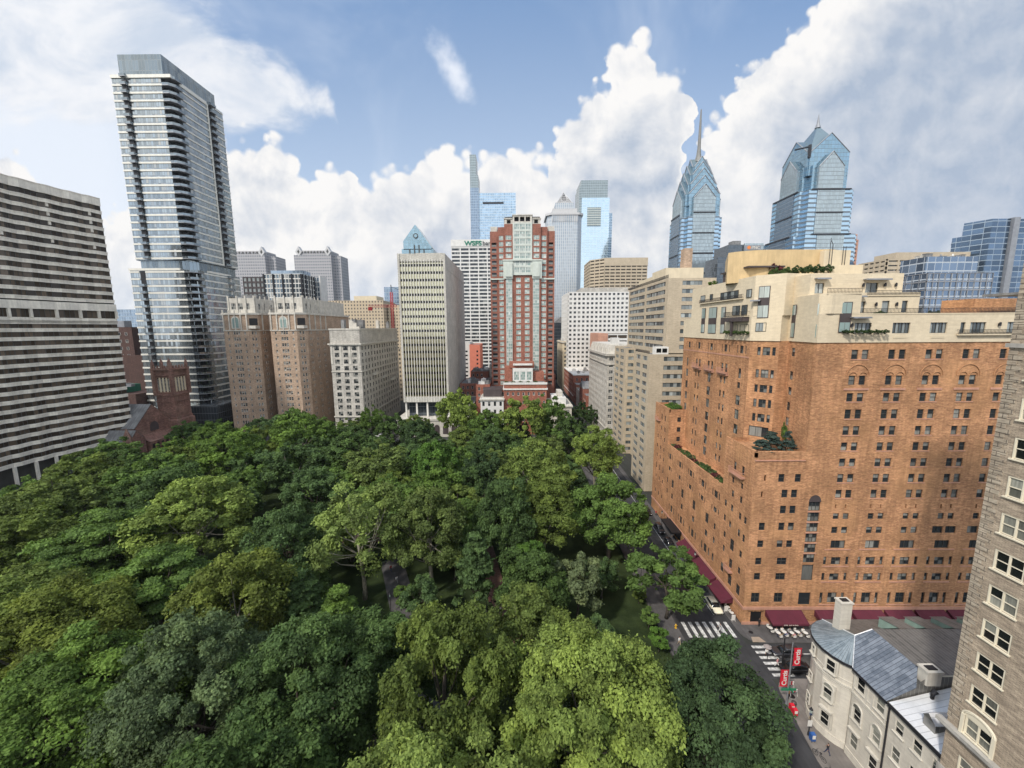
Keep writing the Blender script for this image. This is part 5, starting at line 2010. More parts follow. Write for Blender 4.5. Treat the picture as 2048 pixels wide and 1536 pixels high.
for k, (y0, y1, z, c, lb) in enumerate([(248, 262, 16.5, 'brick_red', 'dark red gabled brick house on the avenue, in front of the larger brick block'), (236, 247.8, 14, 'brick_rust', 'small rust brick row house right beside the light grey apartment house'),
                                        (262.2, 276, 13, 'stone_pale', 'small pale row house between the dark red gabled house and the brick block'), (276.2, 289.8, 15, 'brick_red', 'plain dark brick row house touching the brick block')]):
    rh = thing('row_house', lb, 'house', loc=(50, y0 + 5, 0))
    h = {0: [(2, 8, 1.2, 1.8), (5, 8, 1.2, 1.8)], 3: [(1.5 + 3.2 * j, 2 + 3.6 * i, 1.3, 2.0) for i in range(3) for j in range(3)]}
    shell(rh, R4(43.2, 58, y0, y1), 0, z, M[c], holes=h, roof=(k != 0))
    windows(rh, [(W_(43.2, y1), a, 0.15, zz, w, hh_, 1, 2) for a, zz, w, hh_ in h[3]], [M['frame_white'], M['glass_dark']])
    mb = MB()
    if k == 0:
        mb.face([(43.0, y0 - .2, z), (58, y0 - .2, z), (58, (y0 + y1) / 2, z + 4), (43.0, (y0 + y1) / 2, z + 4)])
        mb.face([(43.0, (y0 + y1) / 2, z + 4), (58, (y0 + y1) / 2, z + 4), (58, y1 + .2, z), (43.0, y1 + .2, z)])
        mb.face([(43.05, y1, z), (43.05, y0, z), (43.05, (y0 + y1) / 2, z + 4)])
        mb.build('gable_roof', M['roof_grey'], rh)
    else:
        roof_gear(rh, 44.5, 55, y0 + 1, y1 - 1, z - 0.4, k, 3, 1.4)
CB = thing('office_building', 'slim cream stone building with white roof pavilion, standing alone in the gap of the avenue', 'building', loc=(48, 370, 0))
h = {0: [], 3: []}
wl = []
for k in range(11):
    z = 3 + 3.6 * k
    for j in range(5):
        h[0].append((1.8 + 3.0 * j, z, 1.5, 2.0))
        wl.append((S_(42.0, 350), 1.8 + 3.0 * j, 0.15, z, 1.5, 2.0, 1, 1))
    for j in range(6):
        h[3].append((2 + 6.5 * j, z, 1.6, 2.0))
        wl.append((W_(42.0, 392), 2 + 6.5 * j, 0.15, z, 1.6, 2.0, 1, 1))
shell(CB, R4(42.0, 58, 350, 392), 0, 43.0, M['cream_plain'], holes=h)
windows(CB, wl, [M['frame_dark'], M['glass_dark']], limit=60)
mb = MB()
mb.box(41.3, 58.5, 349.3, 392.6, 41.6, 42.4)
mb.build('cornice', M['stone_pale'], CB)
pbox(CB, 44, 57, 353, 380, 42.5, 45.4, M['white'], 'roof_house')

# ------------------------------------------------------------------ banded white hotel tower at the left
M['band_white'] = plain('banded facade stone', (0.80, 0.745, 0.65), 0.8, var=0.22, scale=0.25)
M['glass_brown'] = glass('bronze window glass', (0.040, 0.030, 0.022), (0.17, 0.13, 0.095), 0.55, rough=0.2, spec=0.25)
BT = thing('hotel_tower', 'white banded tower with brown ribbon windows and wavy saw-tooth face, at the left edge', 'hotel', loc=(-185, 140, 0))
core = [(-171.0, 171.0), (-174.5, 160), (-177.5, 146), (-178.6, 134), (-179, 118), (-179, 100)]
zig = []
for (x0, y0), (x1, y1) in zip(core[:-1], core[1:]):
    L = math.hypot(x1 - x0, y1 - y0)
    n = max(1, int(L / 5.6))
    for k in range(n):
        t0, t1 = k / n, (k + 0.72) / n
        zig.append((x0 + (x1 - x0) * t0, y0 + (y1 - y0) * t0))
        zig.append((x0 + (x1 - x0) * t1 + 0.75, y0 + (y1 - y0) * t1))
zig.append(core[-1])
back = [(-215, 100), (-215, 171)]


def zig_strip(out, z0, z1, m=0, mb=None, soffit=True):
    mb = mb or MB()
    P_ = [(x + out, y) for x, y in zig]
    for a, b in zip(P_[:-1], P_[1:]):
        mb.face([(b[0], b[1], z0), (a[0], a[1], z0), (a[0], a[1], z1), (b[0], b[1], z1)], m)
        if soffit:
            mb.face([(b[0], b[1], z1), (a[0], a[1], z1), (a[0] - 1.4, a[1], z1), (b[0] - 1.4, b[1], z1)], m)
            mb.face([(b[0] - 1.4, b[1], z0), (a[0] - 1.4, a[1], z0), (a[0], a[1], z0), (b[0], b[1], z0)], m)
    a = P_[0]
    mb.face([(a[0], a[1], z0), (a[0] - 40, a[1], z0), (a[0] - 40, a[1], z1), (a[0], a[1], z1)], m)
    return mb


FL = [(7.0 + 3.18 * k) for k in range(17)] + [66.5 + 3.28 * k for k in range(13)]
for k, z in enumerate(FL):
    top = z + (1.35 if k < 29 else 3.2)
    zig_strip(0.0, z, top).build('floor_band', M['band_white'], BT)
    zig_strip(0.14, top - 0.35, top - 0.05).build('band_moulding', M['band_white'], BT)
zig_strip(0.0, 57.6, 60.0).build('wide_band', M['band_white'], BT)
zig_strip(0.4, 61.0 + 2.1, 66.0, 0).build('wide_band', M['band_white'], BT)
# ribbon glazing behind the bands, split in panes
levels = [(z + 1.35, z2) for z, z2 in zip(FL[:16], FL[1:17])] + [(FL[16] + 1.35, 57.6), (60.0, 63.1)] + [(z + 1.35, z2) for z, z2 in zip(FL[17:29], FL[18:30])]
for li, (z0, z1) in enumerate(levels):
    mb = MB()
    for a, b in zip(zig[:-1], zig[1:]):
        L = math.hypot(b[0] - a[0], b[1] - a[1])
        n = max(1, int(L / 1.35))
        for k in range(n):
            p = (a[0] + (b[0] - a[0]) * k / n - 0.5, a[1] + (b[1] - a[1]) * k / n)
            q = (a[0] + (b[0] - a[0]) * (k + 1) / n - 0.5, a[1] + (b[1] - a[1]) * (k + 1) / n)
            F = Fr(p[0], p[1], q[0] - p[0], q[1] - p[1])
            w = math.hypot(q[0] - p[0], q[1] - p[1])
            pp_ = [(q[0], q[1], z0), (p[0], p[1], z0), (p[0], p[1], z1), (q[0], q[1], z1)]
            mb.face(pp_, 0)
            mb.box(p[0] - 0.02, p[0] + 0.10, p[1] - 0.08, p[1] + 0.08, z0, z1, 1)
    mb.build('ribbon_window', [M['glass_brown'], M['frame_dark']], BT)
mb = MB()
for k, (x, y) in enumerate(zig):
    if k % 2 == 0:
        mb.box(x - 0.35, x + 0.35, y - 0.4, y + 0.4, 60.0, 63.1)
        mb.box(x - 0.35, x + 0.35, y - 0.4, y + 0.4, 0, 7.0)
    elif k % 4 == 1:
        for z in (102.2, 98.9, 95.6, 89.1):
            mb.box(x - 1.3, x - 0.3, y - 0.35, y + 0.35, z - 0.9, z + 1.3)
mb.build('column', M['band_white'], BT)
mb = MB()
mb.face([(x - 0.2, y, 109.0) for x, y in reversed(zig)][::-1] + [(-215, 100, 109.0), (-215, 171, 109.0)])
mb.face([(-171, 170.9, 0), (-215, 170.9, 0), (-215, 170.9, 108.9), (-171.5, 170.9, 108.9)])
for a, b in zip(zig[:-1], zig[1:]):
    mb.face([(b[0] - 2.4, b[1], 0), (a[0] - 2.4, a[1], 0), (a[0] - 2.4, a[1], 108), (b[0] - 2.4, b[1], 108)])
mb.build('wall', M['frame_dark'], BT)

# ------------------------------------------------------------------ dark glass tower with cream floor bands and balconies
M['laurel_glass'] = curtain('grey mirror glass', (0.33, 0.37, 0.39), (0.10, 0.11, 0.12), 1.25, 3.62, 0.13, 0.1, metal=0.85, rough=0.10, var=0.55, blind=0.12, blindc=(0.42, 0.43, 0.42), off=(0, 0.6))
M['laurel_crown'] = curtain('crown glass', (0.22, 0.26, 0.285), (0.22, 0.24, 0.25), 1.6, 4.8, 0.12, 0.15, metal=0.8, rough=0.12, var=0.35)
M['band_cream'] = plain('cream floor band', (0.74, 0.72, 0.65), 0.6, var=0.1)
LT = thing('residential_tower', 'tallest dark glass tower with cream floor bands and stacked balconies, behind the brownstone church', 'tower', loc=(-185, 230, 0))
X0_, X1_ = -199.4, -169.8
shell(LT, [(X0_, 214), (X1_ - 5.0, 214), (X1_ - 5.0, 216.5), (X1_ - 2.2, 218.6), (X1_, 218.6), (X1_, 249), (X0_, 249)], 91.5, 180.2, M['laurel_glass'])
shell(LT, [(-195.6, 214.5), (-173.9, 214.5), (-173.9, 249.5), (-195.6, 249.5)], 179, 189.8, M['laurel_crown'], 'crown')
shell(LT, [(-198, 215), (-176, 215), (-171, 220), (-171, 248), (-198, 248)], 86.8, 91.6, M['laurel_crown'], 'recessed_floor', roof=False)
shell(LT, [(-202.9, 213.5), (-174.3, 213.5), (-174.3, 216.2), (-171.5, 218.6), (-169.3, 218.6), (-169.3, 249), (-202.9, 249)], 9.0, 86.8, M['laurel_glass'], 'lower_wall')
for k in range(46):
    z = 92.0 + 3.62 * k if k < 25 else 12.6 + 3.62 * (k - 25)
    if k >= 25 and z > 87:
        break
    up = k < 25
    xl = X0_ if up else -202.9
    ys = 214 if up else 213.5
    xe = X1_ if up else -169.3
    mb = MB()
    mb.box(xl - 0.1, xl + 5.0, ys - 0.35, ys + 0.3, z, z + 0.85)
    mb.box(xl + 8.2, xe - 4.6, ys - 0.35, ys + 0.3, z, z + 0.85)
    mb.box(xe - 0.3, xe + 0.3, 219.5, 236.6 if up else 240, z, z + 0.75)
    mb.box(xe - 0.3, xe + 0.3, 243.0, 249, z, z + 0.75)
    mb.build('floor_band', M['band_cream'], LT)
    for (bx0, bx1, by0, by1) in ((xl + 5.2, xl + 8.0, ys - 1.7, ys + 0.3), (xe - 5.4, xe + 0.9, ys - 0.3, 219.5), (xe - 0.3, xe + 1.6, 238.0, 242.0)):
        if not up and bx0 < xl + 6 and z > 80:
            continue
        mb = MB()
        if bx1 - bx0 > 6:
            pts = [(bx0, by0), (xe - 1.6, by0), (bx1 - 0.3, 215.8), (bx1, 219.8), (bx1 - 1.5, 219.8), (xe - 5.3, 216.0)]
            mb.prism(pts, z + 0.1, z + 0.5, 0, bottom=True)
            for a, b in zip(pts[:4], pts[1:4]):
                F = Fr(a[0], a[1], b[0] - a[0], b[1] - a[1])
                L = math.hypot(b[0] - a[0], b[1] - a[1])
                mb.fbox(F, 0, L, 0.0, 0.05, z + 0.5, z + 1.45, 1)
        else:
            mb.box(bx0, bx1, by0, by1, z + 0.1, z + 0.45)
            mb.box(bx0, bx1, by0, by0 + 0.06, z + 0.45, z + 1.4, 1)
            mb.box(bx1 - 0.06, bx1, by0 + 0.07, by1, z + 0.45, z + 1.4, 1)
            mb.box(bx0, bx0 + 0.06, by0 + 0.07, by1, z + 0.45, z + 1.4, 1)
        mb.build('balcony', [M['metal_grey'], M['laurel_crown']], LT)
mb = MB()
mb.box(X1_ - 0.2, X1_ + 0.45, 236.6, 237.3, 92, 178.5)
mb.box(X1_ - 0.2, X1_ + 0.4, 219.0, 237.3, 177.8, 178.8)
mb.box(X0_ - 0.2, X1_ + 0.2, 213.5, 214.3, 178.8, 180.3)
mb.box(-169.5, -168.7, 240.0, 240.8, 34, 87.2)
mb.box(-169.5, -168.8, 223, 240.8, 86.2, 87.2)
mb.box(-203.2, -176, 213.0, 214, 86.2, 87.3)
mb.build('frame_line', M['band_cream'], LT)
mb = MB()
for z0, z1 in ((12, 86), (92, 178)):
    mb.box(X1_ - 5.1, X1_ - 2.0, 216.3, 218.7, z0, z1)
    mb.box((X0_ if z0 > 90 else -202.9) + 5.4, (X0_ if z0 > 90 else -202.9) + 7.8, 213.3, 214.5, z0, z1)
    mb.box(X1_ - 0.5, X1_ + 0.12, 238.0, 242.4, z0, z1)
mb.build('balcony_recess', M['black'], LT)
mb = MB()
mb.box(-190, -173, 204, 214, 3.0, 12.5, 0)
mb.box(-190.4, -172.6, 203.6, 214, 11.4, 13.2, 1)
mb.box(-181.5, -179.0, 203.3, 204.2, 0, 13.2, 1)
mb.box(-190.4, -172.6, 203.7, 214, 7.0, 7.7, 1)
mb.box(-172.4, -158.5, 205, 222, 0, 15.0, 0)
mb.build('podium', [M['dark_glassy'], M['band_cream']], LT)
mb = MB()
mb.tube([(-193, 230, 189), (-193, 230, 192.6)], 0.35, 6)
mb.tube([(-197, 230, 192.4), (-188.5, 230, 193.2)], 0.30, 6)
mb.build('roof_hoist', M['metal_grey'], LT)

# ------------------------------------------------------------------ brownstone church
CH = thing('church', 'brownstone church with square belfry tower, corner pinnacles and arched west window', 'church', loc=(-168, 178, 0))
cx0, cx1, cy0, cy1 = -171.5, -163.0, 185, 194
mb = MB()
mb.box(cx0 - 0.8, cx1 + 0.8, cy0 - 0.8, cy1 + .8, 0, 12)
mb.face([(cx0 - .8, cy0 - .8, 12), (cx1 + .8, cy0 - .8, 12), (cx1, cy0, 13), (cx0, cy0, 13)])
mb.face([(cx1 + .8, cy0 - .8, 12), (cx1 + .8, cy1 + .8, 12), (cx1, cy1, 13), (cx1, cy0, 13)])
mb.box(cx0, cx1, cy0, cy1, 12, 24)
mb.box(cx0 + .4, cx1 - .4, cy0 + .4, cy1 - .4, 24, 36.5)
mb.build('tower', M['brownstone'], CH)
mb = MB()
for z, o_, t in ((12.9, .35, .5), (21.0, .3, .4), (24, .6, .7), (33.4, .35, .5), (36.2, .8, .9)):
    mb.box(cx0 - o_, cx1 + o_, cy0 - o_, cy1 + o_, z, z + t)
for x in (cx0, cx1):
    for y in (cy0, cy1):
        mb.box(x - .7, x + .7, y - .7, y + .7, 24.7, 37)
        mb.tube([(x, y, 37), (x, y, 39.2), (x, y, 41.5)], [0.75, 0.7, 0.05], 6)
for k in range(5):
    x = cx0 + 1.0 + 1.62 * k
    mb.box(x - .35, x + .35, cy0 - .6, cy0 - .1, 37.1, 38.4)
    mb.box(cx1 + .1, cx1 + .6, cy0 + 1.1 + 1.7 * k - .35, cy0 + 1.1 + 1.7 * k + .35, 37.1, 38.4)
mb.tube([(-167.2, cy0 + .1, 37), (-167.2, cy0 + .1, 40), (-167.2, cy0 + .1, 42)], [0.8, 0.7, 0.05], 6)
mb.build('tower_trim', M['brownstone'], CH)
for k in range(4):
    x = cx0 + 1.5 + 1.62 * k
    for F, a in ((S_(0, cy0 + .4), x), (E_(cx1 - .4, 0), cy0 + 1.6 + 1.7 * k)):
        mb = MB()
        mb.fbox(F, a - .33, a + .33, -.02, .3, 26.0, 32.0)
        pts = [F.p(a + .33 * math.cos(math.pi * j / 8), -.02, 32 + .5 * math.sin(math.pi * j / 8)) for j in range(9)]
        mb.face(pts)
        for j in range(9):
            mb.fbox(F, a - .33, a + .33, -.10, -.02, 26.3 + .65 * j, 26.5 + .65 * j, 1)
        mb.build('louvre', [M['black'], M['stone_pale']], CH)
        mb = MB()
        mb.fbox(F, a + .42, a + 1.2, -.12, -.003, 25.6, 32.6)
        mb.build('belfry_pier', M['cream_plain'], CH)
mb = MB()                       # nave with gable to the square, roof running west
gy0, gy1 = 167.0, 184.9
gm = 176.0
mb.face([(-166, gy0, 0), (-166, gy1, 0), (-166, gy1, 12.5), (-166, gm, 21.5), (-166, gy0, 12.5)])
mb.box(-205, -166.02, gy0, gy1, 0, 12.5)
mb.box(-170, -162, 159.5, 166.9, 0, 8)
mb.face([(-162, 159.5, 8), (-162, 166.9, 8), (-162, 163.2, 12.5)])
mb.tube([(-163, 160, 0), (-163, 160, 10), (-163, 160, 14.5)], [1.6, 1.5, 0.05], 8)
mb.build('nave_wall', M['brownstone'], CH)
mb = MB()
mb.face([(-166.1, gy0 - .4, 12.3), (-205, gy0 - .4, 12.3), (-205, gm, 21.7), (-166.1, gm, 21.7)])
mb.face([(-205, gy1 + .4, 12.3), (-166.1, gy1 + .4, 12.3), (-166.1, gm, 21.7), (-205, gm, 21.7)])
mb.face([(-162, 159.3, 8), (-175, 159.3, 8), (-175, 163.2, 12.7), (-162, 163.2, 12.7)])
mb.face([(-175, 167.1, 8), (-162, 167.1, 8), (-162, 163.2, 12.7), (-175, 163.2, 12.7)])
mb.build('nave_roof', M['roof_grey'], CH)
mb = MB()
mb.face([(-165.9, gm + 2.2 * math.cos(math.pi * k / 12), 11.5 + 2.2 * math.sin(math.pi * k / 12)) for k in range(13)] + [(-165.9, gm - 2.2, 9.5), (-165.9, gm + 2.2, 9.5)])
mb.build('arched_window', M['dark_panel'], CH)
mb = MB()
mb.box(-165.9, -161.5, 168.5, 183, 0, 6)
mb.face([(-161.3, 168.2, 6), (-161.3, 183.2, 6), (-166, 183.2, 8.6), (-166, 168.2, 8.6)])
mb.build('porch', [M['brownstone']], CH)
mb = MB()
for k in range(6):
    mb.box(-161.48, -161.4, 169.2 + 2.3 * k, 170.4 + 2.3 * k, 1.5, 5)
mb.build('porch_arch', M['black'], CH)

# ------------------------------------------------------------------ twin-winged brown brick apartment house
BB = thing('apartment_building', 'brown brick apartment house with two tall wings and ornate pale stone tops, left of centre', 'apartment building', loc=(-120, 230, 0))
wl = []
wings = [(-151.5, -134.0, 205.0, 229), (-127.0, -109.0, 205.0, 262)]
for wi, (x0, x1, y0, y1) in enumerate(wings):
    poly = [(x0, y0 + 1.5), (x0 + 1.5, y0), (x1 - 3.5, y0), (x1, y0 + 3.5), (x1, y1), (x0, y1)]
    h = {1: [], 2: [], 3: [], 5: []}
    L1_ = x1 - 3.5 - x0 - 1.5
    for k in range(16):
        z = 5.2 + 3.15 * k
        c = L1_ / 2
        for a in (c - 1.75, c - 0.5, c + 0.75):
            h[1].append((a, z, 1.0, 1.75))
            wl.append((S_(x0 + 1.5, y0), a, 0.15, z, 1.0, 1.75, 1, 2))
        for a in (1.5, L1_ - 2.4):
            h[1].append((a, z, 0.85, 1.4))
            wl.append((S_(x0 + 1.5, y0), a, 0.15, z, 0.85, 1.4, 1, 2))
        F, L = edge(poly, 2)
        for a in (1.3, 2.7):
            h[2].append((a, z, 0.85, 1.6))
            wl.append((F, a, 0.15, z, 0.85, 1.6, 1, 2))
        F, L = edge(poly, 3)
        for j in range(7 if wi else 4):
            for dx in (0, 1.5):
                a = 2.5 + 7.2 * j + dx
                if a < L - 1.5:
                    h[3].append((a, z, 0.9, 1.5))
                    wl.append((F, a, 0.15, z, 0.9, 1.5, 1, 2))
    shell(BB, poly, 0, 63.0, M['brick_brown'], holes=h)
    mb = MB()
    for z, t, o_ in ((54.3, .5, .3), (62.6, 1.0, .5)):
        mb.prism([(x0 - o_, y0 + 1.4), (x0 + 1.4, y0 - o_), (x1 - 3.4, y0 - o_), (x1 + o_, y0 + 3.4), (x1 + o_, y1), (x0 - o_, y1)], z, z + t, bottom=True)
    for k in range(5):
        a = x0 + 1.6 + (L1_ - .5) * k / 4
        mb.box(a - .25, a + .25, y0 - .45, y0 - .003, 54.8, 65.0)
    for k in range(4):
        mb.box(x1 + .003, x1 + .45, y0 + 6 + 6 * k, y0 + 6.6 + 6 * k, 54.8, 65.0)
    mb.box(x1 - 3.2, x1 + .4, y0 - .2, y0 + 3.4, 55.5, 57)
    mb.build('stone_crown', M['stone_pale'], BB)
    for a in (x0 + 1.5 + L1_ / 2,):
        mb = MB()
        mb.box(a - 2.2, a + 2.2, y0 - .25, y0 - .003, 55.5, 60.0)
        mb.face([(a + 2.2 * math.cos(math.pi * j / 10), y0 - .25, 60 + 1.8 * math.sin(math.pi * j / 10)) for j in range(11)])
        mb.box(a - 1.5, a + 1.5, y0 - .3, y0 - .26, 56.0, 60.0, 1)
        mb.face([(a + 1.5 * math.cos(math.pi * j / 10), y0 - .3, 60 + 1.3 * math.sin(math.pi * j / 10)) for j in range(11)], 1)
        mb.build('arched_loggia', [M['stone_pale'], M['glass_pale']], BB)
    mb = MB()
    mb.face([(x1 - 2.9, y0 + .3, 57.2), (x1 - .3, y0 + 2.9, 57.2), (x1 - .3, y0 + 2.9, 60.8), (x1 - 2.9, y0 + .3, 60.8)])
    mb.build('corner_loggia', M['black'], BB)
    ux0, ux1 = x0 + 2.5, x1 - 1.5
    hh = {0: [(1.3 + 3.6 * j, 65.4, 2.4, 3.2) for j in range(3)], 1: [(3 + 5 * j, 65.4, 2.0, 3.2) for j in range(3)]}
    shell(BB, R4(ux0, ux1, y0 + 3.5, y1 - 3), 63.5, 71.2, M['stone_pale'], 'penthouse_wall', hh)
    wl += [(S_(ux0, y0 + 3.5), a, 0.15, z, w, h_, 3, 2) for a, z, w, h_ in hh[0]]
    wl += [(E_(ux1, y0 + 3.5), a, 0.15, z, w, h_, 3, 2) for a, z, w, h_ in hh[1]]
    mb = MB()
    for k in range(4):
        a = ux0 + (ux1 - ux0) * k / 3
        mb.box(a - .35, a + .35, y0 + 3.1, y0 + 3.5, 63.5, 72.4)
    for k in range(5):
        mb.box(ux1 + .003, ux1 + .4, y0 + 4 + 4 * k, y0 + 4.7 + 4 * k, 63.5, 72.4)
    mb.build('pinnacle', M['stone_pale'], BB)
shell(BB, R4(-134, -127, 229, 255), 0, 63.0, M['brick_brown'], 'link_wall', {0: [(1.5 + 2.6 * j, 5.2 + 3.15 * k, .9, 1.5) for j in range(2) for k in range(16)]})
wl += [(S_(-134, 229), 1.5 + 2.6 * j, .15, 5.2 + 3.15 * k, .9, 1.5, 1, 2) for j in range(2) for k in range(16)]
shell(BB, R4(-109, -92.5, 215, 262), 0, 62.6, M['brick_brown'], 'east_wall', {0: [(1.5 + 2.4 * j, 5.2 + 3.15 * k, .9, 1.5) for j in range(6) for k in range(16)], 1: [(2 + 4.5 * j, 5.2 + 3.15 * k, .9, 1.5) for j in range(9) for k in range(16)]}) if False else None
windows(BB, wl, [M['frame_white'], M['glass']], limit=100)
pbox(BB, -146, -138, 215, 225, 71, 73.5, M['roof_grey'], 'roof_house')

# ------------------------------------------------------------------ pale limestone apartment house
PS = thing('apartment_building', 'pale limestone apartment house with deep cornice, between the brown twin wings and the ribbed tower', 'apartment building', loc=(-75, 230, 0))
wl = []
x0, x1, y0, y1 = -92.5, -77.5, 198, 262
h = {0: [], 1: []}
for k in range(13):
    z = 4.2 + 3.35 * k
    for j in range(3):
        a = 2.0 + 4.4 * j
        h[0].append((a, z, 2.3, 2.1))
        wl.append((S_(x0, y0), a, 0.15, z, 2.3, 2.1, 3, 2))
    for j in range(14):
        a = 1.8 + 4.4 * j
        h[1].append((a, z, 1.6, 2.0))
        wl.append((E_(x1, y0), a, 0.15, z, 1.6, 2.0, 2, 2))
shell(PS, R4(x0, x1, y0, y1), 0, 55.2, M['stone_lt'], holes=h)
windows(PS, wl, [M['frame_dark'], M['glass']], limit=100)
mb = MB()
for z, t, o_ in ((47.2, .7, .9), (46.6, .5, .4), (33.4, .4, .3), (10.2, .5, .4), (54.6, .7, .25)):
    mb.box(x0 - o_, x1 + o_, y0 - o_, y1 + o_, z, z + t)
for k in range(4):
    a = x0 + .35 + 4.6 * k
    mb.box(a - .35, a + .55, y0 - .2, y0 - .003, 37.5, 46.5)
mb.build('cornice', M['stone_pale'], PS)
for k in range(3):
    mb = MB()
    y = 214 + 15 * k
    mb.box(x1 + .003, x1 + 1.4, y, y + 5, 30 - 3.4 * k, 31 - 3.4 * k)
    for j in range(6):
        mb.box(x1 + 1.2, x1 + 1.4, y + .95 * j, y + .95 * j + .25, 31 - 3.4 * k, 32 - 3.4 * k)
    mb.build('balcony', M['stone_pale'], PS)
roof_gear(PS, x0 + 1, x1 - 1, y0 + 6, y1 - 5, 54.7, 9, 9, 5.5)

# ------------------------------------------------------------------ white ribbed office tower
m, t, b = new_mat('bronze mirror glass')
uv = t.vmath('ADD', wc(t), (57.2 + 1.3625 * 100 - 0.8, 3.55 * 20 - 17.5 + 1.0, 0))
u, v, _ = t.sep(uv)
cu, cv = t.math('DIVIDE', u, 1.3625), t.math('DIVIDE', v, 3.55)
fv = t.math('FRACT', cv)
wn = t.node('ShaderNodeTexWhiteNoise', noise_dimensions='2D')
t.put(wn.inputs['Vector'], t.comb(t.math('FLOOR', cu), t.math('FLOOR', cv), 0))
win = t.math('MULTIPLY', t.math('GREATER_THAN', fv, 0.34), t.math('LESS_THAN', fv, 0.70))
c = t.mix(win, t.vmath('SCALE', t.comb(0.66, 0.58, 0.37), t.math('ADD', 0.9, t.math('MULTIPLY', wn.outputs[0], 0.15))), (0.055, 0.05, 0.045))
t.put(b.inputs['Base Color'], c)
b.inputs['Metallic'].default_value = 0.92
b.inputs['Roughness'].default_value = 0.10
M['bronze_glass'] = m
M['rib'] = plain('white rib', (0.68, 0.665, 0.61), 0.7, var=0.15)
WR = thing('office_tower', 'white ribbed tower with bronze mirror glass and blank pale side wall', 'office building', loc=(-46, 235, 0))
shell(WR, [(-57.2, 200.6), (-34.0, 200.6), (-34.0, 272), (-57.2, 272)], 17.5, 91.3, M['concrete'])
pbox(WR, -56.4, -34.9, 200.3, 200.7, 19.5, 87.0, M['bronze_glass'], 'glass_wall')
for k in range(17):
    x = -56.5 + 21.8 * k / 16
    w = 0.13
    mb = MB()
    mb.box(x - w, x + w, 199.55, 200.35, 17.5, 88.6)
    mb.build('rib', M['rib'], WR)
mb = MB()
mb.box(-57.25, -34.0, 199.9, 200.6, 87.6, 91.32)
mb.box(-57.25, -34.0, 199.7, 200.6, 17.45, 20.3)
mb.box(-57.3, -56.3, 199.5, 200.6, 17.46, 91.35)
mb.box(-35.0, -33.95, 199.5, 201.0, 17.46, 91.35)
mb.box(-34.02, -33.9, 201.0, 272, 84.5, 84.9)
mb.box(-52, -38, 215, 250, 91, 94.3)
mb.build('concrete_band', M['concrete'], WR)
mb = MB()
mb.box(-55.5, -35.5, 203, 268, 8, 17.5, 0)
for k in range(5):
    x = -56.8 + 5.5 * k
    mb.box(x, x + .8, 200.4, 201.2, 8, 17.5, 1)
mb.build('lobby', [M['dark_glassy'], M['rib']], WR)
mb = MB()
mb.box(-60, -28, 196, 240, 0, 8.6)
mb.box(-60.4, -27.6, 195.6, 240, 8.6, 9.6)
mb.build('podium', M['stone_pale'], WR)
mb = MB()
for k in range(7):
    mb.face([(-57.5 + 4.4 * k + 1.4 * math.cos(math.pi * j / 8), 195.95, 5 + 1.4 * math.sin(math.pi * j / 8)) for j in range(9)] + [(-58.9 + 4.4 * k, 195.95, 1.5), (-56.1 + 4.4 * k, 195.95, 1.5)])
mb.build('podium_arch', M['dark_panel'], WR)

# ------------------------------------------------------------------ brick and glass residential tower, centre
RT = thing('residential_tower', 'red brick stepped tower with pale glazed centre and tan crown, mid skyline', 'tower', loc=(4.5, 235, 0))
C0 = 4.5
secs = [(-17.9, -13.5, 227.0, 107.6), (-13.5, -10.0, 226.0, 109.6), (-10.0, -5.3, 225.0, 111.0), (5.3, 10.0, 225.0, 111.0), (10.0, 13.7, 226.0, 109.6), (13.7, 17.9, 227.0, 107.6)]
wl = []
bal = []
FH_ = 3.21
for a0, a1, y, zt in secs:
    x0, x1 = C0 + a0, C0 + a1
    hs_ = []
    outer = abs(a0 + a1) / 2 > 13.6
    mid = abs(a0 + a1) / 2 > 10 and not outer
    for k in range(26 if not outer else 25):
        z = 22.5 + FH_ * k
        if z + 2.4 > zt - 1:
            continue
        if outer:
            if z > 100:
                hs_.append((.9, z, x1 - x0 - 1.8, 2.3))
                wl.append((S_(x0, y), .9, .15, z, x1 - x0 - 1.8, 2.3, 3, 2))
            else:
                hs_.append((.9, z, x1 - x0 - 1.8, 2.1))
                bal.append((S_(x0, y), .9, z, x1 - x0 - 1.8))
        elif mid:
            hs_.append((.6, z, x1 - x0 - 1.2, 2.3))
            wl.append((S_(x0, y), .6, .12, z, x1 - x0 - 1.2, 2.3, 2, 2))
        elif z > 84:
            hs_.append((.8, z, x1 - x0 - 1.6, 2.3))
            wl.append((S_(x0, y), .8, .12, z, x1 - x0 - 1.6, 2.3, 3, 2))
    mb = MB()
    mb.facade(S_(x0, y), x1 - x0, 0, zt, hs_, 0.3 if not outer else 1.1)
    mb.face([(x0, y, zt), (x1, y, zt), (x1, 252, zt), (x0, 252, zt)])
    for xx in (x0, x1):
        mb.face([(xx, y, 0), (xx, y, zt), (xx, 252, zt), (xx, 252, 0)])
    mb.build('wall', M['brick_red'], RT)
    if outer:
        mb = MB()
        mb.box(x0 + .4, x1 - .4, y + .9, y + 1.1, 20, 100)
        mb.build('balcony_back', M['glass_dark'], RT)
for i, (F, a, z, w) in enumerate(bal):
    mb = MB()
    mb.fbox(F, a, a + w, -.1, 0.0, z, z + .95)
    mb.build('balcony', M['frame_grey'], RT)
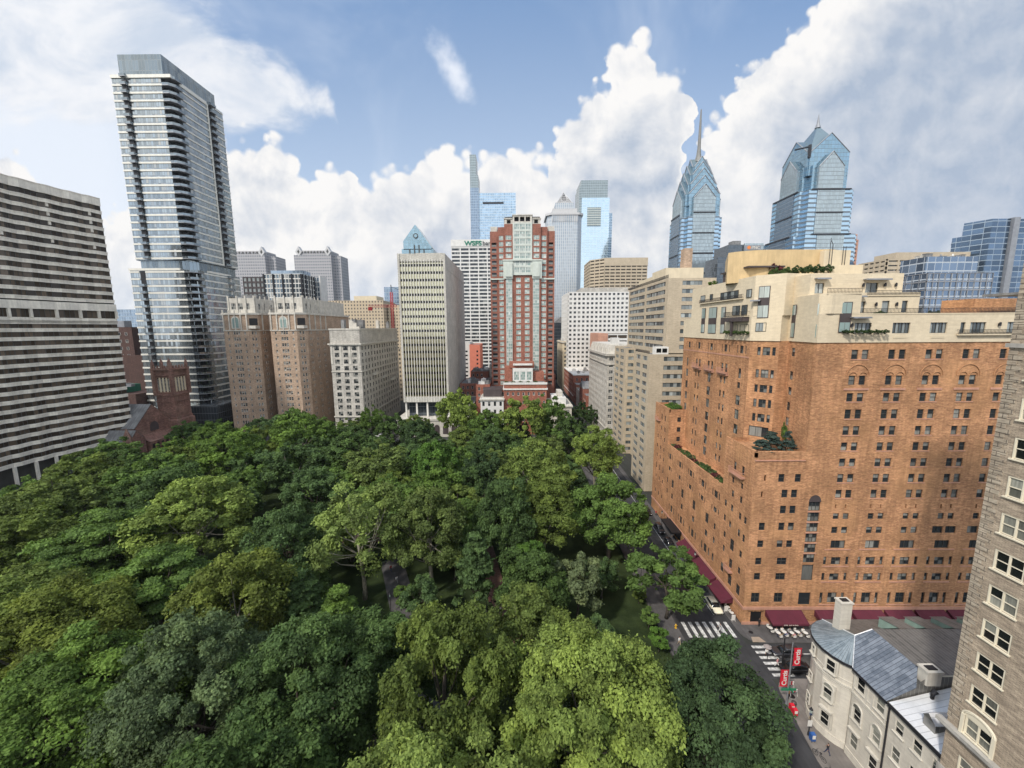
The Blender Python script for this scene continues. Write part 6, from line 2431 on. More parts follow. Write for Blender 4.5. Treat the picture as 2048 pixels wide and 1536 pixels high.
# centre: brick below, pale glazed panel above
hs_ = []
for k in range(20):
    z = 22.5 + FH_ * k
    if z > 81:
        break
    for a in (1.7, 6.5):
        hs_.append((a, z, 2.6, 2.3))
        wl.append((S_(C0 - 5.3, 225.3), a, .12, z, 2.6, 2.3, 2, 2))
mb = MB()
mb.facade(S_(C0 - 5.3, 225.3), 10.6, 0, 84, hs_, 0.25)
mb.face([(C0 - 5.3, 251, 0), (C0 + 5.3, 251, 0), (C0 + 5.3, 251, 112), (C0 - 5.3, 251, 112)])
mb.face([(C0 - 17.9, 252, 0), (C0 + 17.9, 252, 0), (C0 + 17.9, 252, 107), (C0 - 17.9, 252, 107)])
mb.build('centre_wall', M['brick_red'], RT)
M['pale_panel'] = plain('pale green white panel', (0.52, 0.56, 0.51), 0.6, var=0.12)
mb = MB()
hs_ = [(.8 + 3.15 * j, 85.2 + 3.8 * k, 2.7, 2.9) for j in range(3) for k in range(7)]
mb.facade(S_(C0 - 5.3, 224.6), 10.6, 83.9, 111.6, hs_, .2)
for xx in (C0 - 5.3, C0 + 5.3):
    mb.face([(xx, 224.6, 83.9), (xx, 224.6, 111.6), (xx, 251, 111.6), (xx, 251, 83.9)])
mb.box(C0 - 10.6, C0 - 5.32, 224.2, 225.0, 82.0, 91.5)
mb.box(C0 + 5.32, C0 + 10.6, 224.2, 225.0, 82.0, 91.5)
mb.box(C0 - 10.9, C0 + 10.9, 223.9, 225.0, 91.5, 92.2)
mb.box(C0 - 18.1, C0 - 10.0, 225.7, 227.0, 81.6, 82.3)
mb.box(C0 + 10.0, C0 + 18.1, 225.7, 227.0, 81.6, 82.3)
mb.build('pale_panel', M['pale_panel'], RT)
wl += [(S_(C0 - 5.3, 224.6), a, .1, z, w, h_, 3, 2) for a, z, w, h_ in hs_]
for s_ in (-1, 1):                      # full height glass strips
    for k in range(19):
        z = 22.3 + FH_ * k
        wl.append((S_(C0 + s_ * 7.5 - 1.7, 224.7), 0, 0, z, 3.4, FH_ - .12, 3, 2))
    pbox(RT, C0 + s_ * 7.5 - 1.75, C0 + s_ * 7.5 + 1.75, 224.8, 225.0, 22, 83, M['pale_panel'], 'glazed_strip')
    pbox(RT, C0 + s_ * 7.5 - 1.9, C0 + s_ * 7.5 + 1.9, 223.6, 225.0, 83.0, 90.0, M['pale_panel'], 'bay_top')
windows(RT, wl, [M['frame_white'], M['glass_pale']], limit=100, bar=.1, fr=.1)
mb = MB()
mb.facade(S_(C0 - 5.3, 224.8), 10.6, 111.6, 115.6, [(.9 + 3.1 * j, 112.3, 2.4, 2.4) for j in range(3)], 1.5)
mb.facade(S_(C0 - 9.8, 225.4), 4.5, 111.0, 114.0, [(1.3, 111.3, 2.1, 2.0)], 1.5)
mb.facade(S_(C0 + 5.3, 225.4), 4.5, 111.0, 114.0, [(1.1, 111.3, 2.1, 2.0)], 1.5)
mb.box(C0 - 5.6, C0 + 5.6, 224.5, 240, 115.3, 115.8)
mb.box(C0 - 10.1, C0 - 5.61, 225.1, 240, 113.7, 114.2)
mb.box(C0 + 5.61, C0 + 10.1, 225.1, 240, 113.7, 114.2)
for s_ in (-1, 1):
    xa, xb = sorted((C0 + s_ * 13.9, C0 + s_ * 17.6))
    mb.box(xa, xb, 227.5, 245, 107.6, 110.2)
mb.build('tan_crown', M['stone_pale'], RT)
pbox(RT, C0 - 9.6, C0 + 9.6, 227, 239, 111, 115.2, M['black'], 'plant_room')

# brick clubhouse with roof terrace in front of it
CL = thing('clubhouse', 'low red brick clubhouse with white cornice and planted roof terrace below the brick tower', 'building', loc=(6, 208, 0))
h = {0: [(1.5 + 2.65 * j, z, 1.1, 1.7) for j in range(8) for z in (20.6, 16.2, 11.5, 7.0)]}
shell(CL, R4(-5.7, 16.2, 200, 224), 0, 26.6, M['brick_rust'], holes=h)
windows(CL, [(S_(-5.7, 200), a, .12, z, w, hh_, 1, 2) for a, z, w, hh_ in h[0]], [M['frame_white'], M['glass_dark']], fr=.12)
mb = MB()
mb.box(-6.2, 16.7, 199.5, 224, 23.6, 24.3)
mb.box(-6.0, 16.5, 199.7, 200.6, 26.3, 27.3)
mb.build('cornice', M['white'], CL)
mb = MB()
mb.facade(S_(-1.2, 212), 10.8, 26, 33.4, [(.8 + 3.4 * j, 27.0, 2.6, 4.6) for j in range(3)], .3)
mb.box(-1.2, 9.6, 212.35, 223, 26, 33.4)
mb.build('terrace_pavilion', M['white'], CL)
windows(CL, [(S_(-1.2, 212), .8 + 3.4 * j, .12, 27.0, 2.6, 4.6, 3, 3) for j in range(3)], [M['frame_white'], M['glass_pale']], name='pavilion_window')
pbox(CL, -5.5, -1.4, 214, 223, 26, 34, M['brick_rust'], 'terrace_wall')
pbox(CL, 9.8, 15.8, 214, 223, 26, 31, M['brick_rust'], 'terrace_wall')
pbox(CL, -3.0, 10.4, 213.5, 223, 33.5, 36.5, M['brick_rust'], 'upper_wall')
pbox(CL, -1.0, 9.4, 211.8, 213.4, 35.0, 35.9, M['white'], 'pergola_beam')
# white classical houses
for nm, lb, x0, x1, y0, zt, mat, rows, cols in [('town_house', 'white classical town house with iron balcony left of the brick clubhouse', -17.6, -5.9, 198, 19.5, 'white', (3, 7.5, 11.5, 15.6), 4),
                                                ('mansion', 'cream stone corner mansion with heavy cornice at the foot of the avenue gap', 16.6, 28.0, 192, 17.0, 'lime_plain', (2.5, 7.5, 12.5), 3)]:
    wh = thing(nm, lb, 'house', loc=((x0 + x1) / 2, y0 + 8, 0))
    st = (x1 - x0) / cols
    hs_ = [(st * j + st * .3, z, st * .4, 2.2) for j in range(cols) for z in rows]
    shell(wh, R4(x0, x1, y0, y0 + 20), 0, zt, M[mat], holes={0: hs_, 1: [(2 + 3.5 * j, z, 1.2, 2.2) for j in range(5) for z in rows]})
    windows(wh, [(S_(x0, y0), a, .12, z, w, hh_, 1, 2) for a, z, w, hh_ in hs_] + [(E_(x1, y0), 2 + 3.5 * j, .12, z, 1.2, 2.2, 1, 2) for j in range(5) for z in rows], [M['frame_dark'], M['glass_dark']])
    mb = MB()
    mb.box(x0 - .5, x1 + .5, y0 - .6, y0 + 20.3, zt - .9, zt - .2)
    mb.box(x0 - .25, x1 + .25, y0 - .3, y0 + 20.3, zt * .58, zt * .58 + .4)
    mb.build('cornice', M['stone_pale'], wh)
    if nm == 'mansion':
        pbox(wh, x0 + 2, x1 - 2.5, y0 + 3, y0 + 16, zt - .4, zt + 3.4, M['white'], 'attic')
        pbox(wh, x0 + 5, x1 - 4, y0 + 5, y0 + 14, zt + 3.4, zt + 6, M['stone_pale'], 'attic')
    else:
        pbox(wh, x0 + 1, x1 - 1, y0 + 6, y0 + 19, zt - .4, zt + 3.6, M['dark_panel'], 'attic')
# jumble of low brick roofs between the ribbed tower and the brick tower
lows = [(-33.2, -22, 236, 262, 22, 'brick_red', 'low dark brick house behind the tall tree, right of the ribbed tower'), (-21.5, -13.8, 214, 240, 24.5, 'brick_rust', 'low rust brick house with three windows left of the brick tower foot'),
        (-30, -18, 266, 290, 26, 'brick_red', 'dark brick house with black roof further back beside the ribbed tower'), (-32, -22.2, 205, 232, 15, 'stone_pale', 'low pale flat roofed house beside the ribbed tower podium'),
        (-17, -6, 262, 300, 31, 'stone_lt', 'narrow pale stone house behind the low brick roofs')]
for k, (x0, x1, y0, y1, zt, mt, lb) in enumerate(lows):
    r_ = thing('low_house', lb, 'house', loc=((x0 + x1) / 2, (y0 + y1) / 2, 0))
    hs_ = [(1.2 + 2.8 * j, zt - 3.4 - 3.5 * i, 1.3, 1.8) for j in range(int((x1 - x0 - 1.5) / 2.8)) for i in range(3)]
    shell(r_, R4(x0, x1, y0, y1), 0, zt, M[mt], holes={0: hs_})
    windows(r_, [(S_(x0, y0), a, .12, z, w, hh_, 1, 2) for a, z, w, hh_ in hs_], [M['frame_white'], M['glass_dark']])
    roof_gear(r_, x0 + .5, x1 - .5, y0 + 2, y1 - 2, zt - .4, 20 + k, 5, 2.2)
OR = thing('apartment_building', 'white and salmon orange apartment block below the bank tower', 'apartment building', loc=(-35, 330, 0))
h = {0: [(1 + 3.0 * j, 6 + 3.3 * k, 1.8, 1.4) for j in range(2) for k in range(10)]}
shell(OR, R4(-44, -36.5, 320, 345), 0, 44, M['white'], 'wall', h)
windows(OR, [(S_(-44, 320), a, .15, z, w, hh_, 2, 1) for a, z, w, hh_ in h[0]], [M['frame_dark'], M['glass_dark']])
M['salmon'] = plain('salmon render', (0.62, 0.20, 0.13), 0.8, var=.1)
shell(OR, R4(-36.5, -28, 319, 345), 0, 42, M['salmon'], 'salmon_wall', {0: [(5.5, 6 + 3.3 * k, 1.4, 1.5) for k in range(10)]})
windows(OR, [(S_(-36.5, 319), 5.5, .15, 6 + 3.3 * k, 1.4, 1.5, 1, 1) for k in range(10)], [M['frame_dark'], M['glass_dark']], name='small_window')

# ------------------------------------------------------------------ the skyline further back
G = {}


def grid_block(name, label, cat, poly, z1, glassmat, framemat, bays, floors, pw, bh, dp=0.35, sides=(0,), z0=0.0, roofm=None, group=None, zlat=None):
    r_ = thing(name, label, cat, group, loc=(sum(p[0] for p in poly) / len(poly), sum(p[1] for p in poly) / len(poly), 0))
    shell(r_, poly, z0, z1, glassmat, 'glass_wall')
    for i, k in enumerate(sides):
        F, L = edge(poly, k)
        mb = MB()
        nb = bays[i] if isinstance(bays, (list, tuple)) else bays
        mb.lattice(F, L, (zlat or z0), z1, nb, floors, pw, bh, dp)
        mb.build('facade_frame', framemat, r_)
    return r_


M['win_black'] = curtain('office windows', (0.05, 0.055, 0.06), (0.03, 0.03, 0.03), 1.5, 3.9, .08, .08, metal=.3, rough=.15, var=.8, blind=.15, blindc=(.28, .28, .26))
# bank tower with lettering
bk = grid_block('bank_tower', 'white gridded bank tower with green rooftop lettering', 'office building', R4(-67.7, -19.5, 440, 480), 148.5, M['win_black'], M['white'], 5, 36, 1.1, 1.55, .5, (0,), zlat=8)
pbox(bk, -67.9, -19.3, 439.2, 439.9, 141.6, 148.8, M['white'], 'parapet_sign_band')
M['sign_green'] = plain('green sign letters', (0.01, 0.16, 0.10), .5, var=0)
M['sign_dark'] = plain('dark sign letters', (0.03, 0.035, 0.035), .5, var=0)
for s_, x, mt in (('WSFS', -53.2, 'sign_green'), ('bank', -34.0, 'sign_dark')):
    tx = text_mesh(s_, 6.6, M[mt], .3, bold=.22 if s_ == 'WSFS' else .05)
    tx.location = (x, 439.1, 142.7)
    tx.rotation_euler = (R(90), 0, 0)
    if s_ == 'WSFS':
        tx.scale = (1.15, 1, 1)
    child(tx, bk)
# white grid office
wg = grid_block('office_building', 'white square-gridded office block with dark windows right of the brick tower', 'office building', R4(45.5, 100, 340, 385), 84.5, M['win_black'], M['white'], (15, 12), 22, 1.6, 1.9, .5, (0, 3), zlat=2)
pbox(wg, 58, 98, 350, 380, 84, 89, M['stone_lt'], 'plant_room')
pk = grid_block('office_building', 'small salmon and white banded building in front of the square-gridded office block', 'office building', R4(70, 92, 300, 330), 50, M['glass_brown'], M['white'], 3, 5, .6, 1.6, .4, (0,), zlat=30)
pbox(pk, 62.5, 69.9, 299, 330, 0, 50.6, M['brick_pink'], 'side_tower')
tn = grid_block('office_building', 'tan stone office block with horizontal bands above the square-gridded one', 'office building', [(99.5, 450), (146.5, 450), (146.5, 500), (86, 500), (86, 463)], 130.3, M['glass_brown'], M['brick_tan'], (8, 3, 4), 34, 1.0, 2.1, .5, (0, 4, 3), zlat=10)
pbox(tn, 99.3, 146.7, 449.2, 500, 122, 130.5, M['brick_tan'], 'blank_top')
dk = thing('office_building', 'dark grey sloped base building at the end of the avenue gap', 'office building', loc=(50, 480, 0))
shell(dk, R4(40.5, 64, 420, 470), 0, 60, M['dark_glassy'])
mb = MB()
mb.face([(40.5, 419.9, 60), (64, 419.9, 60), (64, 419.9, 66), (48, 419.9, 66)])
mb.face([(40.5, 419.9, 60), (48, 419.9, 66), (48, 470, 66), (40.5, 470, 60)])
mb.build('sloped_roof', M['roof_grey'], dk)

# glass tower with pointed gable and round window
M['teal_glass'] = curtain('teal mirror glass', (0.30, 0.42, 0.46), (0.22, 0.30, 0.34), 3.0, 3.8, .25, .35, metal=.75, rough=.15, var=.3)
ib = thing('glass_tower', 'teal glass tower with pointed gable and a round window, peeking over the ribbed tower', 'office building', loc=(-130, 550, 0))
shell(ib, R4(-150, -108, 545, 585), 0, 160, M['teal_glass'])
mb = MB()
xa, xb, xm = -147.5, -110, -131
mb.face([(xa, 545, 159), (xb, 545, 159), (xb, 545, 162), (xm, 545, 191), (xa, 545, 170)])
mb.face([(xa, 585, 159), (xa, 585, 170), (xm, 585, 191), (xb, 585, 162), (xb, 585, 159)])
mb.face([(xb, 545, 162), (xb, 585, 162), (xm, 585, 191), (xm, 545, 191)])
mb.face([(xa, 585, 170), (xa, 545, 170), (xm, 545, 191), (xm, 585, 191)])
mb.face([(xa, 585, 159), (xa, 545, 159), (xa, 545, 170), (xa, 585, 170)])
mb.build('gable', M['teal_glass'], ib)
mb = MB()
mb.tube([(xm + .5, 544.4, 176.5), (xm + .5, 545.2, 176.5)], 3.4, 20)
mb.build('round_window', M['frame_dark'], ib)
mb = MB()
mb.tube([(xm + .5, 544.0, 176.5), (xm + .5, 544.5, 176.5)], 2.2, 20)
mb.build('round_window_glass', M['teal_glass'], ib)
mb = MB()
for x in (-140, -133.5, -127.5, -121):
    mb.box(x, x + 1.6, 544.5, 544.97, 150, 165 if abs(x + 130) < 6 else 160)
mb.build('window_slot', M['frame_dark'], ib)

# slab tower with tall fin
M['blue_glass'] = curtain('pale blue glass', (0.40, 0.52, 0.62), (0.46, 0.54, 0.60), 3.0, 4.2, .25, .8, metal=.7, rough=.12, var=.35)
M['steel_glass'] = curtain('steel blue glass', (0.27, 0.34, 0.42), (0.30, 0.36, 0.41), 3.0, 4.2, .3, .5, metal=.7, rough=.15, var=.25)
M['grey_fin'] = curtain('grey green fin', (0.26, 0.31, 0.32), (0.30, 0.34, 0.35), 3.0, 4.0, .3, .5, metal=.5, rough=.25, var=.15)
ct = thing('glass_tower', 'tallest pale blue glass slab with a thin grey fin rising on its left', 'office building', loc=(-30, 720, 0))
shell(ct, R4(-74.2, -59.5, 707, 745), 0, 290, M['steel_glass'], 'fin_wall')
shell(ct, R4(-74.2, -60.5, 708, 742), 290, 311, M['grey_fin'], 'fin_step')
shell(ct, R4(-74.2, -63.8, 709, 740), 311, 343.2, M['grey_fin'], 'fin_top')
shell(ct, R4(-59.4, 2.8, 708, 750), 0, 282, M['blue_glass'])
pbox(ct, -53, -18, 707.3, 708.2, 264, 267, M['metal_dark'], 'balcony_slot')
# classical pyramid-topped tower
M['pale_shaft'] = curtain('pale granite and glass shaft', (0.30, 0.36, 0.42), (0.52, 0.54, 0.55), 2.6, 4.0, 1.15, .5, metal=.35, rough=.3, var=.25)
M['granite'] = plain('pale granite', (0.50, 0.50, 0.50), .7, var=.1)
bn = thing('office_tower', 'pale grey tower topped by a latticed pyramid, left of the big square glass tower', 'office building', loc=(68, 585, 0))
shell(bn, [(51, 560), (86, 560), (92, 566), (92, 600), (45, 600), (45, 566)], 0, 208, M['pale_shaft'])
shell(bn, R4(52, 85, 561, 599), 208, 214, M['granite'], 'cornice_block')
mb = MB()
mb.prism([(49, 558.8), (88, 558.8), (94, 564.5), (94, 601), (43, 601), (43, 564.5)], 205.5, 208.3, bottom=True)
for k in range(12):
    mb.box(51.5 + 3.0 * k, 52.6 + 3.0 * k, 559.2, 560, 197, 205.5)
mb.build('cornice', M['granite'], bn)
shell(bn, R4(56, 81, 564, 596), 214, 222, M['pale_shaft'], 'upper_drum')
mb = MB()
ap = (68.5, 580, 240.5)
b4 = [(57.5, 565.5), (79.5, 565.5), (79.5, 594.5), (57.5, 594.5)]
for k in range(4):
    a, b = b4[k], b4[(k + 1) % 4]
    mb.tube([(a[0], a[1], 222), ap], .5, 5)
    for j in range(1, 5):
        t_ = j / 5
        p = [a[i] + (ap[i] - a[i]) * t_ for i in range(2)]
        q = [b[i] + (ap[i] - b[i]) * t_ for i in range(2)]
        z = 222 + 18.5 * t_
        mb.tube([(p[0], p[1], z), (q[0], q[1], z)], .35, 4)
    for j in range(6):
        s0 = j / 6
        base = (a[0] + (b[0] - a[0]) * s0, a[1] + (b[1] - a[1]) * s0, 222)
        base2 = (a[0] + (b[0] - a[0]) * (1 - s0), a[1] + (b[1] - a[1]) * (1 - s0), 222)
        e1 = (b[0] + (ap[0] - b[0]) * (s0), b[1] + (ap[1] - b[1]) * (s0), 222 + 18.5 * (s0))
        e2 = (a[0] + (ap[0] - a[0]) * (s0), a[1] + (ap[1] - a[1]) * (s0), 222 + 18.5 * (s0))
        mb.tube([base, e1 if s0 else (b[0], b[1], 222)], .3, 4)
        mb.tube([base2, e2 if s0 else (a[0], a[1], 222)], .3, 4)
mb.box(56.5, 80.5, 564.5, 595.5, 221.8, 223)
mb.build('lattice_pyramid', M['granite'], bn)
mb = MB()
mb.face([(60, 568, 223), (77, 568, 223), (68.5, 580, 238)])
mb.face([(77, 568, 223), (77, 592, 223), (68.5, 580, 238)])
mb.face([(60, 592, 223), (60, 568, 223), (68.5, 580, 238)])
mb.build('pyramid_core', M['roof_grey'], bn)
# big square glass tower with notched top
M['sky_glass'] = curtain('sky mirror glass', (0.58, 0.70, 0.76), (0.52, 0.61, 0.65), 6.0, 4.0, .2, .3, metal=.85, rough=.06, var=.08, tilt=.012)
cc = thing('glass_tower', 'big square pale glass tower with dark green crown and a square notch near its top', 'office building', loc=(133, 715, 0))
shell(cc, R4(112, 158, 690, 745), 0, 267, M['sky_glass'])
shell(cc, R4(110.5, 155, 692, 740), 267, 295, M['grey_fin'], 'crown')
shell(cc, R4(158.02, 165, 698, 740), 0, 245, M['blue_glass'], 'side_wing')
pbox(cc, 108.3, 111.98, 693, 740, 0, 286, M['grey_fin'], 'side_wing')
mb = MB()
mb.box(121.5, 144, 689.2, 689.9, 222, 252)
for k in range(8):
    mb.box(121.5, 144, 688.7, 689.2, 224 + 3.6 * k, 225.2 + 3.6 * k, 1)
mb.build('notch', [M['grey_fin'], M['pale_panel']], cc)

# twin grey towers with diamond corners
M['grey_grid'] = curtain('grey gridded stone', (0.16, 0.17, 0.19), (0.36, 0.355, 0.365), 3.2, 4.0, 1.3, 1.9, metal=.2, rough=.4, var=.3)
for i, (x0, x1, lb) in enumerate([(-400, -343, 'grey gridded tower with a diamond corner ornament, half hidden by the balconied glass tower'), (-303, -252, 'grey gridded tower with two diamond corner ornaments')]):
    tw = thing('office_tower', lb, 'office building', 'twin grey towers with diamond ornaments', loc=((x0 + x1) / 2, 590, 0))
    y0 = 560
    shell(tw, [(x0, y0), (x1, y0), (x1, y0 + 8), (x1 + 10, y0 + 8), (x1 + 10, y0 + 32), (x0, y0 + 32)], 0, 156, M['grey_grid'])
    shell(tw, R4(x0 + 5, x1 - 1, y0 + 1, y0 + 28), 156, 162, M['grey_grid'], 'setback')
    mb = MB()
    for k in range(10):
        mb.box(x0 + 6 + (x1 - x0 - 8) * k / 10, x0 + 8 + (x1 - x0 - 8) * k / 10, y0 + .6, y0 + .98, 158.5, 161)
    mb.build('window_slot', M['frame_dark'], tw)
    for xc in ([x1 - 4] if i == 0 else [x0 + 7, x1 - 4]):
        mb = MB()
        for s_ in (0,):
            pts = [(xc - 4.5, 160), (xc, 154), (xc + 4.5, 160), (xc, 167.5)]
            mb.face([(p, y0 - .4, q) for p, q in pts])
            mb.face([(p, y0 + 6, q) for p, q in reversed(pts)])
            for a, b in zip(pts, pts[1:] + pts[:1]):
                mb.face([(a[0], y0 - .4, a[1]), (b[0], y0 - .4, b[1]), (b[0], y0 + 6, b[1]), (a[0], y0 + 6, a[1])])
            mb.face([(xc - 1.7, y0 - .5, 160.2), (xc, y0 - .5, 157.6), (xc + 1.7, y0 - .5, 160.2), (xc, y0 - .5, 163.6)], 1)
        mb.build('diamond_ornament', [M['granite'], M['frame_dark']], tw)

# modern dark and white framed building in front of them
M['mod_glass'] = curtain('modern apartment glass', (0.16, 0.20, 0.23), (0.05, 0.05, 0.06), 1.5, 3.4, .12, .15, metal=.6, rough=.12, var=.6, blind=.2, blindc=(.45, .45, .43))
md = grid_block('apartment_building', 'modern block with white window frames and dark piers above the brown twin wings', 'apartment building', R4(-186, -158, 300, 319), 95.6, M['mod_glass'], M['frame_white'], (12, 6), 28, .35, .7, .4, (0, 1))
mb = MB()
for k in range(5):
    mb.box(-186.4 + 7 * k, -185.4 + 7 * k, 299.2, 300, 60, 95.6)
    mb.box(-158, -157.2, 301 + 4.2 * k, 301.8 + 4.2 * k, 60, 95.6)
mb.build('dark_pier', M['metal_dark'], md)
md2 = grid_block('apartment_building', 'dark framed block with pale panels left of the modern white framed block', 'apartment building', R4(-203, -187, 302, 319), 94, M['glass_tan'], M['dark_panel'], 5, 24, .9, 1.3, .4, (0,))
pbox(md, -184, -160, 306, 318, 95, 99, M['steel_glass'], 'plant_room')
md3 = grid_block('apartment_building', 'narrow blue glass building with white side edge right of the modern block', 'apartment building', R4(-162, -155.2, 322, 332), 96, M['steel_glass'], M['frame_white'], 3, 25, .3, .5, .3, (0,))
pbox(md3, -155.1, -154.2, 321, 332, 0, 97, M['white'], 'white_fin')
# blue glass blocks and dark brick building seen between the left towers
b1 = grid_block('office_building', 'distant blue glass building between the banded tower and the balconied tower', 'office building', R4(-505, -420, 480, 520), 80, M['steel_glass'], M['steel_glass'], 6, 16, .3, .5, .3, (0,))
pbox(b1, -478, -430, 476, 479.9, 0, 72, M['steel_glass'], 'lower_wing')
b2 = grid_block('apartment_building', 'dark brown brick building with white balconies between the two left towers', 'apartment building', R4(-262, -232, 240, 270), 57, M['brick_dark'], M['brick_dark'], 1, 1, .2, .2, .1, (0,))
for k in range(10):
    pbox(b2, -244.5, -241.5, 238.8, 239.95, 8 + 4.4 * k, 9.2 + 4.4 * k, M['white'], 'balcony')
wl = [(S_(-262, 239.9), 21.5 + 4 * j, .0, 8 + 4.4 * k, 1.4, 1.8, 1, 2) for j in range(2) for k in range(11)]
windows(b2, wl, [M['frame_white'], M['glass_dark']])
pbox(b2, -240, -224, 238, 262, 0, 40, M['brick_dark'], 'lower_wing')
pbox(b2, -251, -246, 250, 255, 56, 61, M['metal_grey'], 'water_tank')
M['green_net'] = plain('green sheeting', (0.03, 0.16, 0.10), .8)
b3 = thing('low_house', 'low house clad in green sheeting behind the church roof', 'house', loc=(-222, 215, 0))
shell(b3, R4(-232, -214, 208, 222), 0, 25, M['green_net'])
pbox(b3, -213.9, -204, 208, 225, 0, 21, M['brick_dark'], 'side_block')
roof_gear(b3, -230, -206, 209, 221, 24.6, 3, 4, 2)
# beige blocks in the gap, with the red crane
M['beige_grid'] = curtain('beige gridded wall', (0.09, 0.08, 0.07), (0.50, 0.41, 0.29), 3.0, 3.3, 1.7, 1.7, metal=.1, rough=.5, var=.6)
bg = thing('apartment_building', 'wide beige apartment block with small windows right of the brown twin wings', 'apartment building', loc=(-150, 420, 0))
shell(bg, R4(-196, -131, 400, 440), 0, 83, M['beige_grid'])
pbox(bg, -163, -140, 408, 430, 82, 88, M['cream_plain'], 'roof_house')
bg2 = thing('apartment_building', 'pinkish beige apartment block behind the red crane', 'apartment building', loc=(-110, 420, 0))
shell(bg2, R4(-130, -96, 410, 440), 0, 79, M['beige_grid'])
bg3 = thing('office_building', 'small blue glass block on the skyline above the beige blocks', 'office building', loc=(-135, 480, 0))
shell(bg3, R4(-152, -122, 470, 500), 0, 103, M['steel_glass'])
M['crane_red'] = plain('red crane paint', (0.50, 0.04, 0.04), .5, var=.1)
cn = thing('tower_crane', 'red tower crane in the gap left of the ribbed tower', 'crane', loc=(-99, 320, 0))
mb = MB()
for dx in (0, 1.6):
    for dy in (0, 1.6):
        mb.box(-99 + dx, -98.7 + dx, 320 + dy, 320.3 + dy, 30, 84)
for k in range(27):
    z = 30 + 2 * k
    mb.tube([(-98.85, 319.95, z), (-97.25, 319.95, z + 2)], .11, 4)
    mb.tube([(-97.25, 319.95, z), (-98.85, 319.95, z + 2)], .11, 4)
    mb.box(-99, -97.1, 319.9, 320.1, z, z + .15)
mb.build('mast', M['crane_red'], cn)
mb = MB()
for z in (72.0, 73.6):
    mb.box(-117, -94, 320.5, 320.8, z, z + .35)
for k in range(14):
    x = -117 + 1.6 * k
    mb.tube([(x, 320.6, 72.1), (x + .8, 320.6, 73.7), (x + 1.6, 320.6, 72.1)], .1, 4)
mb.box(-117, -114, 320, 321.4, 69.5, 72)
mb.build('jib', M['crane_red'], cn)
mb = MB()
mb.tube([(-98, 320.5, 84), (-98, 320.5, 88), (-87, 320.5, 83.6)], .15, 4)
mb.tube([(-98, 320.5, 84), (-98, 320.5, 89.5)], .35, 5)
mb.build('tower_head', M['metal_dark'], cn)
rf2 = random.Random(77)
# plain far blocks closing the gaps at street level
for k, (x0, x1, y0, y1, z, mt, lb) in enumerate([
        (-90, -60, 300, 330, 40, 'beige_grid', 'low beige block behind the pale limestone house'), (-330, -240, 330, 370, 46, 'beige_grid', 'beige block behind the balconied glass tower'),
        (-16, 26, 330, 370, 60, 'beige_grid', 'beige block hidden behind the brick tower'), (66, 110, 230, 280, 30, 'brick_brown', 'brown brick block behind the light grey apartment house'),
        (5, 27, 262, 320, 24, 'brick_red', 'red brick row on the left side of the avenue gap'), (8, 27, 330, 420, 35, 'stone_lt', 'pale block on the left side of the avenue gap, further back'),
        (-330, -270, 200, 260, 60, 'beige_grid', 'beige block behind the banded tower')]):
    fb = thing('town_block', lb, 'building', loc=((x0 + x1) / 2, (y0 + y1) / 2, 0))
    shell(fb, R4(x0, x1, y0, y1), 0, z, M[mt])
    roof_gear(fb, x0, x1, y0, y1, z - .4, k, 4, 3)


# ------------------------------------------------------------------ the two spired glass towers
M['tower_blue'] = curtain('blue mirror glass', (0.22, 0.34, 0.43), (0.14, 0.18, 0.22), 3.2, 3.9, .18, .35, metal=.8, rough=.1, var=.25)
M['tower_grey'] = curtain('grey gridded glass', (0.36, 0.43, 0.46), (0.15, 0.17, 0.19), 1.6, 3.9, .30, .45, metal=.6, rough=.18, var=.25)
M['tower_band'] = curtain('blue glass with grey bands', (0.33, 0.47, 0.60), (0.13, 0.16, 0.19), 50.0, 4.4, .1, 1.7, metal=.8, rough=.1, var=.2)
M['tower_dark'] = curtain('dark gridded side', (0.14, 0.19, 0.25), (0.16, 0.19, 0.22), 1.6, 3.9, .35, .7, metal=.6, rough=.18, var=.3)
M['roof_seam'] = curtain('gable roof glass', (0.24, 0.33, 0.37), (0.10, 0.13, 0.15), 1.6, 1.6, .3, .3, metal=.6, rough=.2, var=.15)


def cross_gable(root, cx, cy, hw, L, z0, eave, apex, wall, roof, name='gable_tier'):
    """two crossing gabled bodies: gable half width hw, half length L"""
    mb = MB()
    for ax in (0, 1):
        def P(u, v, z):
            return (cx + u, cy + v, z) if ax == 0 else (cx - v, cy + u, z)
        for s in (-1, 1):
            pts = [P(-hw, -L, z0), P(hw, -L, z0), P(hw, -L, eave), P(0, -L, apex), P(-hw, -L, eave)]
            if s == 1:
                pts = [P(hw, L, z0), P(-hw, L, z0), P(-hw, L, eave), P(0, L, apex), P(hw, L, eave)]
            mb.face(pts, 0)
            mb.face([P(s * hw, -L, z0), P(s * hw, L, z0), P(s * hw, L, eave), P(s * hw, -L, eave)], 0)
            mb.face([P(s * hw, -L, eave), P(s * hw, L, eave), P(0, L, apex), P(0, -L, apex)], 1)
            # proud gable edge
            sy = s * L
            for q in (-1, 1):
                a, b = Vector(P(q * hw, sy, eave)), Vector(P(0, sy, apex))
                mb.tube([a, b], .55, 4, 2)
    return mb.build(name, [wall, roof, M['metal_grey']], root)


def spire_tower(name, label, cx, cy, W, body, tiers, spire, loc):
    r_ = thing(name, label, 'tower', loc=loc)
    return r_


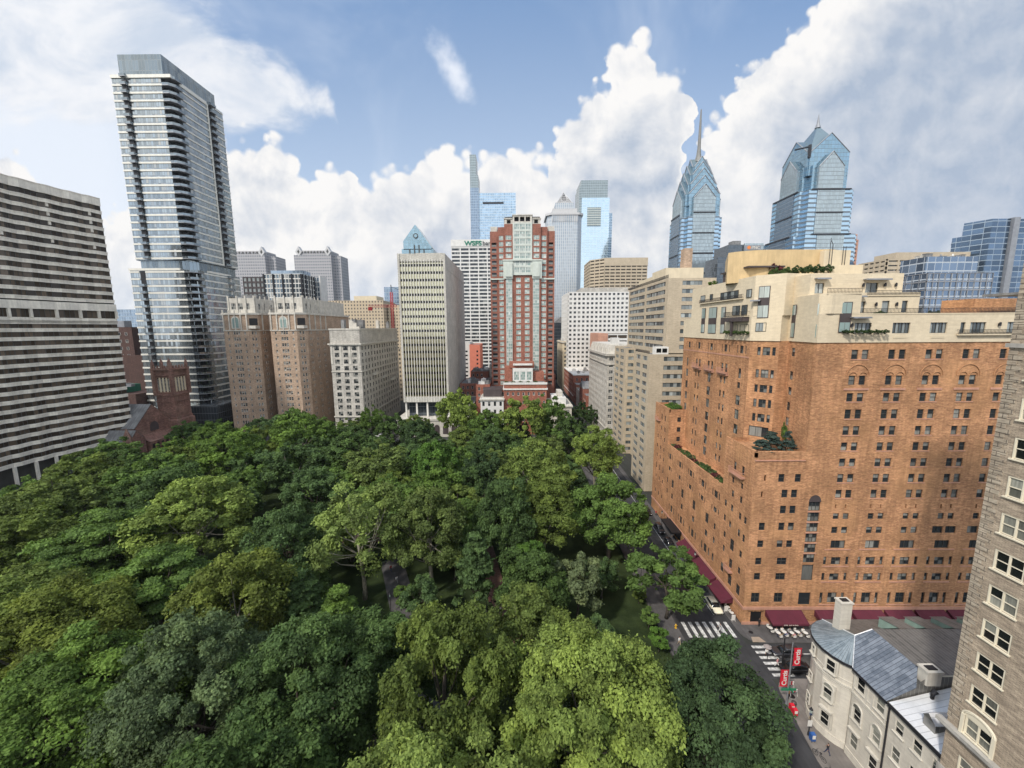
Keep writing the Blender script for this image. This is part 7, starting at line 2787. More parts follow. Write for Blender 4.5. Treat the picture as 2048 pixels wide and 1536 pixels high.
# taller spire
L1 = thing('spire_tower', 'blue glass tower with stepped chevron gables and a long needle spire', 'tower', loc=(216, 486, 0))
cx, cy = 213.0, 489.0
hw = 22.5
n_ = 5
octo = lambda h_, c_: [(cx - h_ + c_, cy - h_), (cx + h_ - c_, cy - h_), (cx + h_ - c_, cy - h_ + c_), (cx + h_, cy - h_ + c_), (cx + h_, cy + h_ - c_), (cx + h_ - c_, cy + h_ - c_), (cx + h_ - c_, cy + h_), (cx - h_ + c_, cy + h_), (cx - h_ + c_, cy + h_ - c_), (cx - h_, cy + h_ - c_), (cx - h_, cy - h_ + c_), (cx - h_ + c_, cy - h_ + c_)]
shell(L1, octo(hw, n_), 0, 178, M['tower_band'], 'body')
for F, L in ((S_(cx - 12.3, cy - hw - .7), 24.6), (W_(cx - hw - .7, cy + 12.3), 24.6)):
    mb = MB()
    mb.fbox(F, 0, L, 0, .9, 0, 182)
    mb.build('window_bay', M['tower_grey'] if F.ux > .5 else M['tower_dark'], L1)
    mb = MB()
    for z in (182, 160, 138, 116, 94, 72):
        mb.fbox(F, 0, L, -.5, 0, z - 1, z + .4)
    mb.build('belt', M['metal_dark'], L1)
shell(L1, octo(19.3, 3.5), 178, 204, M['tower_blue'], 'upper_body', roof=False)
for i, (a, L, z0, ev, ap) in enumerate([(12.0, 22.4, 178, 198, 212), (16.6, 19.4, 190, 203, 222), (14.0, 16.2, 203, 214, 231), (11.0, 12.8, 214, 225, 239), (7.8, 9.2, 226, 235, 246)]):
    cross_gable(L1, cx, cy, a, L, z0, ev, ap, M['tower_grey'] if i == 0 else M['tower_blue'], M['roof_seam'])
mb = MB()
mb.tube([(cx, cy, 243), (cx, cy, 250), (cx, cy, 258), (cx, cy, 280), (cx, cy, 299)], [4.8, 2.8, 2.0, 1.4, .7], 8)
for k in range(8):
    mb.tube([(cx, cy, 258 + 3.2 * k), (cx, cy, 259.3 + 3.2 * k)], 1.9 - .11 * k, 8)
mb.build('spire', M['frame_grey'], L1)
# broader second tower
L2 = thing('spire_tower', 'broad blue glass tower with stepped shoulders, gabled peak and a short spike', 'tower', loc=(306, 448, 0))
cx, cy = 316.0, 446.0
shell(L2, octo(32, 7), 0, 146, M['tower_band'], 'shoulder_body')
shell(L2, octo(27, 5.5), 146, 190, M['tower_band'], 'body')
shell(L2, octo(22.5, 5.5), 190, 214, M['tower_blue'], 'upper_body', roof=False)
shell(L2, R4(cx - 50, cx - 32, cy - 12, cy + 30), 0, 132, M['tower_dark'], 'side_wing')
for h_, z0, z1 in ((32.6, 0, 146), (27.6, 146, 190)):
    for F in (S_(cx - 13.5, cy - h_), W_(cx - h_, cy + 13.5)):
        mb = MB()
        mb.fbox(F, 0, 27, 0, .9, z0, z1)
        mb.build('window_bay', M['tower_grey'] if F.ux > .5 else M['tower_dark'], L2)
        mb = MB()
        for z in (z1, z1 - 22):
            mb.fbox(F, -6 if z == z1 else 0, 33 if z == z1 else 27, -.5, 0, z - 1, z + .4)
        mb.build('belt', M['metal_dark'], L2)
cross_gable(L2, cx, cy, 12.5, 25.5, 190, 212, 226, M['tower_grey'], M['roof_seam'])
cross_gable(L2, cx, cy, 19.5, 20.5, 205, 227, 245, M['tower_blue'], M['roof_seam'])
mb = MB()
b4 = [(cx - 19.5, cy - 19.5), (cx + 19.5, cy - 19.5), (cx + 19.5, cy + 19.5), (cx - 19.5, cy + 19.5)]
for k in range(4):
    a, b = b4[k], b4[(k + 1) % 4]
    mb.face([(a[0], a[1], 229), (b[0], b[1], 229), (cx, cy, 261)])
mb.build('peak', M['roof_seam'], L2)
mb = MB()
mb.tube([(cx, cy, 258.5), (cx, cy, 263), (cx, cy, 272)], [2.8, 1.4, .15], 8)
mb.build('spike', M['metal_grey'], L2)
mb = MB()
mb.tube([(cx - 22, cy - 20, 232), (cx - 36, cy - 22, 228.5)], .8, 5)
mb.tube([(cx - 20, cy - 20, 222), (cx - 20, cy - 20, 234)], 1.6, 6)
mb.build('roof_hoist', M['metal_dark'], L2)

# smaller towers on the right
pn = thing('office_tower', 'dark glass office block with a bank sign between the two spired towers', 'office building', loc=(225, 410, 0))
shell(pn, R4(209, 241, 402, 430), 0, 134, M['dark_glassy'])
pbox(pn, 214, 222, 404, 412, 134, 138, M['roof_grey'], 'roof_house')
pbox(pn, 224, 242.6, 401, 402, 112, 135, M['tower_grey'], 'light_side')
pbox(pn, 223.5, 240, 400.2, 401, 128.6, 133.2, M['metal_grey'], 'sign_band')
tx = text_mesh('PNC', 4.0, M['letters_pale'], .1)
tx.location = (230.6, 400.05, 129.3)
tx.rotation_euler = (R(90), 0, 0)
child(tx, pn)
M['sign_orange'] = plain('orange sign disc', (0.75, 0.22, 0.05), .5, var=0)
mb = MB()
mb.tube([(228, 400.1, 130.9), (228, 400.3, 130.9)], 1.7, 16)
mb.build('sign_disc', M['sign_orange'], pn)
d2 = thing('office_building', 'low dark blue glass block at the foot of the needle spire tower', 'office building', loc=(205, 405, 0))
shell(d2, R4(196, 208.5, 395, 420), 0, 121, M['dark_glassy'])
pk2 = grid_block('apartment_tower', 'slim pink brown tower behind the right edge of the broad glass tower', 'tower', R4(396, 416, 500, 515), 158, M['win_black'], M['brick_pink'], 3, 22, 2.6, 2.6, .5, (0, 3), zlat=60)
pbox(pk2, 397, 415, 501, 514, 157, 164.5, M['brick_pink'], 'blank_top')
bc = grid_block('office_building', 'beige concrete block with deep window slots, left of the clock tower statue', 'office building', [(272, 323), (272, 300), (335, 300), (335, 323)], 103, M['win_black'], M['brick_tan'], (5, 8), 26, 1.0, 2.2, 1.0, (0, 1), zlat=20)
pbox(bc, 280, 334, 302, 320, 102, 108, M['brick_tan'], 'roof_house')
# glass office with silver grid
M['silver_glass'] = curtain('silver framed glass', (0.16, 0.21, 0.28), (0.42, 0.46, 0.50), 2.9, 3.3, .22, .45, metal=.75, rough=.08, var=.5)
sg = thing('office_building', 'silver gridded blue glass building right behind the hotel roof', 'office building', loc=(172, 180, 0))
shell(sg, [(161.5, 171.5), (161.5, 160), (187, 160), (190, 171.5)], 0, 75.2, M['silver_glass'])
for i in (0, 1):
    F, L = edge([(161.5, 171.5), (161.5, 160), (187, 160)], i)
    mb = MB()
    mb.lattice(F, L, 10, 75.2, (4, 11)[i], 20, .22, .5, .25)
    mb.build('facade_frame', M['metal_grey'], sg)
shell(sg, [(161.8, 172), (161.8, 161.5), (182, 161.5), (184, 172)], 75, 81.6, M['silver_glass'], 'setback_floor')
roof_gear(sg, 163, 182, 163, 171, 81.3, 8, 8, 2.2)
# city hall statue far away
sh = thing('clock_tower', 'distant pale clock tower top carrying a dark bronze standing statue', 'tower', loc=(594, 560, 0))
mb = MB()
mb.tube([(594, 560, 100), (594, 560, 140), (594, 560, 150), (594, 560, 156)], [12, 9, 5.0, 2.6], 12)
mb.build('tower_top', M['granite'], sh)
mb = MB()
mb.tube([(594, 560, 155), (594, 560, 158), (594.1, 560, 162), (594.2, 560, 165.4), (594.2, 560, 166.2)], [1.9, 1.6, 1.5, 1.9, .7], 10)
mb.sphere((594.2, 560, 167.4), 1.05)
mb.tube([(592.4, 560, 165), (591.3, 559.6, 162.4), (592, 559, 160.6)], [.6, .5, .4], 6)
mb.tube([(596.0, 560, 165), (597.0, 559.4, 162.6), (596.4, 558.8, 160.8)], [.6, .5, .4], 6)
mb.build('statue', M['metal_dark'], sh)
# blue glass towers at the far right
M['navy_glass'] = curtain('navy glass with pale lines', (0.10, 0.15, 0.22), (0.30, 0.36, 0.42), 6.0, 3.9, .25, .45, metal=.75, rough=.12, var=.7)
bt = thing('glass_tower', 'navy glass tower with stepped top and a grey vertical fin at the right edge', 'tower', loc=(345, 310, 0))
shell(bt, [(338, 313), (344, 300), (357, 300), (378, 345), (372, 345)], 0, 130.5, M['navy_glass'])
shell(bt, [(336, 318), (338, 313.2), (371, 345), (369, 345)], 0, 121, M['navy_glass'], 'side_wing')
pbox(bt, 357.3, 361.5, 298, 304, 0, 131, M['metal_grey'], 'grey_fin')
bt2 = thing('glass_tower', 'second navy glass tower cut by the right edge, behind the grey fin', 'tower', loc=(375, 320, 0))
shell(bt2, [(363, 303), (400, 303), (420, 345), (390, 345)], 0, 131, M['navy_glass'])

# ------------------------------------------------------------------ summer haze
mb = MB()
mb.box(-900, 900, -60, 1000, -1.2, 380)
hz = mb._build('haze', [])
hz['kind'] = 'stuff'
hm, t, b = new_mat('haze air')
t.n.remove(b)
pv = t.node('ShaderNodeVolumePrincipled')
pv.inputs['Color'].default_value = (0.86, 0.92, 1.0, 1)
pv.inputs['Density'].default_value = 0.00005
pv.inputs['Anisotropy'].default_value = 0.2
t.l.new(pv.outputs[0], next(n for n in t.n if n.type == 'OUTPUT_MATERIAL').inputs['Volume'])
hz.data.materials.append(hm)

# ------------------------------------------------------------------ people
SKIN_T = {}
M['skin'] = plain('skin', (0.42, 0.25, 0.18), .6, var=0)
M['skin_dark'] = plain('darker skin', (0.16, 0.085, 0.055), .6, var=0)
M['hair'] = plain('dark hair', (0.03, 0.02, 0.015), .7, var=0)
CLOTH = {k: plain(k + ' cloth', c, .85, var=.1) for k, c in {
    'white': (.70, .69, .66), 'black': (.02, .02, .022), 'blue': (.06, .11, .25), 'red': (.45, .05, .05), 'grey': (.25, .25, .26), 'orange': (.65, .27, .05), 'tan': (.42, .34, .22), 'pink': (.55, .25, .27), 'navy': (.03, .04, .09)}.items()}


def person_mesh(pose):
    """one continuous skinned body; returns mesh data and a category per face (0 hair, 1 skin, 2 top, 3 trousers, 4 shoes)"""
    if pose in SKIN_T:
        return SKIN_T[pose]
    V, E, Rr, C = [], [], [], []

    def v(p, r, c, par=None):
        V.append(p)
        Rr.append(r)
        C.append(c)
        if par is not None:
            E.append((par, len(V) - 1))
        return len(V) - 1
    sit = pose == 'sit'
    step = 0.24 if pose == 'walk' else 0.0
    zb = 0.50 if sit else 0.95
    pel = v((0, 0, zb), (.150, .11), 3)
    wa = v((0, .01, zb + .15), (.125, .095), 2, pel)
    ch = v((0, .0, zb + .38), (.165, .11), 2, wa)
    nk = v((0, .01, zb + .53), (.055, .055), 1, ch)
    jaw = v((0, .03, zb + .61), (.068, .075), 1, nk)
    hd = v((0, .02, zb + .69), (.080, .092), 1, jaw)
    tp = v((0, .005, zb + .76), (.070, .080), 0, hd)
    for s in (-1, 1):
        sh = v((s * .17, 0, zb + .45), (.062, .062), 2, ch)
        if sit:
            el = v((s * .24, .10, zb + .20), (.046, .046), 2, sh)
            wr = v((s * .17, .32, zb + .20), (.032, .032), 1, el)
            v((s * .14, .41, zb + .21), (.034, .024), 1, wr)
        else:
            sw = s * step * 1.1
            el = v((s * .24, .02 + sw * .4, zb + .18), (.046, .046), 2, sh)
            wr = v((s * .23, .10 + sw, zb - .06), (.032, .032), 1, el)
            v((s * .23, .13 + sw, zb - .15), (.034, .022), 1, wr)
        hp = v((s * .09, 0, zb - .06), (.085, .085), 3, pel)
        if sit:
            kn = v((s * .12, .43, zb - .02), (.062, .062), 3, hp)
            an = v((s * .12, .45, .10), (.042, .042), 3, kn)
            v((s * .12, .58, .05), (.040, .034), 4, an)
        else:
            kn = v((s * .10, .04 - s * step * .5, .50), (.062, .062), 3, hp)
            an = v((s * .10, -s * step * 1.25, .10), (.042, .042), 3, kn)
            v((s * .10, .14 - s * step * 1.25, .05), (.040, .034), 4, an)
    me = bpy.data.meshes.new('person')
    me.from_pydata(V, E, [])
    o = bpy.data.objects.new('tmp', me)
    COL.objects.link(o)
    sk = o.modifiers.new('s', 'SKIN')
    sk.use_smooth_shade = True
    for i, d in enumerate(me.skin_vertices[0].data):
        d.radius = Rr[i]
        d.use_root = (i == 0)
    ss = o.modifiers.new('u', 'SUBSURF')
    ss.levels = ss.render_levels = 1
    dg = bpy.context.evaluated_depsgraph_get()
    out = bpy.data.meshes.new_from_object(o.evaluated_get(dg))
    bpy.data.objects.remove(o)
    VV = np.array(V)
    cat = []
    for p in out.polygons:
        c = np.array(p.center)
        i = int(np.argmin(((VV - c) ** 2).sum(1)))
        k = C[i]
        if k == 1 and i == hd and c[1] < 0.0:
            k = 0
        cat.append(k)
    SKIN_T[pose] = (out, cat)
    return SKIN_T[pose]


def person(x, y, z, rz, pose, top, legs, label, skin='skin', group=None, h=1.0):
    src, cat = person_mesh(pose)
    me = src.copy()
    me.materials.clear()
    for m in (M['hair'], M[skin], CLOTH[top], CLOTH[legs], M['black']):
        me.materials.append(m)
    me.polygons.foreach_set('material_index', cat)
    o = bpy.data.objects.new('person', me)
    COL.objects.link(o)
    o.location = (x, y, z)
    o.rotation_euler = (0, 0, R(rz))
    o.scale = (h, h, h)
    return tag(o, label, 'person', group)


# ------------------------------------------------------------------ cars
def car_paint():
    m, t, b = new_mat('car paint')
    oi = t.node('ShaderNodeObjectInfo')
    t.put(b.inputs['Base Color'], oi.outputs['Color'])
    b.inputs['Roughness'].default_value = 0.3
    b.inputs['Coat Weight'].default_value = 0.5
    b.inputs['Coat Roughness'].default_value = 0.08
    return m


M['car_paint'] = car_paint()
M['car_glass'] = plain('car glass', (0.012, 0.014, 0.016), .08, var=0, spec=.7)
M['tyre'] = plain('tyre rubber', (0.018, 0.018, 0.018), .85, var=0)
M['rim'] = plain('wheel rim', (0.4, 0.4, 0.42), .35, .7, var=0)
M['lamp_red'] = plain('tail lamp', (0.35, 0.01, 0.01), .3, var=0)
M['lamp_white'] = plain('head lamp', (0.75, 0.75, 0.72), .15, var=0)


def loft(secs, m=0):
    """secs: (y, [(x, z), ...]) half outlines mirrored in x"""
    mb = MB()
    rings = []
    for y, half in secs:
        ring = [(x, y, z) for x, z in half] + [(-x, y, z) for x, z in reversed(half)]
        rings.append((len(mb.v), len(ring)))
        mb.v += ring
    for (i, n), (j, _) in zip(rings[:-1], rings[1:]):
        for k in range(n):
            k2 = (k + 1) % n
            mb.f.append((i + k, i + k2, j + k2, j + k))
            mb.m.append(m)
    for (i, n), rev in ((rings[0], False), (rings[-1], True)):
        f = [i + k for k in range(n)]
        mb.f.append(tuple(f if rev else f[::-1]))
        mb.m.append(m)
    return mb


def sec(w, z0, z1, sh=.12):
    return [(w * .82, z0), (w, z0 + .18), (w, z1 - sh), (w * .93, z1 - sh * .25), (w * .6, z1), (0.02, z1 + .015)]


CARS = {}


def make_car(kind):
    if kind in CARS:
        return CARS[kind]
    L = 4.7
    tall = 1.72 if kind == 'suv' else 1.43
    belt = 1.02 if kind == 'suv' else .90
    hd = belt - .14
    body = loft([(-2.35, sec(.72, .35, belt - .2)), (-2.28, sec(.84, .25, belt - .08)), (-1.7, sec(.90, .20, belt)), (-.9, sec(.91, .18, belt + .02)), (.4, sec(.91, .18, belt)), (1.1, sec(.90, .18, belt - .03)),
                 (1.75, sec(.88, .20, hd)), (2.2, sec(.80, .24, hd - .12)), (2.35, sec(.66, .34, hd - .25))])
    rear = -2.15 if kind == 'suv' else -1.75
    gl = loft([(rear, [(.72, belt - .02), (.70, belt + .02), (.4, belt + .05), (.02, belt + .05)]), (rear + .45, [(.80, belt - .02), (.66, tall - .10), (.4, tall - .05), (.02, tall - .05)]),
               (-.1, [(.82, belt - .02), (.68, tall - .06), (.4, tall - .02), (.02, tall - .02)]), (.35, [(.81, belt - .02), (.64, tall - .14), (.4, tall - .09), (.02, tall - .09)]), (1.15, [(.76, belt - .06), (.72, belt - .02), (.4, belt), (.02, belt)])])
    rf = loft([(rear + .42, [(.62, tall - .07), (.60, tall - .04), (.3, tall - .02), (.02, tall - .02)]), (-.1, [(.665, tall - .05), (.64, tall), (.3, tall + .02), (.02, tall + .02)]), (.33, [(.62, tall - .13), (.60, tall - .07), (.3, tall - .05), (.02, tall - .05)])])
    d = {}
    for nm, mb, mt in (('body', body, 'car_paint'), ('cabin_window', gl, 'car_glass'), ('roof', rf, 'car_paint')):
        o = mb.build(nm, M[mt], smooth=True)
        d[nm] = [(o.data, (0, 0, 0))]
        bpy.data.objects.remove(o)
    w = MB()
    w.tube([(-.11, 0, 0), (.11, 0, 0)], .33, 16, 0)
    w.tube([(-.125, 0, 0), (.125, 0, 0)], .20, 12, 1)
    o = w.build('wheel', [M['tyre'], M['rim']])
    d['wheel'] = [(o.data, (sx * .82, sy, .33)) for sx in (-1, 1) for sy in (-1.42, 1.42)]
    bpy.data.objects.remove(o)
    for nm, y, z, mt in (('headlight', 2.24, hd - .22, 'lamp_white'), ('tail_light', -2.33, belt - .27, 'lamp_red')):
        q = MB()
        q.box(-.16, .16, -.07, .07, -.06, .06)
        o = q.build(nm, M[mt])
        d[nm] = [(o.data, (sx * .58, y, z)) for sx in (-1, 1)]
        bpy.data.objects.remove(o)
    CARS[kind] = d
    return d


def car(x, y, rz, color, label, kind='sedan', group='cars on the streets', small=False, z=-.12):
    root = empty('car', (x, y, z), label, 'car', group, R(rz))
    for nm, lst in make_car(kind).items():
        if small and nm in ('headlight', 'tail_light'):
            continue
        for me, off in lst:
            o = bpy.data.objects.new(nm, me)
            COL.objects.link(o)
            o.parent = root
            o.location = off
            o.color = (*color, 1)
    return root


car(39.1, 71.6, 180, (.80, .74, .56), 'pale cream sedan parked at the kerb beside the burgundy awning, just past the crossing')
car(39.2, 94.5, 180, (.015, .015, .018), 'black sedan parked under the dark entrance canopy of the orange hotel')
car(39.2, 101.5, 180, (.02, .02, .024), 'black tall car parked ahead of the black sedan by the hotel entrance', 'suv')
car(39.2, 112.0, 180, (.012, .012, .015), 'dark car parked by the north end of the orange hotel', 'suv')
car(31.2, 98.0, 0, (.45, .46, .48), 'silver car parked on the park side of the avenue beneath the trees')
car(31.2, 106.0, 0, (.05, .055, .06), 'dark grey car parked behind the silver one on the park side')
car(44.9, 57.0, 90, (.012, .012, .014), 'black sedan in the side street beside the curved stone mansion')
car(45.6, 60.2, 90, (.03, .03, .035), 'dark car on the far lane of the side street, behind the red banner pole')
rc = random.Random(3)
pal = [((.55, .55, .56), 'silver'), ((.02, .02, .022), 'black'), ((.65, .65, .64), 'white'), ((.16, .17, .18), 'grey'), ((.30, .03, .03), 'dark red'), ((.05, .08, .18), 'navy blue')]
near = ['before the light grey apartments', 'before the rust row house', 'before the dark gabled house', 'before the pale row house', 'before the red brick block', 'past the red brick block']
k = 0
for i, y in enumerate((209, 241, 255, 268, 300, 334)):
    for x, side in ((39.4, 'on the right kerb'), (31.0, 'on the left kerb')):
        c, w = pal[(k * 5 + i) % 6]
        car(x, y + (x < 35) * 4, 180 if x > 35 else 0, c, w + ' car ' + side +  ' of the avenue, ' + near[i], 'suv' if k % 3 == 0 else 'sedan', small=True)
        k += 1
for i, (x, w) in enumerate(((-88.0, 'white van like car in front of the pale limestone house'), (-80.0, 'grey car in front of the pale limestone house'), (-70.0, 'white car between the limestone house and the ribbed tower'), (-62.0, 'dark car before the ribbed tower podium'))):
    car(x, 197.2, 90, pal[(2, 3, 2, 1)[i]][0], w, 'suv' if i == 0 else 'sedan', small=True)

M['asphalt_old'] = plain('worn asphalt', (.075, .073, .07), .9, var=.4, scale=.8)
# ------------------------------------------------------------------ people on the crossings and pavements
person(42.0, 59.6, -.11, 160, 'walk', 'white', 'black', 'person in white top and dark trousers walking on the side street crossing', h=1.0)
person(42.5, 57.6, -.11, 20, 'walk', 'pink', 'white', 'person in pale pink top and white trousers walking on the side street crossing')
person(37.1, 65.2, -.11, 80, 'walk', 'grey', 'white', 'person in grey crossing the avenue on the last white stripe')
person(40.4, 51.9, 0, 30, 'stand', 'orange', 'black', 'person in orange top standing by the red banner pole')
person(44.9, 66.4, 0, 180, 'stand', 'black', 'black', 'person in black standing in the corner cafe doorway', 'skin_dark')
person(42.0, 47.8, 0, 190, 'walk', 'navy', 'grey', 'person in navy walking beside the curved stone wall') if False else None
for i, (x, y, a, tp, lg, lb) in enumerate(((41.3, 48.6, 170, 'blue', 'tan', 'person in blue walking down the brown pavement past the newspaper boxes'), (40.2, 44.2, 20, 'black', 'navy', 'person in black walking up the brown pavement near the bicycles'), (41.0, 97.0, 175, 'white', 'navy', 'person in white walking on the avenue pavement by the entrance canopy'),
                                          (41.2, 92.2, 5, 'tan', 'black', 'person in tan walking on the avenue pavement south of the entrance canopy'), (41.3, 110.0, 180, 'red', 'black', 'person in red walking on the avenue pavement by the north tower'), (53.5, 64.2, 90, 'grey', 'navy', 'person in grey walking on the side street pavement past the cafe'), (28.4, 62.0, 10, 'white', 'tan', 'person in white waiting at the park corner beside the striped crossing'))):
    person(x, y, 0, a, 'walk', tp, lg, lb)
for i, q in enumerate((rect(33.2, 36.0, 56.5, 61.0), rect(34.5, 37.2, 73, 81), rect(46, 51, 57.6, 59.6), rect(32.5, 34.8, 44, 52), rect(35.5, 38.0, 88, 104))):
    sheet('asphalt_patch', [q], -.116 + .0007 * i, M['black'] if i % 2 else M['asphalt_old'])
M['parasol'] = plain('grey parasol cloth', (.30, .26, .25), .8)
mb = MB()
mb.tube([(42.15, 59.75, .85), (42.15, 59.75, 2.05)], .015, 5)
mb.tube([(42.15, 59.75, 1.72), (42.15, 59.75, 1.95), (42.15, 59.75, 2.03)], [.62, .35, .03], 10, 1)
o = mb.build('umbrella', [M['metal_dark'], M['parasol']])
tag(o, 'grey open umbrella carried over the side street crossing', 'umbrella')

# cafe tables, chairs and guests
M['table_white'] = plain('white table top', (.66, .64, .60), .5, var=.05)


def table(x, y, label, r=.38):
    t_ = empty('cafe_table', (x, y, 0), label, 'table', 'cafe tables along the awnings')
    mb = MB()
    mb.tube([(x, y, .71), (x, y, .75)], r, 14)
    mb.build('table_top', M['table_white'], t_)
    mb = MB()
    mb.tube([(x, y, .03), (x, y, .71)], .035, 6)
    mb.tube([(x, y, 0), (x, y, .03)], .22, 10)
    mb.build('leg', M['metal_dark'], t_)


def chair(x, y, a, label):
    t_ = empty('cafe_chair', (x, y, 0), label, 'chair', 'cafe chairs along the awnings')
    c, s = math.cos(R(a)), math.sin(R(a))
    mb = MB()
    F = Fr(x - .21 * c + .2 * s, y - .21 * s - .2 * c, c, s)
    mb.fbox(F, 0, .42, 0, .42, .42, .46)
    mb.build('seat', M['table_white'], t_)
    mb = MB()
    mb.fbox(F, 0, .42, 0, .035, .55, .86)
    mb.fbox(F, 0, .03, 0, .03, .46, .55)
    mb.fbox(F, .39, .42, 0, .03, .46, .55)
    mb.build('backrest', M['table_white'], t_)
    for p, q in ((0, 0), (.38, 0), (0, .38), (.38, .38)):
        mb = MB()
        mb.fbox(F, p, p + .035, q, q + .035, 0, .42)
        mb.build('leg', M['metal_dark'], t_)


rp = random.Random(9)
tops = ['white', 'blue', 'grey', 'black', 'red', 'tan', 'white', 'pink']
ordw = ['first', 'second', 'third', 'fourth', 'fifth', 'sixth', 'seventh', 'eighth', 'ninth', 'tenth', 'eleventh', 'twelfth']
spots = [(46.9, 64.0), (48.1, 64.2), (49.3, 64.0), (50.5, 64.2), (51.7, 64.0), (46.2, 65.2)] + [(41.35, 69.0 + 1.6 * k) for k in range(12)]
for i, (x, y) in enumerate(spots):
    south = i < 6
    where = (ordw[i] + ' from the corner on the side street') if south else (ordw[i - 6] + ' from the corner on the avenue')
    table(x, y, 'round cafe table, ' + where)
    n = 2
    for j in range(n):
        a = (0 if j else 180) if not south else (90 if j else -90)
        dx, dy = (0, .62 if j else -.62) if not south else ((.0, .62) if j else (0.0, -.62))
        ang = 180 if dy > 0 else 0
        chair(x + dx, y + dy, ang, ('north' if dy > 0 else 'south') + ' chair of the cafe table ' + where)
        if rp.random() < (.85 if south else .4):
            tp = rp.choice(tops)
            person(x + dx, y + dy, -.02, ang, 'sit', tp, rp.choice(['black', 'navy', 'tan']), 'guest in ' + tp + ' on the ' + ('north' if dy > 0 else 'south') + ' chair, table ' + where)
# menu boards
for x, y, lb in ((41.0, 67.9, 'white menu board standing on the corner pavement by the cafe'), (40.9, 70.3, 'tall white menu board beside the cream sedan')):
    mb = MB()
    mb.box(x - .35, x + .35, y - .03, y + .03, .05, 1.15)
    mb.box(x - .33, x - .29, y - .25, y + .25, 0, .05)
    mb.box(x + .29, x + .33, y - .25, y + .25, 0, .05)
    tag(mb.build('menu_board', M['table_white']), lb, 'sign')

# ------------------------------------------------------------------ street furniture
M['banner_red'] = plain('red banner cloth', (.55, .012, .03), .7, var=.1)
M['sign_green2'] = plain('green street sign', (.02, .20, .10), .5, var=0)
bp = thing('banner_pole', 'grey street pole carrying two red banners at the corner of the curved mansion', 'pole', loc=(39.7, 51.2, 0))
mb = MB()
mb.tube([(39.7, 51.2, 0), (39.7, 51.2, .5), (39.7, 51.2, 10.0)], [.2, .12, .07], 10)
mb.build('pole', M['metal_grey'], bp)
for (x0, x1, y0, z0, z1) in ((39.85, 40.95, 51.0, 6.5, 9.3), (38.4, 39.55, 51.2, 2.9, 5.6)):
    mb = MB()
    n = 6
    for k in range(n):
        xa, xb = x0 + (x1 - x0) * k / n, x0 + (x1 - x0) * (k + 1) / n
        ya, yb = y0 + .05 * math.sin(k * 1.3), y0 + .05 * math.sin((k + 1) * 1.3)
        mb.face([(xa, ya, z0), (xb, yb, z0), (xb, yb, z1), (xa, ya, z1)])
        mb.face([(xb, yb + .012, z0), (xa, ya + .012, z0), (xa, ya + .012, z1), (xb, yb + .012, z1)])
    mb.tube([(x0 - .1, y0, z1), (x1 + .05, y0, z1)], .02, 5)
    mb.tube([(x0 - .1, y0, z0), (x1 + .05, y0, z0)], .02, 5)
    b_ = mb.build('banner', M['banner_red'], bp)
    tx = text_mesh('Curtis', .95, M['frame_white'], .004, bold=.02)
    tx.rotation_euler = (R(90), R(-90), 0)
    tx.location = (x1 - .28, y0 - .09, z0 + .25)
    child(tx, b_)
mb = MB()
mb.box(38.6, 40.8, 51.05, 51.09, 2.35, 2.7)
mb.box(39.68, 39.72, 50.2, 52.0, 2.75, 3.05)
mb.build('street_sign', M['sign_green2'], bp)
sp = thing('signal_pole', 'black traffic signal pole behind the red banners at the side street kerb', 'pole', loc=(41.2, 54.8, 0))
mb = MB()
mb.tube([(41.2, 54.8, 0), (41.2, 54.8, 7.6)], [.14, .09], 8)
mb.build('pole', M['metal_dark'], sp)
mb = MB()
mb.box(41.05, 41.35, 54.4, 54.7, 3.2, 4.2)
mb.build('signal_head', M['black'], sp)
for x, y, c, z, lb in ((39.6, 49.4, 'banner_red', 1.05, 'red newspaper box, southern one of the pair at the kerb'), (39.7, 50.15, 'banner_red', 1.0, 'red newspaper box with white top beside the banner pole'), (39.5, 45.9, 'blue_box', 1.15, 'blue newspaper box beside the lamp post')):
    if c == 'blue_box':
        M['blue_box'] = plain('blue box paint', (.03, .10, .32), .5)
    nb = thing('newspaper_box', lb, 'newspaper box', loc=(x, y, 0))
    mb = MB()
    mb.box(x - .28, x + .28, y - .26, y + .26, .22, z)
    mb.face([(x - .28, y - .26, z), (x + .28, y - .26, z), (x + .24, y + .1, z + .16), (x - .24, y + .1, z + .16)])
    mb.face([(x + .28, y + .26, z), (x - .28, y + .26, z), (x - .24, y + .1, z + .16), (x + .24, y + .1, z + .16)])
    mb.build('body', M[c], nb)
    mb = MB()
    mb.box(x - .2, x + .2, y - .30, y - .262, .6, z - .05)
    mb.build('front_window', M['table_white'], nb)
    for dx in (-.22, .18):
        for dy in (-.2, .16):
            mb = MB()
            mb.box(x + dx, x + dx + .04, y + dy, y + dy + .04, 0, .22)
            mb.build('leg', M['metal_dark'], nb)
mb = MB()
mb.tube([(40.3, 50.6, 0), (40.3, 50.6, .95), (40.3, 50.6, 1.05)], [.28, .32, .2], 12)
tag(mb.build('litter_bin', M['dark_panel']), 'dark brown litter bin between the banner pole and the wall', 'bin')


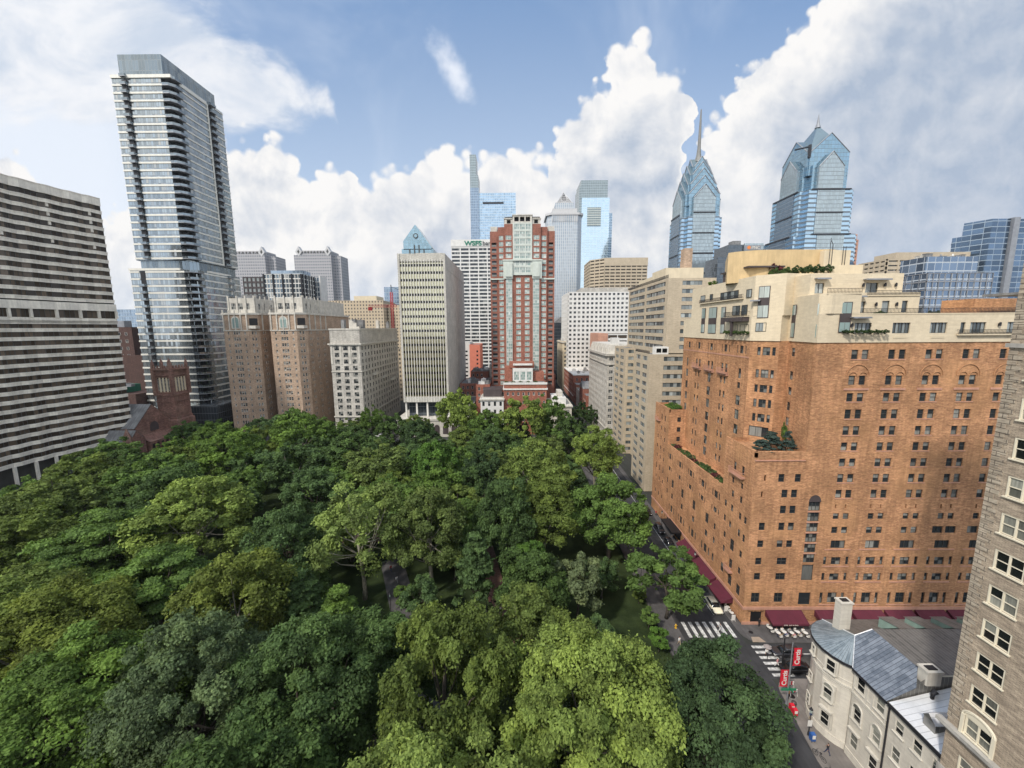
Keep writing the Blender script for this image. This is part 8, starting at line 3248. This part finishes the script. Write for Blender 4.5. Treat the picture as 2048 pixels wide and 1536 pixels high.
def lantern(x, y, label, sign=False):
    lp = thing('lamp_post', label, 'street lamp', 'old style lamp posts', loc=(x, y, 0))
    mb = MB()
    mb.tube([(x, y, 0), (x, y, .4), (x, y, .5), (x, y, 3.4)], [.16, .14, .07, .045], 8)
    mb.build('post', M['metal_dark'], lp)
    mb = MB()
    mb.tube([(x, y, 3.4), (x, y, 3.5), (x, y, 3.95)], [.08, .14, .22], 6)
    mb.build('lamp_glass', M['glass_pale'], lp)
    mb = MB()
    mb.tube([(x, y, 3.95), (x, y, 4.15), (x, y, 4.35)], [.26, .12, .02], 6)
    mb.build('lamp_cap', M['metal_dark'], lp)
    if sign:
        mb = MB()
        mb.box(x - .3, x + .3, y - .06, y - .03, 1.4, 2.3)
        mb.build('parking_sign', M['table_white'], lp)


lantern(39.6, 46.7, 'black lantern post with a white sign, beside the curved stone wall', True)
for k, (x, y, lb) in enumerate(((40.9, 104.5, 'black lantern post at the kerb near the north end of the orange hotel'), (40.9, 84.0, 'black lantern post at the kerb between the burgundy awnings'), (27.4, 80.0, 'black lantern post on the park sidewalk by the dark lawn'),
                                (-5.8, 70.0, 'black lantern post beside the brick path in the park'), (-24.5, 70.0, 'black lantern post beside the grey paved path in the park'))):
    lantern(x, y, lb)
for k, (x, y, lb) in enumerate(((42.0, 53.9, 'red and white striped barricade nearer the side street kerb'), (41.6, 52.6, 'red and white striped barricade nearer the stone wall'))):
    bc_ = thing('barricade', lb, 'barricade', loc=(x, y, 0))
    for z in (.45, .8):
        for j in range(5):
            mb = MB()
            mb.box(x - .6 + .24 * j, x - .36 + .24 * j, y - .02, y + .02, z, z + .2)
            mb.build('stripe', M['banner_red'] if j % 2 else M['frame_white'], bc_)
    for dx in (-.5, .5):
        mb = MB()
        mb.tube([(x + dx, y - .25, 0), (x + dx, y, 1.0), (x + dx, y + .25, 0)], .025, 5)
        mb.build('leg', M['frame_white'], bc_)


def bicycle(x, y, rz, label):
    b_ = thing('bicycle', label, 'bicycle', loc=(x, y, 0))
    F = Fr(x, y, math.cos(R(rz)), math.sin(R(rz)))
    for a in (0, 1.02):
        mb = MB()
        mb.tube([F.p(a + .33 * math.cos(2 * math.pi * k / 16), 0, .34 + .33 * math.sin(2 * math.pi * k / 16)) for k in range(17)], .022, 5)
        for k in range(4):
            c, s = math.cos(math.pi * k / 4) * .32, math.sin(math.pi * k / 4) * .32
            mb.tube([F.p(a - c, 0, .34 - s), F.p(a + c, 0, .34 + s)], .006, 3)
        mb.build('wheel', M['tyre'], b_)
    mb = MB()
    for q in ([(0, .34), (.38, .80), (.85, .84), (.42, .32), (0, .34)], [(.38, .80), (.42, .32)], [(1.02, .34), (.82, .98)]):
        mb.tube([F.p(a, 0, z) for a, z in q], .02, 5)
    mb.build('frame', M['metal_dark'], b_)
    mb = MB()
    mb.tube([F.p(.26, 0, .90), F.p(.5, 0, .92)], [.07, .03], 6)
    mb.build('saddle', M['black'], b_)
    mb = MB()
    mb.tube([F.p(.84, -.27, 1.0), F.p(.84, .27, 1.0)], .015, 5)
    mb.build('handlebar', M['metal_dark'], b_)


bicycle(39.0, 43.3, 110, 'black bicycle leaning at the kerb below the blue newspaper box')
bicycle(39.5, 41.6, 150, 'black bicycle lying near the bottom edge on the brown pavement')
# yellow hydrant at the park corner, ramps and plates in the pavement
hy = thing('hydrant', 'yellow fire hydrant at the park corner beside the white striped crossing', 'hydrant', loc=(29.4, 66.0, 0))
M['yellow'] = plain('yellow paint', (.60, .36, .03), .5)
mb = MB()
mb.tube([(29.4, 66, 0), (29.4, 66, .1), (29.4, 66, .12), (29.4, 66, .6), (29.4, 66, .72), (29.4, 66, .85)], [.2, .2, .13, .13, .15, .04], 10)
mb.tube([(29.15, 66, .5), (29.65, 66, .5)], .06, 8)
mb.build('body', M['yellow'], hy)
M['ramp'] = plain('kerb ramp', (.33, .26, .20), .9)
sheet('kerb_ramp', [[(41.6, 62.7), (43.9, 62.7), (43.4, 63.9), (42.0, 63.9)]], .006, M['ramp'])
sheet('manhole', [[(42.6 + .38 * math.cos(2 * math.pi * k / 14), 65.0 + .38 * math.sin(2 * math.pi * k / 14)) for k in range(14)]], .006, M['black'])
sheet('manhole', [[(41.3 + .42 * math.cos(2 * math.pi * k / 14), 52.4 + .42 * math.sin(2 * math.pi * k / 14)) for k in range(14)]], .006, M['black'])
# park benches and visitors
M['bench_red'] = plain('dark red bench slats', (.09, .03, .03), .7)


def bench(x, y, a, label):
    b_ = thing('park_bench', label, 'bench', 'park benches', loc=(x, y, 0))
    F = Fr(x, y, math.cos(R(a)), math.sin(R(a)))
    mb = MB()
    for k in range(4):
        mb.fbox(F, 0, 2.0, .05 + .12 * k, .14 + .12 * k, .42, .46)
    mb.build('seat', M['bench_red'], b_)
    mb = MB()
    for k in range(3):
        mb.fbox(F, 0, 2.0, .55, .59, .56 + .13 * k, .65 + .13 * k)
    mb.build('backrest', M['bench_red'], b_)
    for aa in (.1, 1.85):
        mb = MB()
        mb.fbox(F, aa, aa + .05, .05, .55, .0, .42)
        mb.build('leg', M['metal_dark'], b_)


for x, y, a, lb in ((-5.9, 74.5, 280, 'dark red park bench left of the brick path'), (-.9, 72.0, 100, 'dark red park bench right of the brick path'), (-6.6, 80.5, 280, 'dark red park bench further along the brick path on its left'),
                    (-62, 87.5, 25, 'dark red park bench by the brick path below the tall pale plane tree'), (-27, 92, 100, 'dark red park bench beside the grey paved path')):
    bench(x, y, a, lb)
for x, y, a, ps, tp, lg, lb in ((-3.0, 69.5, 10, 'walk', 'white', 'navy', 'person in white walking on the brick path between the trees'), (-4.2, 71.5, 190, 'walk', 'black', 'tan', 'person in black walking on the brick path between the trees'),
                                (-26.0, 79, 40, 'walk', 'white', 'grey', 'person in white walking on the grey paved path'), (-28.5, 83, 200, 'walk', 'red', 'navy', 'person in red walking on the grey paved path'), (-57, 92.5, 80, 'stand', 'white', 'tan', 'person in white standing on the far brick path'),
                                (-17.0, 40.5, 100, 'walk', 'white', 'black', 'person in white on the pale path under the drooping tree'), (28.0, 92, 0, 'walk', 'blue', 'black', 'person in blue walking on the park sidewalk')):
    person(x, y, .1, a, ps, tp, lg, lb)

# ------------------------------------------------------------------ roof plants of the hotel
def shrub(x, y, z, r, h, col, label, kind='small', group='planted shrubs on the hotel terraces', name='terrace_shrub'):
    ps = PROTO[kind][0]
    me, tr, R0, Z0 = ps
    root = empty(name, (x, y, z), label, 'plant', group, rt.uniform(0, 6))
    for nm, m in (('foliage', me), ('stem', tr)):
        o = bpy.data.objects.new(nm, m)
        COL.objects.link(o)
        o.parent = root
        o.scale = (r / R0, r / R0, h / (Z0 - 2.0))
        o.location = (0, 0, -2.0 * h / (Z0 - 2.0) if nm == 'foliage' else -1.0 * h / (Z0 - 2))
        if nm == 'foliage':
            c = LEAFCOL[col]
            o.color = (*c, 1)


def shrub_mesh():
    me, cen = crown(41, 1.0, 1.6, .1, 26, 2600, .10, (.25, .42))
    PROTO['shrub'] = [(me, trunk(41, cen, .1, 1.4, .05, M['bark'], 5), 1.0, 1.7)]
    me, cen = crown(42, 2.4, 4.0, .5, 34, 6000, .15, (.18, .34), 'cone')
    PROTO['cedar'] = [(me, trunk(42, cen, .5, 3.5, .12, M['bark'], 6), 2.4, 4.5)]


shrub_mesh()


def bush(x, y, z, r, h, col, label, kind='shrub'):
    me, tr, R0, Z0 = PROTO[kind][0]
    root = empty('terrace_shrub', (x, y, z), label, 'plant', 'planted shrubs on the hotel terraces', rt.uniform(0, 6))
    for nm, m in (('foliage', me), ('stem', tr)):
        o = bpy.data.objects.new(nm, m)
        COL.objects.link(o)
        o.parent = root
        o.scale = (r / R0, r / R0, h / Z0)
        if nm == 'foliage':
            o.color = (*LEAFCOL[col], 1)


LEAFCOL['bluegreen'] = (.055, .085, .075)
LEAFCOL['maroon'] = (.10, .030, .035)
for i, (x, y) in enumerate(((44.2, 69.0), (46.6, 69.4), (49.0, 69.0), (47.6, 71.6), (50.4, 71.2))):
    bush(x, y, 32.3, 2.0 if i != 4 else 1.2, (2.6, 3.2, 2.4, 3.4, 3.6)[i], 'bluegreen', 'blue green spreading conifer on the corner terrace, ' + ('at its west end', 'second from the west', 'at the south parapet', 'in the middle', 'against the wall')[i], 'cedar')
bush(51.6, 74.0, 32.3, .5, 4.6, 'green', 'narrow green climbing column on the wall above the corner terrace')
for k in range(14):
    bush(43.3 + rt.uniform(-.2, .5), 78.5 + 2.0 * k, 22.2, .9, rt.uniform(1.2, 1.9), ('deep', 'dark', 'maroon', 'grey', 'deep')[k % 5], ('green', 'dark', 'maroon', 'grey green', 'green')[k % 5] + ' planter shrub on the long terrace, ' + (ordw + ['thirteenth', 'fourteenth'])[k] + ' from the corner tower')
for i, (x, y) in enumerate(((43.6, 107.6), (45.2, 108.4), (44.0, 110.6), (45.4, 112.4))):
    bush(x, y, 31.9, 1.3, 1.7, 'fresh' if i < 3 else 'green', 'bright green grass clump on the north tower roof, ' + ('at its south corner', 'beside the wall', 'in the middle', 'at the back')[i])
for i in range(6):
    bush(56.2 + 1.25 * i - 1.2, 66.3, 53.6, .55, .8, 'dark', 'clipped dark window box shrub on the lowest cream balcony, ' + ordw[i] + ' from the left')
for i in range(6):
    bush(45.9, 80.0 + 1.5 * i - .5, 53.3, .6, .9, 'deep', 'green window box shrub below the dark west balcony, ' + ordw[i] + ' from the right')
for i, (x, y, z, r_, h, c) in enumerate(((52.2, 82.0, 64.7, 1.0, 1.9, 'deep'), (53.8, 81.0, 64.7, 1.0, 1.9, 'deep'), (55.4, 80.2, 64.7, 1.0, 2.1, 'dark'), (57.0, 79.6, 64.7, 1.0, 2.1, 'dark'), (58.6, 79.2, 64.7, 1.0, 2.1, 'dark'), (60.2, 79.0, 64.7, 1.0, 2.1, 'dark'), (52.9, 83.0, 64.7, 1.2, 2.9, 'maroon'), (48.2, 99, 64.7, 1.0, 1.4, 'green'))):
    bush(x, y, z, r_, h, c, ('maroon leaved shrub in the roof hedge' if c == 'maroon' else 'low green shrub at the far west roof corner' if c == 'green' else 'clipped dark hedge ball on the penthouse roof, ' + ordw[i] + ' from the left'))
for i, x in enumerate((54.6, 55.6, 61.6, 62.4, 70.6, 71.4)):
    bush(x, 68.4, 56.2, .6, 1.3, ('dark', 'dark', 'olive', 'deep', 'dark', 'dark')[i], 'dark potted shrub on the second cream terrace, ' + ordw[i] + ' from the left')
for i in range(5):
    bush(-4.5 + 3.8 * i, 203.5, 26.2, 1.0, 1.6, 'deep', 'planted shrub on the clubhouse roof terrace, ' + ordw[i] + ' from the left')
